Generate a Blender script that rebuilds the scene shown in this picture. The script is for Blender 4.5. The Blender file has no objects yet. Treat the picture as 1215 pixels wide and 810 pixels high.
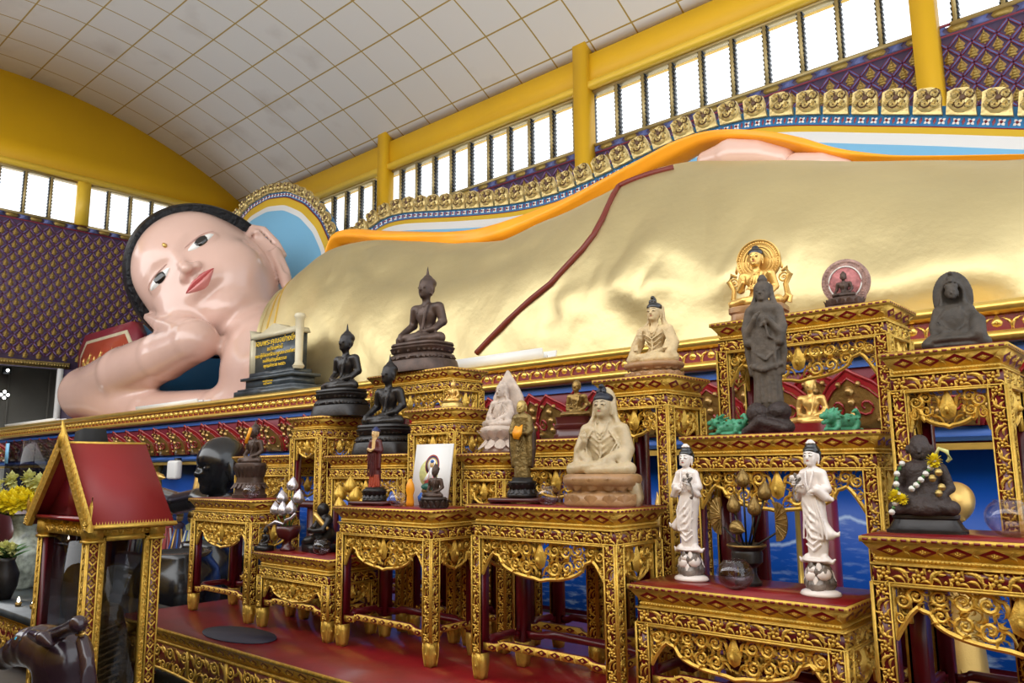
import bpy, math, random
import numpy as np
from mathutils import Vector, Matrix
from mathutils.bvhtree import BVHTree
C = bpy.context.scene.collection
PI = math.pi
rnd = random.Random(7)
sin, cos = math.sin, math.cos

# ------------------------------------------------------------------ materials
def mat(name, col, rough=.5, metal=0., bump=0., bscale=30., vary=0., vscale=8., coat=0., emit=0., alpha=1., trans=0., sss=0., spec=.5, dist=.02, detail=4):
    m = bpy.data.materials.new(name); m.use_nodes = True
    nt = m.node_tree; b = nt.nodes['Principled BSDF']
    b.inputs['Base Color'].default_value = (*col, 1); b.inputs['Roughness'].default_value = rough
    b.inputs['Metallic'].default_value = metal; b.inputs['Coat Weight'].default_value = coat
    b.inputs['Coat Roughness'].default_value = .12
    b.inputs['Specular IOR Level'].default_value = spec
    if trans: b.inputs['Transmission Weight'].default_value = trans
    if sss:
        b.inputs['Subsurface Weight'].default_value = sss; b.inputs['Subsurface Radius'].default_value = (.02, .008, .005)
    if emit:
        b.inputs['Emission Color'].default_value = (*col, 1); b.inputs['Emission Strength'].default_value = emit
    tc = nt.nodes.new('ShaderNodeTexCoord')
    if vary:
        n = nt.nodes.new('ShaderNodeTexNoise'); n.inputs['Scale'].default_value = vscale; n.inputs['Detail'].default_value = 5
        nt.links.new(tc.outputs['Object'], n.inputs['Vector'])
        mx = nt.nodes.new('ShaderNodeMix'); mx.data_type = 'RGBA'
        mr = nt.nodes.new('ShaderNodeMapRange'); mr.inputs[1].default_value = .3; mr.inputs[2].default_value = .7
        nt.links.new(n.outputs['Fac'], mr.inputs[0]); nt.links.new(mr.outputs[0], mx.inputs[0])
        mx.inputs[6].default_value = (*[c * (1 - vary) for c in col], 1); mx.inputs[7].default_value = (*[min(1, c * (1 + vary)) for c in col], 1)
        nt.links.new(mx.outputs[2], b.inputs['Base Color'])
    if bump:
        n = nt.nodes.new('ShaderNodeTexNoise'); n.inputs['Scale'].default_value = bscale; n.inputs['Detail'].default_value = detail
        nt.links.new(tc.outputs['Object'], n.inputs['Vector'])
        bp = nt.nodes.new('ShaderNodeBump'); bp.inputs['Strength'].default_value = bump; bp.inputs['Distance'].default_value = dist
        nt.links.new(n.outputs['Fac'], bp.inputs['Height']); nt.links.new(bp.outputs[0], b.inputs['Normal'])
    return m

M = {}
M['gold'] = mat('carved_gold', (.66, .42, .075), .42, .62, .5, 160, .18, 30, dist=.004)
M['gold_bright'] = mat('bright_gold', (.74, .47, .14), .36, .7, .3, 120, dist=.003)
M['gold_rail'] = mat('rail_gold', (.78, .52, .12), .3, .75, .1, 40, .1, 4)
M['gold_old'] = mat('old_gold', (.50, .36, .12), .42, .7, .5, 90, .3, 12, dist=.004)
M['red'] = mat('red_lacquer', (.20, .006, .010), .28, 0, .05, 20, .2, 6, coat=.3)
M['red_dark'] = mat('dark_red_lacquer_and_crevices', (.11, .004, .010), .32, 0, 0, 20, .2, 6, coat=.2)
M['bronze'] = mat('dark_bronze', (.040, .026, .021), .42, .35, .35, 55, .35, 14, dist=.004)
M['bronze_brown'] = mat('brown_bronze', (.075, .045, .034), .45, .35, .35, 55, .35, 14, dist=.004)
M['bronze_black'] = mat('black_bronze', (.018, .015, .015), .36, .3, .3, 55, .3, 14, dist=.004)
M['black'] = mat('black_gloss', (.008, .008, .010), .22, 0, 0, coat=.4)
M['black_rough'] = mat('black_cloth', (.012, .012, .013), .85)
M['robe'] = mat('gilded_robe', (.64, .53, .28), .44, .80, .5, 1.6, .08, .9, dist=.06, detail=6)
M['skin'] = mat('painted_skin', (.68, .45, .375), 0.2, 0, .06, .8, .07, .7, coat=.35, dist=.05)
M['hair'] = mat('painted_hair', (.006, .006, .008), .42, 0, 1., 9, dist=.06, spec=.25)
M['yellow'] = mat('yellow_paint', (.68, .38, .004), .55, 0, .05, 2, .05, .6)
M['yellow_light'] = mat('yellow_trim', (.76, .49, .04), .45, 0, .05, 2, .05, .6)
M['orange'] = mat('orange_satin', (.95, .36, .012), .42, 0, .2, 5, .12, 1.2)
M['white'] = mat('white_paint', (.82, .81, .80), .45)
M['lightblue'] = mat('light_blue_paint', (.22, .52, .78), .5)
M['blue'] = mat('blue_paint', (.03, .12, .46), .45)
M['teal'] = mat('teal_blue_paint', (.03, .25, .45), .45)
M['crimson'] = mat('crimson_paint', (.22, .015, .03), .4)
M['purple'] = mat('violet_wall_paint', (.085, .055, .105), .6)
M['wallblue'] = mat('wall_blue_paint', (.10, .12, .30), .55)
M['wallgold'] = mat('wall_gold', (.36, .24, .06), .42, .45, .5, 30)
M['wallgold2'] = mat('wall_ochre', (.34, .20, .05), .5, .3)
M['pillow'] = mat('pillow_blue', (.035, .15, .30), .28, 0, .1, 2, .1, 1, coat=.3)
M['porcelain'] = mat('white_porcelain', (.84, .76, .72), .12, 0, 0, coat=.5)
M['porcelain_grey'] = mat('grey_glaze', (.20, .17, .15), .25, 0, .4, 40, .6, 25)
M['alabaster'] = mat('alabaster', (.52, .41, .25), .35, 0, .15, 60, .14, 18, sss=.1)
M['alabaster_brown'] = mat('brown_alabaster', (.36, .20, .09), .35, 0, .1, 60, .2, 18)
M['stone_white'] = mat('weathered_white_stone', (.55, .45, .38), .6, 0, .6, 60, .2, 25, dist=.006)
M['stone_dark'] = mat('dark_weathered_stone', (.085, .066, .050), .65, 0, .6, 50, .4, 20, dist=.006)
M['stone_brown'] = mat('brown_black_stone', (.048, .038, .029), .6, 0, .6, 50, .4, 20, dist=.006)
M['window_metal'] = mat('window_metal', (.46, .35, .15), .45, .4)
M['stone_darker'] = mat('darker_stone', (.035, .022, .020), .6, 0, .5, 50, .3, 20)
M['jade'] = mat('green_jade', (.06, .30, .17), .35, 0, .6, 120, .3, 30, dist=.004)
M['beige'] = mat('beige_stone', (.60, .45, .24), .45, 0, .3, 60, .15, 20)
M['maroon'] = mat('maroon_cloth', (.085, .010, .012), .4)
M['maroon_red'] = mat('red_robe', (.36, .05, .02), .4)
M['face'] = mat('painted_face', (.70, .46, .20), .35)
M['navy'] = mat('navy_hair', (.012, .020, .10), .4)
M['hair_dark'] = mat('blue_black_hair', (.010, .012, .026), .4)
M['roof_red'] = mat('roof_red_paint', (.24, .010, .012), .5)
M['brass'] = mat('aged_brass', (.30, .19, .06), .38, .75, .3, 60, .3, 20)
M['silver'] = mat('silver_leaf', (.66, .62, .66), .28, .8, .2, 60)
M['pink'] = mat('pink_plaster', (.55, .20, .20), .6, 0, .5, 60, .3, 30)
M['pinkgrey'] = mat('pink_grey_plaster', (.42, .26, .22), .7, 0, .7, 80, .3, 40)
M['lip'] = mat('lip_paint', (.52, .10, .10), .22, coat=.4)
M['eye_white'] = mat('eye_white', (.82, .82, .80), .1, coat=.5)
M['eye_dark'] = mat('eye_dark', (.012, .010, .009), .08, coat=.6)
M['seam'] = mat('seam_red', (.17, .022, .012), .45)
M['grey'] = mat('grey_plaster', (.20, .19, .16), .7, 0, .05, 3, .1, 1)
M['floor'] = mat('dark_floor', (.035, .030, .028), .3)
M['granite'] = mat('grey_granite', (.055, .068, .080), .28, 0, .1, 30, .5, 6, coat=.2)
M['granite_dark'] = mat('dark_granite', (.018, .020, .022), .25, 0, .1, 30, .4, 6, coat=.2)
M['marble'] = mat('cream_marble', (.62, .55, .38), .35, 0, .1, 30, .1, 4)
M['letter'] = mat('gold_letter', (.85, .55, .03), .5)
M['dark'] = mat('recess_dark', (.018, .012, .012), .7)
M['green'] = mat('leaf_green', (.05, .14, .03), .5, vary=.3, vscale=20)
M['petal_yellow'] = mat('yellow_petals', (.88, .70, .02), .6, vary=.2, vscale=40)
M['petal_pale'] = mat('pale_petals', (.62, .62, .25), .6, vary=.2, vscale=40)
M['flower_white'] = mat('white_petals', (.72, .70, .66), .6)
M['wood_dark'] = mat('dark_red_wood', (.075, .012, .012), .3, coat=.2)
M['lamp'] = mat('lamp_glow', (1., .86, .62), .4, emit=9)
M['lamp_white'] = mat('white_lamp_glow', (1., .98, .92), .4, emit=6)
M['tube'] = mat('tube_casing', (.80, .80, .78), .4)
M['cloth_dark'] = mat('dark_blue_cloth', (.020, .018, .035), .7)
M['enamel_green'] = mat('green_enamel', (.03, .13, .10), .3)

M['gold_old_dark'] = mat('dim_gilt', (.16, .10, .035), .5, .6, .5, 60, .4, 20)
M['black_violet'] = mat('black_violet_gloss', (.030, .014, .022), .22, coat=.4)
M['turquoise'] = mat('turquoise_gem', (.02, .35, .55), .15)
M['vase_paint'] = mat('painted_vase', (.34, .38, .33), .25, 0, 0, coat=.3, vary=.55, vscale=16)

M['gold_old_mid'] = mat('aged_gilt', (.22, .15, .05), .45, .6, .4, 60, .3, 20)
def glass(name, tint=(1, 1, 1), gloss=.10, rough=.03):
    m = bpy.data.materials.new(name); m.use_nodes = True; nt = m.node_tree; nt.nodes.clear()
    o = nt.nodes.new('ShaderNodeOutputMaterial'); mx = nt.nodes.new('ShaderNodeMixShader')
    t = nt.nodes.new('ShaderNodeBsdfTransparent'); t.inputs[0].default_value = (*tint, 1)
    g = nt.nodes.new('ShaderNodeBsdfGlossy'); g.inputs['Roughness'].default_value = rough
    lw = nt.nodes.new('ShaderNodeLayerWeight'); lw.inputs[0].default_value = .25
    mr = nt.nodes.new('ShaderNodeMapRange'); mr.inputs[3].default_value = gloss * .5; mr.inputs[4].default_value = min(1, gloss * 6)
    nt.links.new(lw.outputs['Facing'], mr.inputs[0]); nt.links.new(mr.outputs[0], mx.inputs[0])
    nt.links.new(t.outputs[0], mx.inputs[1]); nt.links.new(g.outputs[0], mx.inputs[2]); nt.links.new(mx.outputs[0], o.inputs[0])
    return m
M['pane'] = glass('window_glass', (1, 1, 1), .05)
M['case_glass'] = glass('case_glass', (.66, .66, .68), .030)
def real_glass(name, tint):
    m = bpy.data.materials.new(name); m.use_nodes = True; b = m.node_tree.nodes['Principled BSDF']
    b.inputs['Base Color'].default_value = (*tint, 1); b.inputs['Roughness'].default_value = .02
    b.inputs['Transmission Weight'].default_value = 1; b.inputs['IOR'].default_value = 1.3
    return m
M['glass'] = glass('bowl_glass', (.95, .93, .94), .05, .01)
M['water'] = glass('water', (.93, .91, .94), .02, .01)

# ------------------------------------------------------------------ mesh builder
class MB:
    def __init__(s): s.v = []; s.f = []; s.m = []; s.n = 0
    def add(s, V, F, mi=0):
        V = np.asarray(V, float); s.v.append(V)
        if isinstance(F, np.ndarray): s.f.append(F + s.n); s.m.append((F.shape[0], mi))
        else:
            for f in F: s.f.append(np.array([f]) + s.n)
            s.m.append((len(F), mi))
        s.n += len(V); return s
    def box(s, lo, hi, mi=0):
        V = np.array([[(lo, hi)[i][0], (lo, hi)[j][1], (lo, hi)[k][2]] for i in (0, 1) for j in (0, 1) for k in (0, 1)], float)
        F = np.array([[0, 1, 3, 2], [4, 6, 7, 5], [0, 4, 5, 1], [2, 3, 7, 6], [0, 2, 6, 4], [1, 5, 7, 3]])
        return s.add(V, F, mi)
    def obox(s, o, U, V_, N, a, b, c, mi=0):   # oriented box, centre o, half sizes a b c
        o, U, V_, N = map(np.array, (o, U, V_, N))
        P = np.array([[i, j, k] for i in (-1, 1) for j in (-1, 1) for k in (-1, 1)], float)
        F = np.array([[0, 1, 3, 2], [4, 6, 7, 5], [0, 4, 5, 1], [2, 3, 7, 6], [0, 2, 6, 4], [1, 5, 7, 3]])
        return s.add(o + P[:, :1] * a * U + P[:, 1:2] * b * V_ + P[:, 2:] * c * N, F, mi)
    def frame(s, T, o, U, V_, N, su, sv, sn, rot=0., mi=0):
        o, U, V_, N = (np.asarray(q, float) for q in (o, U, V_, N))
        P, F = T
        c_, s_ = cos(rot), sin(rot)
        u = (P[:, 0] * c_ * su - P[:, 1] * s_ * sv); v = (P[:, 0] * s_ * su + P[:, 1] * c_ * sv)
        return s.add(o + u[:, None] * U + v[:, None] * V_ + (P[:, 2] * sn)[:, None] * N, F, mi)
    def tube(s, pts, r, k=6, mi=0, closed=False, flat=None):
        P = np.asarray(pts, float); n = len(P)
        r = np.full(n, float(r)) if np.isscalar(r) else np.asarray(r, float)
        T = np.roll(P, -1, 0) - np.roll(P, 1, 0) if closed else np.gradient(P, axis=0)
        T /= np.maximum(np.linalg.norm(T, axis=1), 1e-9)[:, None]
        a = np.array([0, 0, 1.]) if abs(T[:, 2]).mean() < .8 else np.array([0, 1., 0])
        if flat is not None: a = np.array(flat, float)
        A = np.cross(T, a); A /= np.maximum(np.linalg.norm(A, axis=1), 1e-6)[:, None]; B = np.cross(T, A)
        ang = np.arange(k) * 2 * PI / k
        V = (P[:, None] + r[:, None, None] * (A[:, None] * np.cos(ang)[None, :, None] + B[:, None] * np.sin(ang)[None, :, None])).reshape(-1, 3)
        F = []
        m = n if closed else n - 1
        i = np.arange(m)[:, None] * k; j = np.arange(k)[None]; i2 = ((np.arange(m)[:, None] + 1) % n) * k; j2 = (j + 1) % k
        F = np.stack([i + j, i2 + j, i2 + j2, i + j2], -1).reshape(-1, 4)
        s.add(V, F, mi)
        if not closed:
            s.f.append(np.array([list(range(k))]) + s.n - n * k); s.f.append(np.array([list(range(k - 1, -1, -1))]) + s.n - k); s.m.append((2, mi))
        return s
    def loft(s, rings, mi=0, cap=True, closed=True):
        R = np.asarray(rings, float); n, k = R.shape[:2]
        i = np.arange(n - 1)[:, None] * k
        if closed: j = np.arange(k)[None]; j2 = (j + 1) % k
        else: j = np.arange(k - 1)[None]; j2 = j + 1
        F = np.stack([i + j, i + j2, i + k + j2, i + k + j], -1).reshape(-1, 4)
        s.add(R.reshape(-1, 3), F, mi)
        if cap and closed:
            s.f.append(np.array([list(range(k - 1, -1, -1))]) + s.n - n * k); s.f.append(np.array([list(range(k))]) + s.n - k); s.m.append((2, mi))
        return s
    def lathe(s, prof, k=24, c=(0, 0), sx=1, sy=1, pw=2., mi=0, rot=0., cap=True):
        a = np.arange(k) * 2 * PI / k + 1e-4
        ca, sa = np.cos(a), np.sin(a)
        ex = np.sign(ca) * np.abs(ca) ** (2 / pw); ey = np.sign(sa) * np.abs(sa) ** (2 / pw)
        ux, uy = ex * sx * cos(rot) - ey * sy * sin(rot), ex * sx * sin(rot) + ey * sy * cos(rot)
        return s.loft([np.stack([c[0] + r * ux, c[1] + r * uy, np.full(k, z)], 1) for r, z in prof], mi, cap)
    def prism(s, out, o, U, V_, N, t0, t1, mi=0):
        o, U, V_, N = (np.asarray(q, float) for q in (o, U, V_, N)); P = np.asarray(out, float); k = len(P)
        B = o + P[:, :1] * U + P[:, 1:2] * V_
        s.add(np.vstack([B + N * t0, B + N * t1]), [[i, (i + 1) % k, k + (i + 1) % k, k + i] for i in range(k)] + [list(range(k - 1, -1, -1)), list(range(k, 2 * k))], mi)
        return s
    def mesh(s, name):
        V = np.vstack(s.v).astype(np.float32); sizes = []; loops = []
        for F in s.f: sizes.append(np.full(F.shape[0], F.shape[1])); loops.append(F.reshape(-1))
        sizes = np.concatenate(sizes); loops = np.concatenate(loops).astype(np.int32)
        me = bpy.data.meshes.new(name); me.vertices.add(len(V)); me.vertices.foreach_set('co', V.reshape(-1))
        me.loops.add(len(loops)); me.loops.foreach_set('vertex_index', loops)
        me.polygons.add(len(sizes)); st = np.concatenate([[0], np.cumsum(sizes)[:-1]]).astype(np.int32)
        me.polygons.foreach_set('loop_start', st)
        try: me.polygons.foreach_set('loop_total', sizes.astype(np.int32))
        except Exception: pass
        me.polygons.foreach_set('material_index', np.concatenate([np.full(a, b) for a, b in s.m]).astype(np.int32))
        me.update(calc_edges=True); me.validate(); return me
    def build(s, name, mats, parent=None, smooth=False, fix=True, angle=None):
        me = s.mesh(name)
        for m in (mats if isinstance(mats, (list, tuple)) else [mats]): me.materials.append(M[m] if isinstance(m, str) else m)
        if fix:
            import bmesh
            bm = bmesh.new(); bm.from_mesh(me); bmesh.ops.recalc_face_normals(bm, faces=bm.faces); bm.to_mesh(me); bm.free()
        if smooth:
            me.polygons.foreach_set('use_smooth', np.ones(len(me.polygons), bool))
            if angle: me.set_sharp_from_angle(angle=math.radians(angle))
        o = bpy.data.objects.new(name, me); C.objects.link(o)
        if parent: o.parent = parent
        return o

def thing(name, label, cat, loc=(0, 0, 0), rz=0., group=None):
    o = bpy.data.objects.new(name, None); C.objects.link(o); o.empty_display_size = .1
    o.location = loc; o.rotation_euler = (0, 0, rz); o['label'] = label; o['category'] = cat
    if group: o['group'] = group
    return o
def tag(o, label, cat, group=None, loc=None):
    o['label'] = label; o['category'] = cat
    if group: o['group'] = group
    if loc is not None: o.location = loc
    return o
def struct(o, kind='structure'): o['kind'] = kind; return o
def copy_thing(root, loc, label, rz=None, group=None, scale=None):
    r = root.copy(); C.objects.link(r); r.location = loc; r['label'] = label
    if rz is not None: r.rotation_euler = (0, 0, rz)
    if scale: r.scale = (scale,) * 3
    if group: r['group'] = group
    for ch in list(root.children):
        c = ch.copy(); C.objects.link(c); c.parent = r
        for g in list(ch.children):
            d = g.copy(); C.objects.link(d); d.parent = c
    return r

# ------------------------------------------------------------------ ornament templates (unit size, +z up off the ground)
def T_dome(n=8, rings=2, rx=1, ry=1, cx=0, cy=0, h=1, rot=0):
    P = []
    for i in range(rings):
        a = i / rings * PI / 2
        for j in range(n):
            t = 2 * PI * j / n; x, y = rx * cos(a) * cos(t), ry * cos(a) * sin(t)
            P.append((cx + x * cos(rot) - y * sin(rot), cy + x * sin(rot) + y * cos(rot), h * sin(a)))
    P.append((cx, cy, h)); top = len(P) - 1; F = []
    for i in range(rings - 1):
        for j in range(n): F.append([i * n + j, i * n + (j + 1) % n, (i + 1) * n + (j + 1) % n, (i + 1) * n + j])
    F3 = [[(rings - 1) * n + j, (rings - 1) * n + (j + 1) % n, top, top] for j in range(n)]
    return np.array(P, float), [f[:3] if f[2] == f[3] else f for f in F + F3]
def T_join(*Ts):
    P = []; F = []; n = 0
    for p, f in Ts:
        P.append(p); F += [[i + n for i in q] for q in f]; n += len(p)
    q4 = np.array([f for f in F if len(f) == 4]); q3 = np.array([f + [f[2]] for f in F if len(f) == 3])
    return np.vstack(P), F
class TT(tuple): pass
def finish(T):   # keep faces as a single triangle array: quick to place
    P, F = T; G = []
    for f in F:
        if len(f) == 4: G += [[f[0], f[1], f[2]], [f[0], f[2], f[3]]]
        else: G.append(list(f))
    return P, np.array(G)
ROS = finish(T_join(*[T_dome(6, 2, .30, .24, .48 * cos(a), .48 * sin(a), .6, a) for a in [i * 2 * PI / 5 + .3 for i in range(5)]], T_dome(8, 2, .25, .25, 0, 0, 1)))
def leafT(bend=.5, w=.26):
    P = []; n = 7
    for i in range(n):
        t = i / (n - 1); x = -1 + 2 * t; y = bend * (1 - x * x) - bend * .5; ww = w * (sin(PI * min(1, t * 1.05 + .02)) ** .7) * (1.15 - .5 * t)
        P += [(x, y - ww, 0), (x, y, .9 * ww / w), (x, y + ww, 0)]
    F = []
    for i in range(n - 1):
        a = i * 3; F += [[a, a + 3, a + 4, a + 1], [a + 1, a + 4, a + 5, a + 2]]
    return np.array(P), F
LEAF = finish(leafT())
LEAF2 = finish(T_join(leafT(.6, .22), (leafT(-.45, .18)[0] * [.6, .6, .9] + [.35, .25, 0], leafT()[1])))
BEAD = (np.array([[1, 0, 0], [0, 1, 0], [-1, 0, 0], [0, -1, 0], [0, 0, 1.]]), np.array([[0, 1, 4], [1, 2, 4], [2, 3, 4], [3, 0, 4]]))
def flameT():
    P = [(0, 1, 0), (.22, .45, 0), (.42, .05, 0), (.30, -.35, 0), (.0, -.5, 0), (-.30, -.35, 0), (-.42, .05, 0), (-.22, .45, 0), (0, .35, .5), (0, -.05, .9)]
    F = [[0, 1, 8], [7, 0, 8], [1, 2, 9, 8], [6, 7, 8, 9], [2, 3, 9], [5, 6, 9], [3, 4, 9], [4, 5, 9]]
    return np.array(P, float), F
FLAME = finish(T_join(flameT(), T_dome(6, 2, .16, .26, 0, -.05, 1.2)))
def spiral(turns=1.6, r0=1., r1=.12, n=22, a0=0., cw=1):
    return [(lambda t: ((r0 + (r1 - r0) * t) * cos(a0 + cw * turns * 2 * PI * t), (r0 + (r1 - r0) * t) * sin(a0 + cw * turns * 2 * PI * t)))(i / (n - 1)) for i in range(n)]
def T_scroll():
    mb = MB(); p = np.array([(x, y, .25) for x, y in spiral(1.5, .95, .18, 16)])
    mb.tube(p, np.linspace(.20, .15, 16), 4)
    mb.frame(T_dome(6, 2), (0, 0, .1), (1, 0, 0), (0, 1, 0), (0, 0, 1), .2, .2, .45)
    V = np.vstack(mb.v); F = []
    for f in mb.f:
        for q in f: F += [[q[0], q[i], q[i + 1]] for i in range(1, len(q) - 1)]
    return V, np.array(F)
SCROLL = T_scroll()

# ------------------------------------------------------------------ sculpting by distance fields
def ell(c, r, rz=0., rx=0., ry=0.):
    c = np.array(c, float); r = np.array(r, float)
    Rm = np.array((Matrix.Rotation(rz, 3, 'Z') @ Matrix.Rotation(ry, 3, 'Y') @ Matrix.Rotation(rx, 3, 'X')))
    idn = not (rz or rx or ry)
    def f(p):
        q = p - c
        if not idn: q = q @ Rm
        a = np.linalg.norm(q / r, axis=1); b = np.linalg.norm(q / (r * r), axis=1)
        return a * (a - 1) / np.maximum(b, 1e-9)
    return f
def cap(a, b, ra, rb=None, flat=None):
    a = np.array(a, float); b = np.array(b, float); rb = ra if rb is None else rb
    S = np.array(flat if flat else (1, 1, 1), float); a2, b2 = a * S, b * S; ba = b2 - a2; L = max(ba @ ba, 1e-12)
    ms = 1 / S.max()
    def f(p):
        q = p * S if flat else p
        pa = q - a2; h = np.clip(pa @ ba / L, 0, 1)
        return (np.linalg.norm(pa - h[:, None] * ba, axis=1) - (ra + (rb - ra) * h)) * ms
    return f
def rbox(c, h, r=.02, rz=0., rx=0., ry=0.):
    c = np.array(c, float); h = np.array(h, float) - r
    Rm = np.array((Matrix.Rotation(rz, 3, 'Z') @ Matrix.Rotation(ry, 3, 'Y') @ Matrix.Rotation(rx, 3, 'X')))
    def f(p):
        q = np.abs((p - c) @ Rm) - h
        return np.linalg.norm(np.maximum(q, 0), axis=1) + np.minimum(q.max(1), 0) - r
    return f
class SD:
    def __init__(s): s.o = []
    def a(s, f, k=.02): s.o.append((0, f, k)); return s
    def c(s, pts, rs, k=.02, flat=None):
        fs = [cap(pts[i], pts[i + 1], rs[i], rs[i + 1], flat) for i in range(len(pts) - 1)]; q = k * .25
        def f(p):
            d = fs[0](p)
            for g in fs[1:]:
                e = g(p); h = np.clip(.5 + .5 * (d - e) / q, 0, 1); d = d * (1 - h) + e * h - q * h * (1 - h)
            return d
        return s.a(f, k)
    def sub(s, f, k=.01): s.o.append((1, f, k)); return s
    def cut(s, f, k=.001): s.o.append((2, f, k)); return s
    def __call__(s, p):
        d = np.full(len(p), 1e3)
        for t, f, k in s.o:
            e = f(p)
            if t == 0:
                h = np.clip(.5 + .5 * (d - e) / k, 0, 1); d = d * (1 - h) + e * h - k * h * (1 - h)
            elif t == 1:
                h = np.clip(.5 - .5 * (d + e) / k, 0, 1); d = d * (1 - h) - e * h + k * h * (1 - h)
            else: d = np.maximum(d, e)
        return d
def nets(fn, lo, hi, st):
    lo = np.array(lo, float); B = 8
    n = (np.ceil((np.array(hi) - lo) / st / B).astype(int)) * B
    nb = n // B
    g = np.stack(np.meshgrid(*[np.arange(k) for k in nb], indexing='ij'), -1).reshape(-1, 3)
    cd = fn(lo + (g * B + B / 2 - .5) * st)
    V = np.repeat(np.repeat(np.repeat(np.where(cd > 0, 1., -1.).reshape(nb), B, 0), B, 1), B, 2).astype(np.float32)
    act = g[np.abs(cd) < B * st * 1.7]
    off = np.stack(np.meshgrid(*[np.arange(B)] * 3, indexing='ij'), -1).reshape(-1, 3)
    for ch in np.array_split(act, max(1, len(act) // 600)):
        ijk = (ch[:, None] * B + off[None]).reshape(-1, 3)
        V[ijk[:, 0], ijk[:, 1], ijk[:, 2]] = fn(lo + ijk * st)
    V[0] = V[-1] = 1; V[:, 0] = V[:, -1] = 1; V[:, :, 0] = V[:, :, -1] = 1
    s = V < 0
    cnt = sum(s[i:n[0] - 1 + i, j:n[1] - 1 + j, k:n[2] - 1 + k].astype(np.int8) for i in (0, 1) for j in (0, 1) for k in (0, 1))
    A = np.argwhere((cnt > 0) & (cnt < 8)); idx = np.full(n - 1, -1); idx[A[:, 0], A[:, 1], A[:, 2]] = np.arange(len(A))
    acc = np.zeros((len(A), 3)); w = np.zeros(len(A))
    cr = np.array([[i, j, k] for i in (0, 1) for j in (0, 1) for k in (0, 1)])
    for x in range(8):
        for y in range(x + 1, 8):
            if np.abs(cr[x] - cr[y]).sum() != 1: continue
            p, q = A + cr[x], A + cr[y]
            a = V[p[:, 0], p[:, 1], p[:, 2]]; b = V[q[:, 0], q[:, 1], q[:, 2]]
            m = (a < 0) != (b < 0); t = a[m] / (a[m] - b[m])
            acc[m] += cr[x] + t[:, None] * (cr[y] - cr[x]); w[m] += 1
    P = lo + (A + acc / w[:, None]) * st; F = []
    for ax in range(3):
        o1, o2 = [(1, 2), (2, 0), (0, 1)][ax]
        sl = [slice(1, -1)] * 3; sa = list(sl); sb = list(sl); sa[ax] = slice(0, n[ax] - 1); sb[ax] = slice(1, n[ax])
        d = s[tuple(sa)] != s[tuple(sb)]; E = np.argwhere(d); 
        base = np.array([1, 1, 1]); base[ax] = 0; E = E + base
        inside = s[E[:, 0], E[:, 1], E[:, 2]]
        e1 = np.zeros(3, int); e1[o1] = 1; e2 = np.zeros(3, int); e2[o2] = 1
        def I(q): return idx[q[:, 0], q[:, 1], q[:, 2]]
        ok = (E[:, ax] < n[ax] - 1) & (E[:, o1] < n[o1] - 1) & (E[:, o2] < n[o2] - 1); E = E[ok]; inside = inside[ok]
        Q = np.stack([I(E - e1 - e2), I(E - e2), I(E), I(E - e1)], 1)
        Q[~inside] = Q[~inside][:, ::-1]; F.append(Q)
    F = np.vstack(F); F = F[(F >= 0).all(1)]
    return P, F
def sculpt(sd, name, m, parent, lo, hi, st, local=None):
    P, F = nets(sd, lo, hi, st); mb = MB(); mb.add(P, F)
    return mb.build(name, m, parent, smooth=True, fix=False)
# ------------------------------------------------------------------ camera (also used to aim rays at real planes)
CZ = 1.45; FPX = 929.3; YAW, PITCH, ROLL = map(math.radians, (41.83, 9.126, -.535))
fw = np.array([-sin(YAW) * cos(PITCH), cos(YAW) * cos(PITCH), sin(PITCH)])
rt = np.cross(fw, [0, 0, 1]); rt /= np.linalg.norm(rt); up = np.cross(rt, fw)
RT, UP = cos(ROLL) * rt + sin(ROLL) * up, -sin(ROLL) * rt + cos(ROLL) * up
cam_d = bpy.data.cameras.new('camera'); cam = bpy.data.objects.new('camera', cam_d); C.objects.link(cam)
cam_d.sensor_width = 36; cam_d.lens = FPX / 1215 * 36; cam_d.clip_start = .05; cam_d.clip_end = 200
cam.matrix_world = Matrix(((RT[0], UP[0], -fw[0], 0), (RT[1], UP[1], -fw[1], 0), (RT[2], UP[2], -fw[2], CZ), (0, 0, 0, 1)))
bpy.context.scene.camera = cam
def ray(x, y): return fw * FPX + RT * (x - 607.5) - UP * (y - 405)
def onY(x, y, Y): d = ray(x, y); return np.array([0, 0, CZ]) + d * Y / d[1]
def onX(x, y, X): d = ray(x, y); return np.array([0, 0, CZ]) + d * X / d[0]
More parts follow.
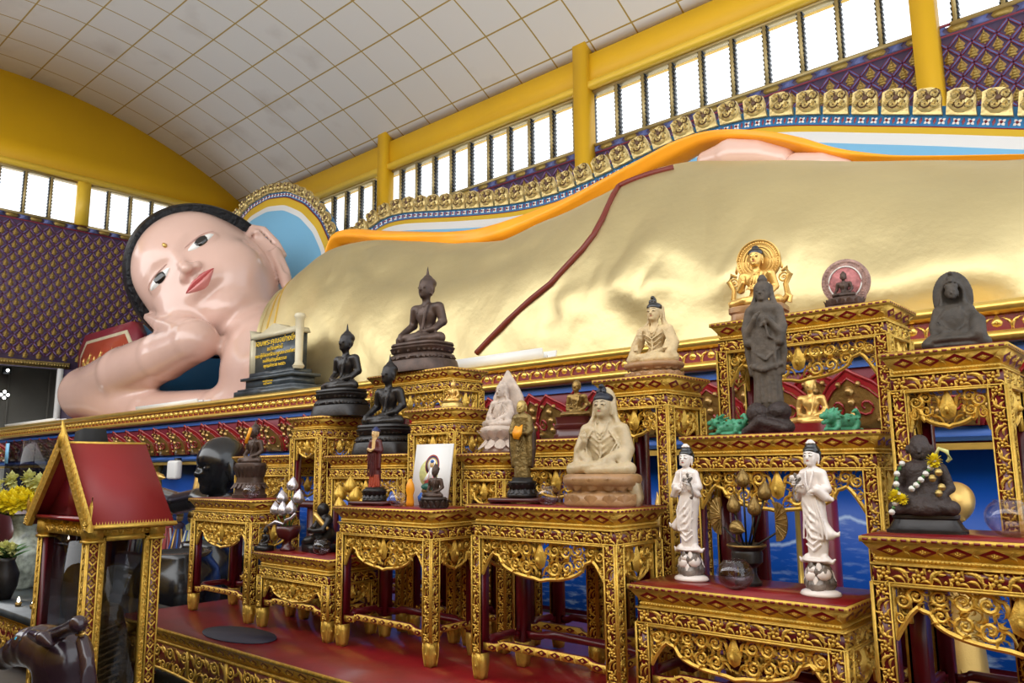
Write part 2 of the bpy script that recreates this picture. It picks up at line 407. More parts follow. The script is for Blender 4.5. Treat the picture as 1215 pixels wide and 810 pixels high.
# ------------------------------------------------------------------ the hall
XL, XR, YB, YF = -23.8, 7., 13., -2.
RC, YC, ZC = 14.4, 5.5, -2.0
def zc(y): return ZC + math.sqrt(RC * RC - (y - YC) ** 2)
def grid_ceiling():
    n = 48; ys = np.linspace(YF - .3, YB + .1, n); mb = MB()
    a = np.array([(XL - .2, y, zc(y)) for y in ys]); b = np.array([(XR, y, zc(y)) for y in ys])
    a2 = a + [0, 0, .2]; b2 = b + [0, 0, .2]
    R = np.stack([a, b, b2, a2], 1); mb.loft(R)
    o = mb.build('ceiling', bpy.data.materials.new('ceiling_panels'), smooth=False)
    m = o.data.materials[0]; m.use_nodes = True; nt = m.node_tree; b_ = nt.nodes['Principled BSDF']; b_.inputs['Roughness'].default_value = .6
    tc = nt.nodes.new('ShaderNodeTexCoord'); sp = nt.nodes.new('ShaderNodeSeparateXYZ'); nt.links.new(tc.outputs['Object'], sp.inputs[0])
    def mth(op, a, b=None, c=None):
        x = nt.nodes.new('ShaderNodeMath'); x.operation = op
        for i, q in enumerate((a, b, c)):
            if q is None: continue
            if isinstance(q, (int, float)): x.inputs[i].default_value = q
            else: nt.links.new(q, x.inputs[i])
        return x.outputs[0]
    def line(v, off, sp_, w):
        t = mth('DIVIDE', mth('SUBTRACT', v, off), sp_); fr = mth('FRACT', mth('ADD', t, .5 + 100)); d = mth('ABSOLUTE', mth('SUBTRACT', fr, .5))
        return mth('LESS_THAN', d, w / sp_ / 2)
    s_ = mth('MULTIPLY', mth('ARCSINE', mth('DIVIDE', mth('SUBTRACT', sp.outputs[1], YC), RC)), RC)
    L = mth('MAXIMUM', line(sp.outputs[0], -9.09, 1.063, .036), line(s_, 1.976, 1.122, .036))
    n1 = nt.nodes.new('ShaderNodeTexNoise'); n1.inputs['Scale'].default_value = .6; n1.inputs['Detail'].default_value = 8; nt.links.new(tc.outputs['Object'], n1.inputs['Vector'])
    cr = nt.nodes.new('ShaderNodeValToRGB'); cr.color_ramp.elements[0].color = (.60, .56, .52, 1); cr.color_ramp.elements[0].position = .22
    cr.color_ramp.elements[1].color = (.76, .74, .71, 1); cr.color_ramp.elements[1].position = .42; nt.links.new(n1.outputs['Fac'], cr.inputs[0])
    mx = nt.nodes.new('ShaderNodeMix'); mx.data_type = 'RGBA'; nt.links.new(L, mx.inputs[0]); nt.links.new(cr.outputs[0], mx.inputs[6]); mx.inputs[7].default_value = (.42, .28, .05, 1)
    nt.links.new(mx.outputs[2], b_.inputs['Base Color'])
    return struct(o)
grid_ceiling()
mb = MB(); mb.box((XL - .3, YF - .3, -.15), (XR, YB + .3, 0)); struct(mb.build('floor', 'floor'))
# back wall with the clerestory opening
ZW0, ZW1 = 8.22, 9.42; ZE0, ZE1 = 8.48, 9.72
mb = MB(); mb.box((XL, YB, 0), (XR, YB + .3, ZW0 - .22), 0); mb.box((XL, YB, ZW1), (XR, YB + .3, 10.6), 1)
mb.box((XL, YB - .02, ZW0 - .22), (XR, YB + .3, ZW0 - .06), 2)
struct(mb.build('wall_back', ['purple', 'yellow', 'purple']))
# beam above the windows
mb = MB(); mb.box((XL, 12.84, 9.50), (XR, 13.0, 10.22)); mb.box((XL, 12.76, 9.42), (XR, 13.0, 9.56), 1)
struct(mb.build('trim_1', ['yellow', 'yellow_light']))
cols = [-16.06, -9.36, -2.716]
for i, x in enumerate(cols):
    mb = MB(); mb.box((x - .17, 12.70, 0), (x + .17, 13.0, 10.50)); struct(mb.build('trim_%d' % (i + 2), 'yellow'))
def figure_tile(mb, o, U, V_, N, s=1.):
    # a small seated figure in relief with its diamond lattice edges
    for (u, v, a, b, h, mi) in ((0, -.062, .072, .028, .035, 2), (0, -.025, .060, .030, .045, 2), (0, .02, .040, .040, .045, 2), (0, .072, .021, .026, .04, 2), (0, .105, .009, .022, .025, 2)):
        mb.frame(D6, o + (u * U + v * V_) * s, U, V_, N, a * s, b * s, h * s, 0, mi)
    mb.frame(D4, o + V_ * .0, U, V_, N, .075 * s, .11 * s, .008, 0, 3)
    for sg in (-1, 1):
        c = o + (sg * .0825 * U + .0875 * V_) * s + N * .006
        d = (-sg * .165 * U + .175 * V_); L = np.linalg.norm(d); d = d / L; e = np.cross(N, d)
        mb.obox(c, d, e, N, L / 2 * s, .012 * s, .008, 1)
        mb.obox(c + e * .018 * s, d, e, N, L / 2 * s, .004 * s, .010, 4); mb.obox(c - e * .018 * s, d, e, N, L / 2 * s, .004 * s, .010, 4)
D6 = finish(T_dome(6, 2)); D4 = finish(T_dome(4, 1))
def relief(y0=None, y1=None, z0=0, z1=1, back=True):
    mb = MB()
    if back: o0, U, N, a, b = np.array([0, YB, 0.]), np.array([1., 0, 0]), np.array([0, -1., 0]), -15.5, .8
    else: o0, U, N, a, b = np.array([XL, 0, 0.]), np.array([0, 1., 0]), np.array([1., 0, 0]), y0, y1
    V_ = np.array([0, 0, 1.])
    j = 0; z = z1 - .17
    while z > z0:
        u = a + (.165 if j % 2 else 0)
        while u < b:
            figure_tile(mb, o0 + U * u + V_ * z, U, V_, N); u += .33
        z -= .175; j += 1
    # border of alternating lozenges under the windows
    u = a; k = 0
    while u < b:
        hexo = [(-.15, 0), (-.11, .055), (.11, .055), (.15, 0), (.11, -.055), (-.11, -.055)] if k % 2 == 0 else [(-.13, .06), (.13, .06), (.08, 0), (.13, -.06), (-.13, -.06), (-.08, 0)]
        mb.prism(hexo, o0 + U * u + V_ * (z1 + .12), U, V_, N, 0, .035, 2 if k % 2 == 0 else 1); u += .30; k += 1
    mb.box(*((lambda p, q: (np.minimum(p, q), np.maximum(p, q)))(o0 + U * a + V_ * (z1 + .02) , o0 + U * b + V_ * (z1 + .045) + N * .03)), 4)
    mb.box(*((lambda p, q: (np.minimum(p, q), np.maximum(p, q)))(o0 + U * a + V_ * (z1 + .195) , o0 + U * b + V_ * (z1 + .23) + N * .03)), 4)
    return mb
struct(relief(z0=5.6, z1=ZW0 - .23).build('wall_back_ornament', ['purple', 'wallblue', 'wallgold', 'wallgold2', 'crimson'], fix=False))
# clerestory windows, one object for each bay
def window(n, a, b, back=True, z0=ZW0, z1=ZW1, xs=None):
    mb = MB(); P = (lambda u, y, z: (u, YB + y, z)) if back else (lambda u, y, z: (XL - y, u, z))
    def bx(u0, u1, y0, y1, za, zb, mi):
        p, q = P(u0, y0, za), P(u1, y1, zb); mb.box(np.minimum(p, q), np.maximum(p, q), mi)
    bx(a, b, -.06, .12, z0 - .06, z0, 0); bx(a, b, -.06, .12, z1 - .05, z1 + .01, 0)
    k = len(xs)
    for u in xs:
        bx(u - .028, u + .028, -.05, .08, z0, z1, 0)
        bx(u - .042, u - .028, .0, .10, z0, z1, 1); bx(u + .028, u + .042, .0, .10, z0, z1, 1)
        for i in range(13):
            z = z0 + (i + .5) * (z1 - z0) / 13
            for s_ in (-1, 1): bx(u + s_ * .040 - .015, u + s_ * .040 + .015, -.03, .11, z - .018, z + .018, 1)
    o = struct(mb.build('window_%d' % n, ['window_metal', 'granite_dark']))
    g = MB(); mb = g
    for i in range(12):
        z = z0 + (i + .5) * (z1 - z0) / 12; bx(a + .02, b - .02, .02 , .026, z - .05, z + .05, 0)
    g.build('glass', 'pane', o)
sp = .6435
window(1, -9.33, -2.73, xs=[-9.26 + sp * i * 1.01 for i in range(11)])
window(2, -16.30, -9.67, xs=[-16.22 + sp * i * 1.01 for i in range(11)])
window(3, -23.3, -16.64, xs=[-16.72 - sp * i for i in range(10)])
window(4, -2.39, 4.2, xs=[-2.32 + sp * i for i in range(10)])
# end wall
mb = MB()
mb.box((XL - .3, YF, 0), (XL, 4.0, ZE0)); mb.box((XL - .3, 4.0, 4.28), (XL, YB, ZE0 - .0), 0); mb.box((XL - .3, 7.80, 0), (XL, YB, 4.28), 0)
n = 30; ys = np.linspace(YF, YB, n); out = [(YF, ZE1)] + [(y, zc(y) + .05) for y in ys] + [(YB, ZE1)]
mb.prism(out, (XL, 0, 0), (0, 1, 0), (0, 0, 1), (1, 0, 0), -.3, 0, 1)
mb.box((XL, YF, ZE1 + .0), (XL + .22, YB, ZE1 + .16), 2)
struct(mb.build('wall_left', ['purple', 'yellow', 'yellow_light']))
struct(relief(3.2, 12.9, 4.5, ZE0 - .23, back=False).build('wall_left_ornament', ['purple', 'wallblue', 'wallgold', 'wallgold2', 'crimson'], fix=False))
mb = MB(); mb.box((XL, 7.76, ZE0 - .03), (XL + .16, 8.10, ZE1 + .1)); mb.box((XL, 4.2, ZE0 - .03), (XL + .16, 4.54, ZE1 + .1)); mb.box((XL, .6, ZE0 - .03), (XL + .16, .95, ZE1 + .1)); mb.box((XL, 11.2, ZE0 - .03), (XL + .16, 11.5, ZE1 + .1))
struct(mb.build('trim_6', 'yellow_light'))
window(5, 8.12, 11.18, False, ZE0, ZE1, [8.66 + .635 * i for i in range(4)])
window(6, 4.56, 7.74, False, ZE0, ZE1, [5.17 + .645 * i for i in range(4)])
window(7, 11.5, 13, False, ZE0, ZE1, [12.1, 12.7])
# doorway with its frame, and the pale corridor behind
mb = MB(); mb.box((XL, 3.9, 4.28), (XL + .05, 7.95, 4.44)); mb.box((XL - .05, 7.66, 0), (XL + .04, 7.80, 4.28), 1)
for i in range(60): mb.box((XL + .05, 3.9 + i * .0675, 4.33), (XL + .075, 3.94 + i * .0675, 4.38), 0)
struct(mb.build('door_1', ['gold_old', 'white']))
mb = MB(); mb.box((XL - 3.2, 3.2, 0), (XL - 3, 11, 5)); mb.box((XL - 3, 3.0, 0), (XL - .3, 3.2, 5)); mb.box((XL - 3, 11, 0), (XL - .3, 11.2, 5)); mb.box((XL - 3.2, 3, 5), (XL - .3, 11.2, 5.2))
for y in (6.2, 7.3, 8.4, 9.5): mb.box((XL - 3.0, y, 0), (XL - 2.95, y + .06, 4.6), 0)
struct(mb.build('wall_corridor', 'grey'))
# front of the hall: solid low wall, open above it to the daylight
mb = MB(); mb.box((XL, YF - .3, 0), (XR, YF, 4.2)); struct(mb.build('wall_front', 'yellow'))

for k_, (a_, b_) in enumerate(((6, 468), (10, 439))):
    p_ = onX(a_, b_, XL - 2.7); t_ = thing('spotlight', ('dark diamond spotlight with four bulbs in the corridor beyond the doorway', 'single small bright bulb high in the corridor beyond the doorway')[k_], 'lamp', tuple(p_))
    q_m = MB(); q_m.box((-.22, -.10, -.10), (-.10, .10, .10)); 
    q_m.build('housing', 'granite_dark', t_)
    for dy, dz_ in (((-.09, 0), (.09, 0), (0, .09), (0, -.09)) if k_ == 0 else ((0, 0),)):
        q_m = MB(); q_m.lathe([(.001, -.045), (.03, -.035), (.045, 0), (.03, .035), (.001, .045)], 10, (-.06, dy)); q_m.v = [v + [0, 0, dz_] for v in q_m.v]; q_m.build('bulb', 'lamp_white', t_, smooth=True)
# ------------------------------------------------------------------ plinth of the reclining statue
YR = 6.0
X0, X1 = -22.6, 2.5
U3, V3, N3 = np.array([1., 0, 0]), np.array([0, 0, 1.]), np.array([0, -1., 0])
pl = thing('statue_plinth', 'long carved gold and red plinth carrying the giant reclining statue', 'plinth', (0, 0, 0))
mb = MB(); mb.box((X0, YR + .12, 1.62), (X1, 12.2, 2.50)); mb.box((X0, 6.5, 0), (X1, 12.2, 1.62)); mb.build('body', 'crimson', pl)
def strip(pf, name, m, x0=X0, x1=X1):   # moulding with profile (y,z) along X
    mb = MB(); R = [np.array([(x, y, z) for y, z in pf]) for x in (x0, x1)]
    mb.loft(R); return mb.build(name, m, pl, smooth=True, angle=40)
def roundpf(yc, z, r, n=10, ry=None): return [(yc - (ry or r) * cos(a), z + r * sin(a)) for a in np.linspace(-PI / 2, PI / 2, n)]
strip(roundpf(YR + .03, 2.485, .048, 12, .07) + [(6.5, 2.533), (6.5, 2.437)], 'top_moulding', 'gold_rail')
strip([(YR + .045, 2.32), (YR + .045, 2.44), (YR + .2, 2.44), (YR + .2, 2.32)], 'frieze', 'red')
strip(roundpf(YR + .03, 2.285, .042, 10, .06) + [(6.3, 2.327), (6.3, 2.243)], 'lower_moulding', 'gold_rail')
strip([(YR + .09, 2.17), (YR + .09, 2.245), (YR + .2, 2.245), (YR + .2, 2.17)], 'blue_band', 'blue')
strip([(YR + .05, 1.60), (YR + .02, 1.63), (YR + .02, 1.66), (YR + .05, 1.70), (YR + .2, 1.70), (YR + .2, 1.60)], 'blue_step', 'blue')
strip([(YR + .01, 1.54), (YR + .01, 1.585), (YR + .2, 1.585), (YR + .2, 1.54)], 'gold_fillet', 'gold_rail')
mb = MB(); x = X0 + .1; k = 0
while x < X1:
    o = (x, YR + .045, 2.38)
    if k % 2 == 0: mb.frame(FLAME, o, U3, V3, N3, .085, .062, .035)
    else:
        for s_ in (-1, 1): mb.frame(LEAF2, (x + s_ * .028, YR + .045, 2.38), U3 * s_, V3, N3, .055, .055, .03, .9)
    x += .088; k += 1
mb.build('frieze_carving', 'gold_rail', pl, fix=False)
# lotus petals: red rim, gilded carved field
def petal_mesh():
    out = [(-.26, 0), (-.275, .12), (-.24, .24), (-.15, .335), (-.06, .385), (0, .43), (.06, .385), (.15, .335), (.24, .24), (.275, .12), (.26, 0)]
    mb = MB(); n = 7; P = np.array(out)
    def pt(x, z, k=0): return (x, -.02 - .15 * (1 - (x / .3) ** 2) * (.35 + z / .43) - k, z)
    rings = [[pt(x * s_, z * s_ + .02 * (1 - s_), .02 * (1 - s_)) for x, z in out] for s_ in (1, .86, .6, .3, .05)]
    mb.loft(rings[:2], 0, cap=False); mb.loft(rings[1:], 1, cap=False)
    mb.tube([pt(x, z, .0) for x, z in out], 0.013, 6, 0); mb.tube([pt(x * .8, z * .82 + .01, .01) for x, z in out], .008, 4, 0)
    for s_ in (-1, 1):
        p = [pt(s_ * (.10 + .07 * x), .16 + .07 * y, .03) for x, y in spiral(1.2, 1, .2, 12, PI if s_ > 0 else 0, s_)]
        mb.tube(p, .010, 4, 0)
    for (x, z, a) in ((0, .27, .035), (0, .19, .03), (.0, .1, .03), (-.17, .06, .02), (.17, .06, .02), (-.07, .32, .02), (.07, .32, .02)):
        mb.frame(T_dome(6, 2), pt(x, z, .015), U3, V3, N3, a, a * 1.2, .03, 0, 1)
    b = MB(); b.add(*[np.vstack(mb.v), []]); b = mb
    return mb
pm = petal_mesh().mesh('lotus_petal')
for m_ in ('maroon_red', 'gold_old'): pm.materials.append(M[m_])
M['petal_rim'] = mat('petal_rim_red', (.30, .015, .02), .2, coat=.6); M['petal_gold'] = mat('petal_field', (.42, .25, .07), .28, .7, .5, 25, coat=.4)
pm.materials[0] = M['petal_rim']; pm.materials[1] = M['petal_gold']
pm.polygons.foreach_set('use_smooth', np.ones(len(pm.polygons), bool))
x = X0 + .2; k = 0
while x < 1.2:
    o = bpy.data.objects.new('lotus_petal', pm); C.objects.link(o); o.parent = pl; o.location = (x, YR + (.02 if k % 2 else .10), 1.70 + (0 if k % 2 else .03))
    x += .28; k += 1
# columns in front of the painted panel
mb = MB()
for i in range(7):
    x = -21.5 + 3.8 * i
    p = MB(); p.lathe([(.10, 0), (.10, .1), (.07, .13), (.06, .5), (.07, .52), (.06, .54), (.055, 1.3), (.08, 1.33), (.06, 1.36), (.09, 1.44), (.11, 1.5), (.11, 1.56)], 12, (x, YR + .18)); p.build('column', 'gold_rail', pl, smooth=True)
# painted panel of blue peaks and water
def mural_mat():
    m = bpy.data.materials.new('mural'); m.use_nodes = True; nt = m.node_tree; b = nt.nodes['Principled BSDF']; b.inputs['Roughness'].default_value = .35
    tc = nt.nodes.new('ShaderNodeTexCoord'); sp = nt.nodes.new('ShaderNodeSeparateXYZ'); nt.links.new(tc.outputs['Object'], sp.inputs[0])
    def mth(op, a, b=None):
        x = nt.nodes.new('ShaderNodeMath'); x.operation = op
        for i, q in enumerate((a, b)):
            if q is None: continue
            if isinstance(q, (int, float)): x.inputs[i].default_value = q
            else: nt.links.new(q, x.inputs[i])
        return x.outputs[0]
    def noise(sc, det, vec):
        n = nt.nodes.new('ShaderNodeTexNoise'); n.inputs['Scale'].default_value = sc; n.inputs['Detail'].default_value = det; nt.links.new(vec, n.inputs['Vector']); return n.outputs['Fac']
    def comb(x, y, z):
        c = nt.nodes.new('ShaderNodeCombineXYZ')
        for i, q in enumerate((x, y, z)):
            if isinstance(q, (int, float)): c.inputs[i].default_value = q
            else: nt.links.new(q, c.inputs[i])
        return c.outputs[0]
    X, Z = sp.outputs[0], sp.outputs[2]
    tri = mth('PINGPONG', mth('ADD', X, mth('MULTIPLY', noise(.8, 2, comb(X, 0, 0)), .8)), .62)
    ridge = mth('ADD', mth('MULTIPLY', tri, .55), mth('ADD', .62, mth('MULTIPLY', noise(2.5, 6, comb(X, 0, 0)), .20)))
    d = mth('SUBTRACT', Z, ridge)
    near = mth('SUBTRACT', 1, mth('MINIMUM', 1, mth('MULTIPLY', mth('ABSOLUTE', d), 45)))
    below = mth('LESS_THAN', d, 0)
    rip = noise(9, 8, comb(mth('MULTIPLY', X, .7), 0, mth('MULTIPLY', Z, 3)))
    wv = mth('MULTIPLY', mth('MAXIMUM', 0, mth('MULTIPLY', mth('SUBTRACT', rip, .51), 7)), mth('MULTIPLY', below, mth('MAXIMUM', .25, mth('SUBTRACT', .95, Z))))
    f = mth('MINIMUM', 1, mth('ADD', mth('MULTIPLY', near, .8), mth('MULTIPLY', wv, .9)))
    cr = nt.nodes.new('ShaderNodeValToRGB'); cr.color_ramp.elements[0].color = (.004, .09, .50, 1); cr.color_ramp.elements[1].color = (.55, .72, .95, 1)
    nt.links.new(f, cr.inputs[0]); nt.links.new(cr.outputs[0], b.inputs['Base Color'])
    return m
M['mural'] = mural_mat()
mb = MB(); mb.box((X0 + .05, 6.44, .05), (X1 - .05, 6.5, 1.55)); mb.build('painted_panel', 'mural', pl)
# ------------------------------------------------------------------ the backdrop boards
def offset_poly(P, d):
    P = np.array(P, float); T = np.gradient(P, axis=0); T /= np.linalg.norm(T, axis=1)[:, None]; Nn = np.stack([T[:, 1], -T[:, 0]], 1)
    return P + Nn * d
def smooth_line(P, n):
    P = np.array(P, float)
    d = np.concatenate([[0], np.cumsum(np.linalg.norm(np.diff(P, axis=0), axis=1))])
    Q = np.stack([np.interp(np.linspace(0, d[-1], n), d, P[:, i]) for i in range(2)], 1)
    for _ in range(6): Q[1:-1] = (Q[:-2] + 2 * Q[1:-1] + Q[2:]) / 4
    return Q
def board(name, label, line, yb, zbot, sizes, closed_bottom, orn, M_orn=.42):
    t = thing(name, label, 'backdrop panel', (0, 0, 0))
    Q = smooth_line(line, 90); 
    offs = sizes
    lay = [('edge', 'lightblue_deep', 0, .0), ('flower_band', 'lightblue_deep', offs[0], .015), ('red_line', 'crimson', offs[1], .03), ('yellow_band', 'yellow_light', offs[2], .04), ('white_band', 'white', offs[3], .05), ('blue_field', 'lightblue', offs[4], .06)]
    for nm, m_, d, th in lay[1:]:
        q = offset_poly(Q, d); q = q[q[:, 1] > zbot]
        out = [(q[0, 0], zbot)] + [tuple(a) for a in q] + [(q[-1, 0], zbot)]
        mb = MB(); mb.prism(out, (0, yb, 0), U3, V3, N3, -.12 if th == .015 else th - .015, th); mb.build(nm, m_, t)
    q = offset_poly(Q, -.14); q = q[q[:, 1] > zbot]; mb = MB(); mb.prism([(q[0, 0], zbot)] + [tuple(a) for a in q] + [(q[-1, 0], zbot)], (0, yb, 0), U3, V3, N3, -.13, -.03); mb.build('crest_backing', 'lightblue_deep', t)
    # small pale flowers on the blue band
    q = offset_poly(Q, (offs[0] + offs[1]) / 2); seg = np.linalg.norm(np.diff(q, axis=0), axis=1); L = np.concatenate([[0], np.cumsum(seg)]); hb = (offs[1] - offs[0])
    mb = MB(); nfl = int(L[-1] / (hb * 1.15))
    for i in range(nfl):
        s_ = (i + .5) * L[-1] / nfl; x, z = np.interp(s_, L, q[:, 0]), np.interp(s_, L, q[:, 1]); j = min(np.searchsorted(L, s_), len(q) - 1) - 1
        a = math.atan2(*(q[j + 1] - q[j])[::-1])
        for k in range(4): mb.frame(T_dome(5, 1, .5, .32, .42 * cos(k * PI / 2 + PI / 4), .42 * sin(k * PI / 2 + PI / 4), .5, k * PI / 2 + PI / 4), (x, yb - .015, z), U3, V3, N3, hb * .42, hb * .42, .04, a, 0)
        mb.frame(T_dome(6, 2), (x, yb - .015, z), U3, V3, N3, hb * .14, hb * .14, .05, 0, 1)
        for e in (-1, 1): mb.frame(T_dome(4, 1), (x + e * .5 * hb * 1.15 * cos(a), yb - .015, z + e * .5 * hb * 1.15 * sin(a)), U3, V3, N3, .02, hb * .35, .02, a, 1)
    mb.build('band_flowers', ['porcelain', 'crimson'], t, fix=False)
    # leaf ornaments along the crest
    q = offset_poly(Q, offs[0]); seg = np.linalg.norm(np.diff(q, axis=0), axis=1); L = np.concatenate([[0], np.cumsum(seg)]); no = int(L[-1] / orn)
    om = crest_mesh(orn, M_orn); 
    for i in range(no):
        s_ = (i + .5) * L[-1] / no; x, z = np.interp(s_, L, q[:, 0]), np.interp(s_, L, q[:, 1]); j = max(0, min(np.searchsorted(L, s_), len(q) - 1) - 1)
        a = math.atan2(*(q[j + 1] - q[j])[::-1])
        o = bpy.data.objects.new('leaf_ornament', om); C.objects.link(o); o.parent = t; o.location = (x, yb - .02, z); o.rotation_euler = (0, -a, 0)
    return t
M['lightblue_deep'] = mat('deep_blue_band', (.04, .22, .48), .5)
def crest_mesh(w_, h):
    mb = MB(); o = (0, 0, 0)
    out = [(-.46, -.02), (-.52, .30), (-.62, .80), (-.40, .93), (0, .98), (.30, .90), (.44, .60), (.50, .30), (.62, -.02)]
    P = [(x * w_ * .84, y * h) for x, y in out]
    mb.prism(P, o, U3, V3, N3, 0, .06, 0)
    mb.frame(T_dome(10, 3), (0, -.06, h * .45), U3, V3, N3, w_ * .40, h * .42, .06, 0, 0)
    for (cx, cy, r, a0, cw) in ((-.22, .66, .17, 0, 1), (.20, .68, .17, PI, -1), (.25, .36, .14, PI, 1), (-.05, .36, .17, 0, -1), (-.27, .30, .10, 0, 1)):
        p = [((cx + r * x) * w_, -.115, cy * h + r * y * w_ * 1.1) for x, y in spiral(1.3, 1, .25, 12, a0, cw)]
        mb.tube(p, .014, 4, 1)
        p = [((cx + r * .8 * x) * w_, -.12, cy * h + r * .8 * y * w_ * 1.1) for x, y in spiral(1.2, 1, .3, 10, a0 + .5, cw)]
        mb.tube(p, .020, 4, 0)
    mb.frame(T_dome(8, 2), (.02 * w_, -.10, h * .55), U3, V3, N3, .05, .05, .06, 0, 1)
    me = mb.mesh('leaf_ornament'); me.materials.append(M['crest_gold']); me.materials.append(M['crest_dark']); me.polygons.foreach_set('use_smooth', np.ones(len(me.polygons), bool)); me.set_sharp_from_angle(angle=.7); return me
M['crest_gold'] = mat('crest_gold', (.72, .56, .24), .38, .6, .6, 14, .15, 5, dist=.02); M['crest_dark'] = mat('crest_dark_line', (.10, .045, .02), .5)  # dark brown for the thin scroll lines and centre boss
YBD = 11.
# long board behind the body: its crest line in x, z
crest = [onY(a, b, YBD)[[0, 2]] for a, b in ((395, 318), (408, 292), (428, 283), (452, 259), (480, 252), (540, 249), (600, 244), (640, 237), (680, 224), (720, 206), (760, 186), (800, 168), (850, 150), (900, 139), (960, 136), (1030, 137), (1120, 137), (1215, 139))]
crest.append(np.array([crest[-1][0] + 3, crest[-1][1] - 1.0]))
board('backdrop_board', 'long painted backdrop board behind the gilded body, crested with gold leaves', crest, YBD, 2.56, [0, .15, .17, .26, .42], False, .40, .36)
halo = [onY(a, b, YBD - .35)[[0, 2]] for a, b in ((262, 330), (268, 290), (281, 263), (298, 243), (320, 230), (343, 227), (365, 236), (384, 256), (397, 285), (402, 330))]
board('halo_board', 'arched halo board with light blue centre behind the giant head', halo, YBD - .35, 2.56, [0, .13, .16, .36, .50], False, .34, .25)
# ------------------------------------------------------------------ the giant reclining figure
bud = thing('reclining_statue', 'giant reclining statue in gilded robe, head resting on its hand', 'statue', (-11, 8.5, 2.53))
def loc(o): o.location = (11, -8.5, -2.53); return o     # meshes are in hall coordinates, the root stands on the plinth
HC = onY(252, 341, 8.1); cdir = np.array([0, 0, CZ]) - HC; cdir /= np.linalg.norm(cdir)
ir = np.cross(-cdir, [0, 0, 1]); ir /= np.linalg.norm(ir); iu = np.cross(ir, -cdir)
al = math.radians(48); U0 = -sin(al) * ir + cos(al) * iu; R0 = cos(al) * ir + sin(al) * iu
th, ph = math.radians(3), math.radians(31)
N1 = cos(th) * cdir - sin(th) * R0; R1 = cos(th) * R0 + sin(th) * cdir
N2 = cos(ph) * N1 + sin(ph) * U0; U2 = cos(ph) * U0 - sin(ph) * N1
HM = np.stack([R1, U2, N2], 1)      # columns: head right, up, forward
HS = 1.17
def H(x, y, z): return HC + HM @ (np.array([x, y, z]) * HS)
def head_sd():
    s = SD()
    s.a(ell((0, .30, -.22), (1.17, 1.40, 1.36)), .1)
    s.a(ell((0, -.35, .10), (1.04, 1.10, 1.02)), .35)
    s.a(ell((0, -.98, .42), (.48, .42, .48)), .40); s.a(ell((0, -1.02, .80), (.30, .22, .26)), .16)               # chin
    s.a(ell((0, .55, .55), (.85, .65, .55)), .35)                # forehead
    for e in (-1, 1):
        s.a(ell((e * .56, -.42, .68), (.42, .42, .34)), .30)      # cheeks
        s.sub(ell((e * .44, .20, 1.30), (.36, .20, .19)), .12)    # sockets
        s.a(ell((e * .46, .16, .93), (.30, .15, .155), 0), .05)
        s.c([(e * .12, .34, 1.10), (e * .34, .47, 1.10), (e * .62, .43, .93), (e * .84, .26, .70)], [.035, .035, .03, .02], .08)   # brows
    s.c([(0, .36, 1.04), (0, .02, 1.17), (0, -.19, 1.31)], [.06, .075, .105], .09)
    for e in (-1, 1):
        s.a(ell((e * .13, -.22, 1.18), (.105, .085, .12)), .05)
        s.sub(ell((e * .075, -.305, 1.25), (.05, .05, .07)), .03)
    s.a(ell((0, -.50, 1.05), (.33, .13, .16)), .12)
    s.sub(cap((-.34, -.475, 1.20), (.34, -.475, 1.20), .018), .04)
    s.sub(ell((0, -.36, 1.25), (.035, .08, .05)), .05)
    s.sub(ell((0, -.70, 1.12), (.26, .06, .08)), .10)
    for e in (-1, 1):
        if e < 0: continue
        # ears with long lobes
        ex = lambda x, y, z: (e * (x + .10 * y - .02 - .05 * y * y * (y < 0)), y - .16, z + .06)
        s.a(ell(ex(1.25, .10, -.18), (.11, .46, .27), 0, .0, e * .5), .05)
        s.c([ex(1.30, -.20, -.12), ex(1.24, -.60, .0), ex(1.14, -.98, .10)], [.17, .15, .14], .06, flat=(1.4, 1, 1))
        s.sub(ell(ex(1.32, .10, .0), (.15, .25, .14)), .04)
        s.c([ex(1.14, .40, .04), ex(1.28, .55, -.10), ex(1.42, .42, -.22), ex(1.45, .05, -.26), ex(1.42, -.30, -.18)], [.055, .065, .07, .065, .05], .03)
        s.sub(cap(ex(1.36, -.34, .06), ex(1.29, -.72, .12), .045), .03)
    return s
hsd = head_sd()
body = SD()
def pY(a, b, Y): return onY(a, b, Y)
body.a(lambda p: hsd((p - HC) @ HM / HS) * HS, .05)
body.a(cap(H(0, -.75, -.30), pY(325, 432, 8.3), .72, .88), .12)                     # neck
body.a(cap(pY(335, 440, 8.4), pY(430, 432, 9.0), 1.0, 1.2), .5)                     # chest
body.a(cap(pY(305, 458, 8.0), pY(350, 455, 7.9), .55, .8), .4)
elb = pY(106, 467, 7.05)
body.c([pY(335, 478, 7.8), pY(262, 486, 7.4), pY(180, 491, 7.15), elb], [.54, .40, .46, .60], .25)
body.c([elb, pY(150, 442, 6.95), pY(195, 422, 7.0), pY(232, 404, 7.1), pY(214, 393, 7.1)], [.60, .57, .50, .42, .33], .22)
for i, (a, b, Y, r0) in enumerate(((175, 376, 6.95, .085), (180, 368, 7.2, .10), (186, 362, 7.5, .11), (194, 358, 7.8, .11))):
    tip = pY(a, b, Y); base = pY(214, 394 - 4 * i, 6.95 + .14 * i); mid = (tip + base) / 2 + np.array([0, 0, -.03])
    body.c([base, mid, tip], [.23, .19, r0], .06)
body.cut(lambda p: 2.535 - p[:, 2]); body.cut(lambda p: p[:, 1] - 10.55)
skin = loc(sculpt(body, 'body', 'skin', bud, (-22.5, 5.9, 2.3), (-10.5, 11, 8.4), .05))
bv = BVHTree.FromPolygons([tuple(v.co) for v in skin.data.vertices], [tuple(p.vertices) for p in skin.data.polygons])
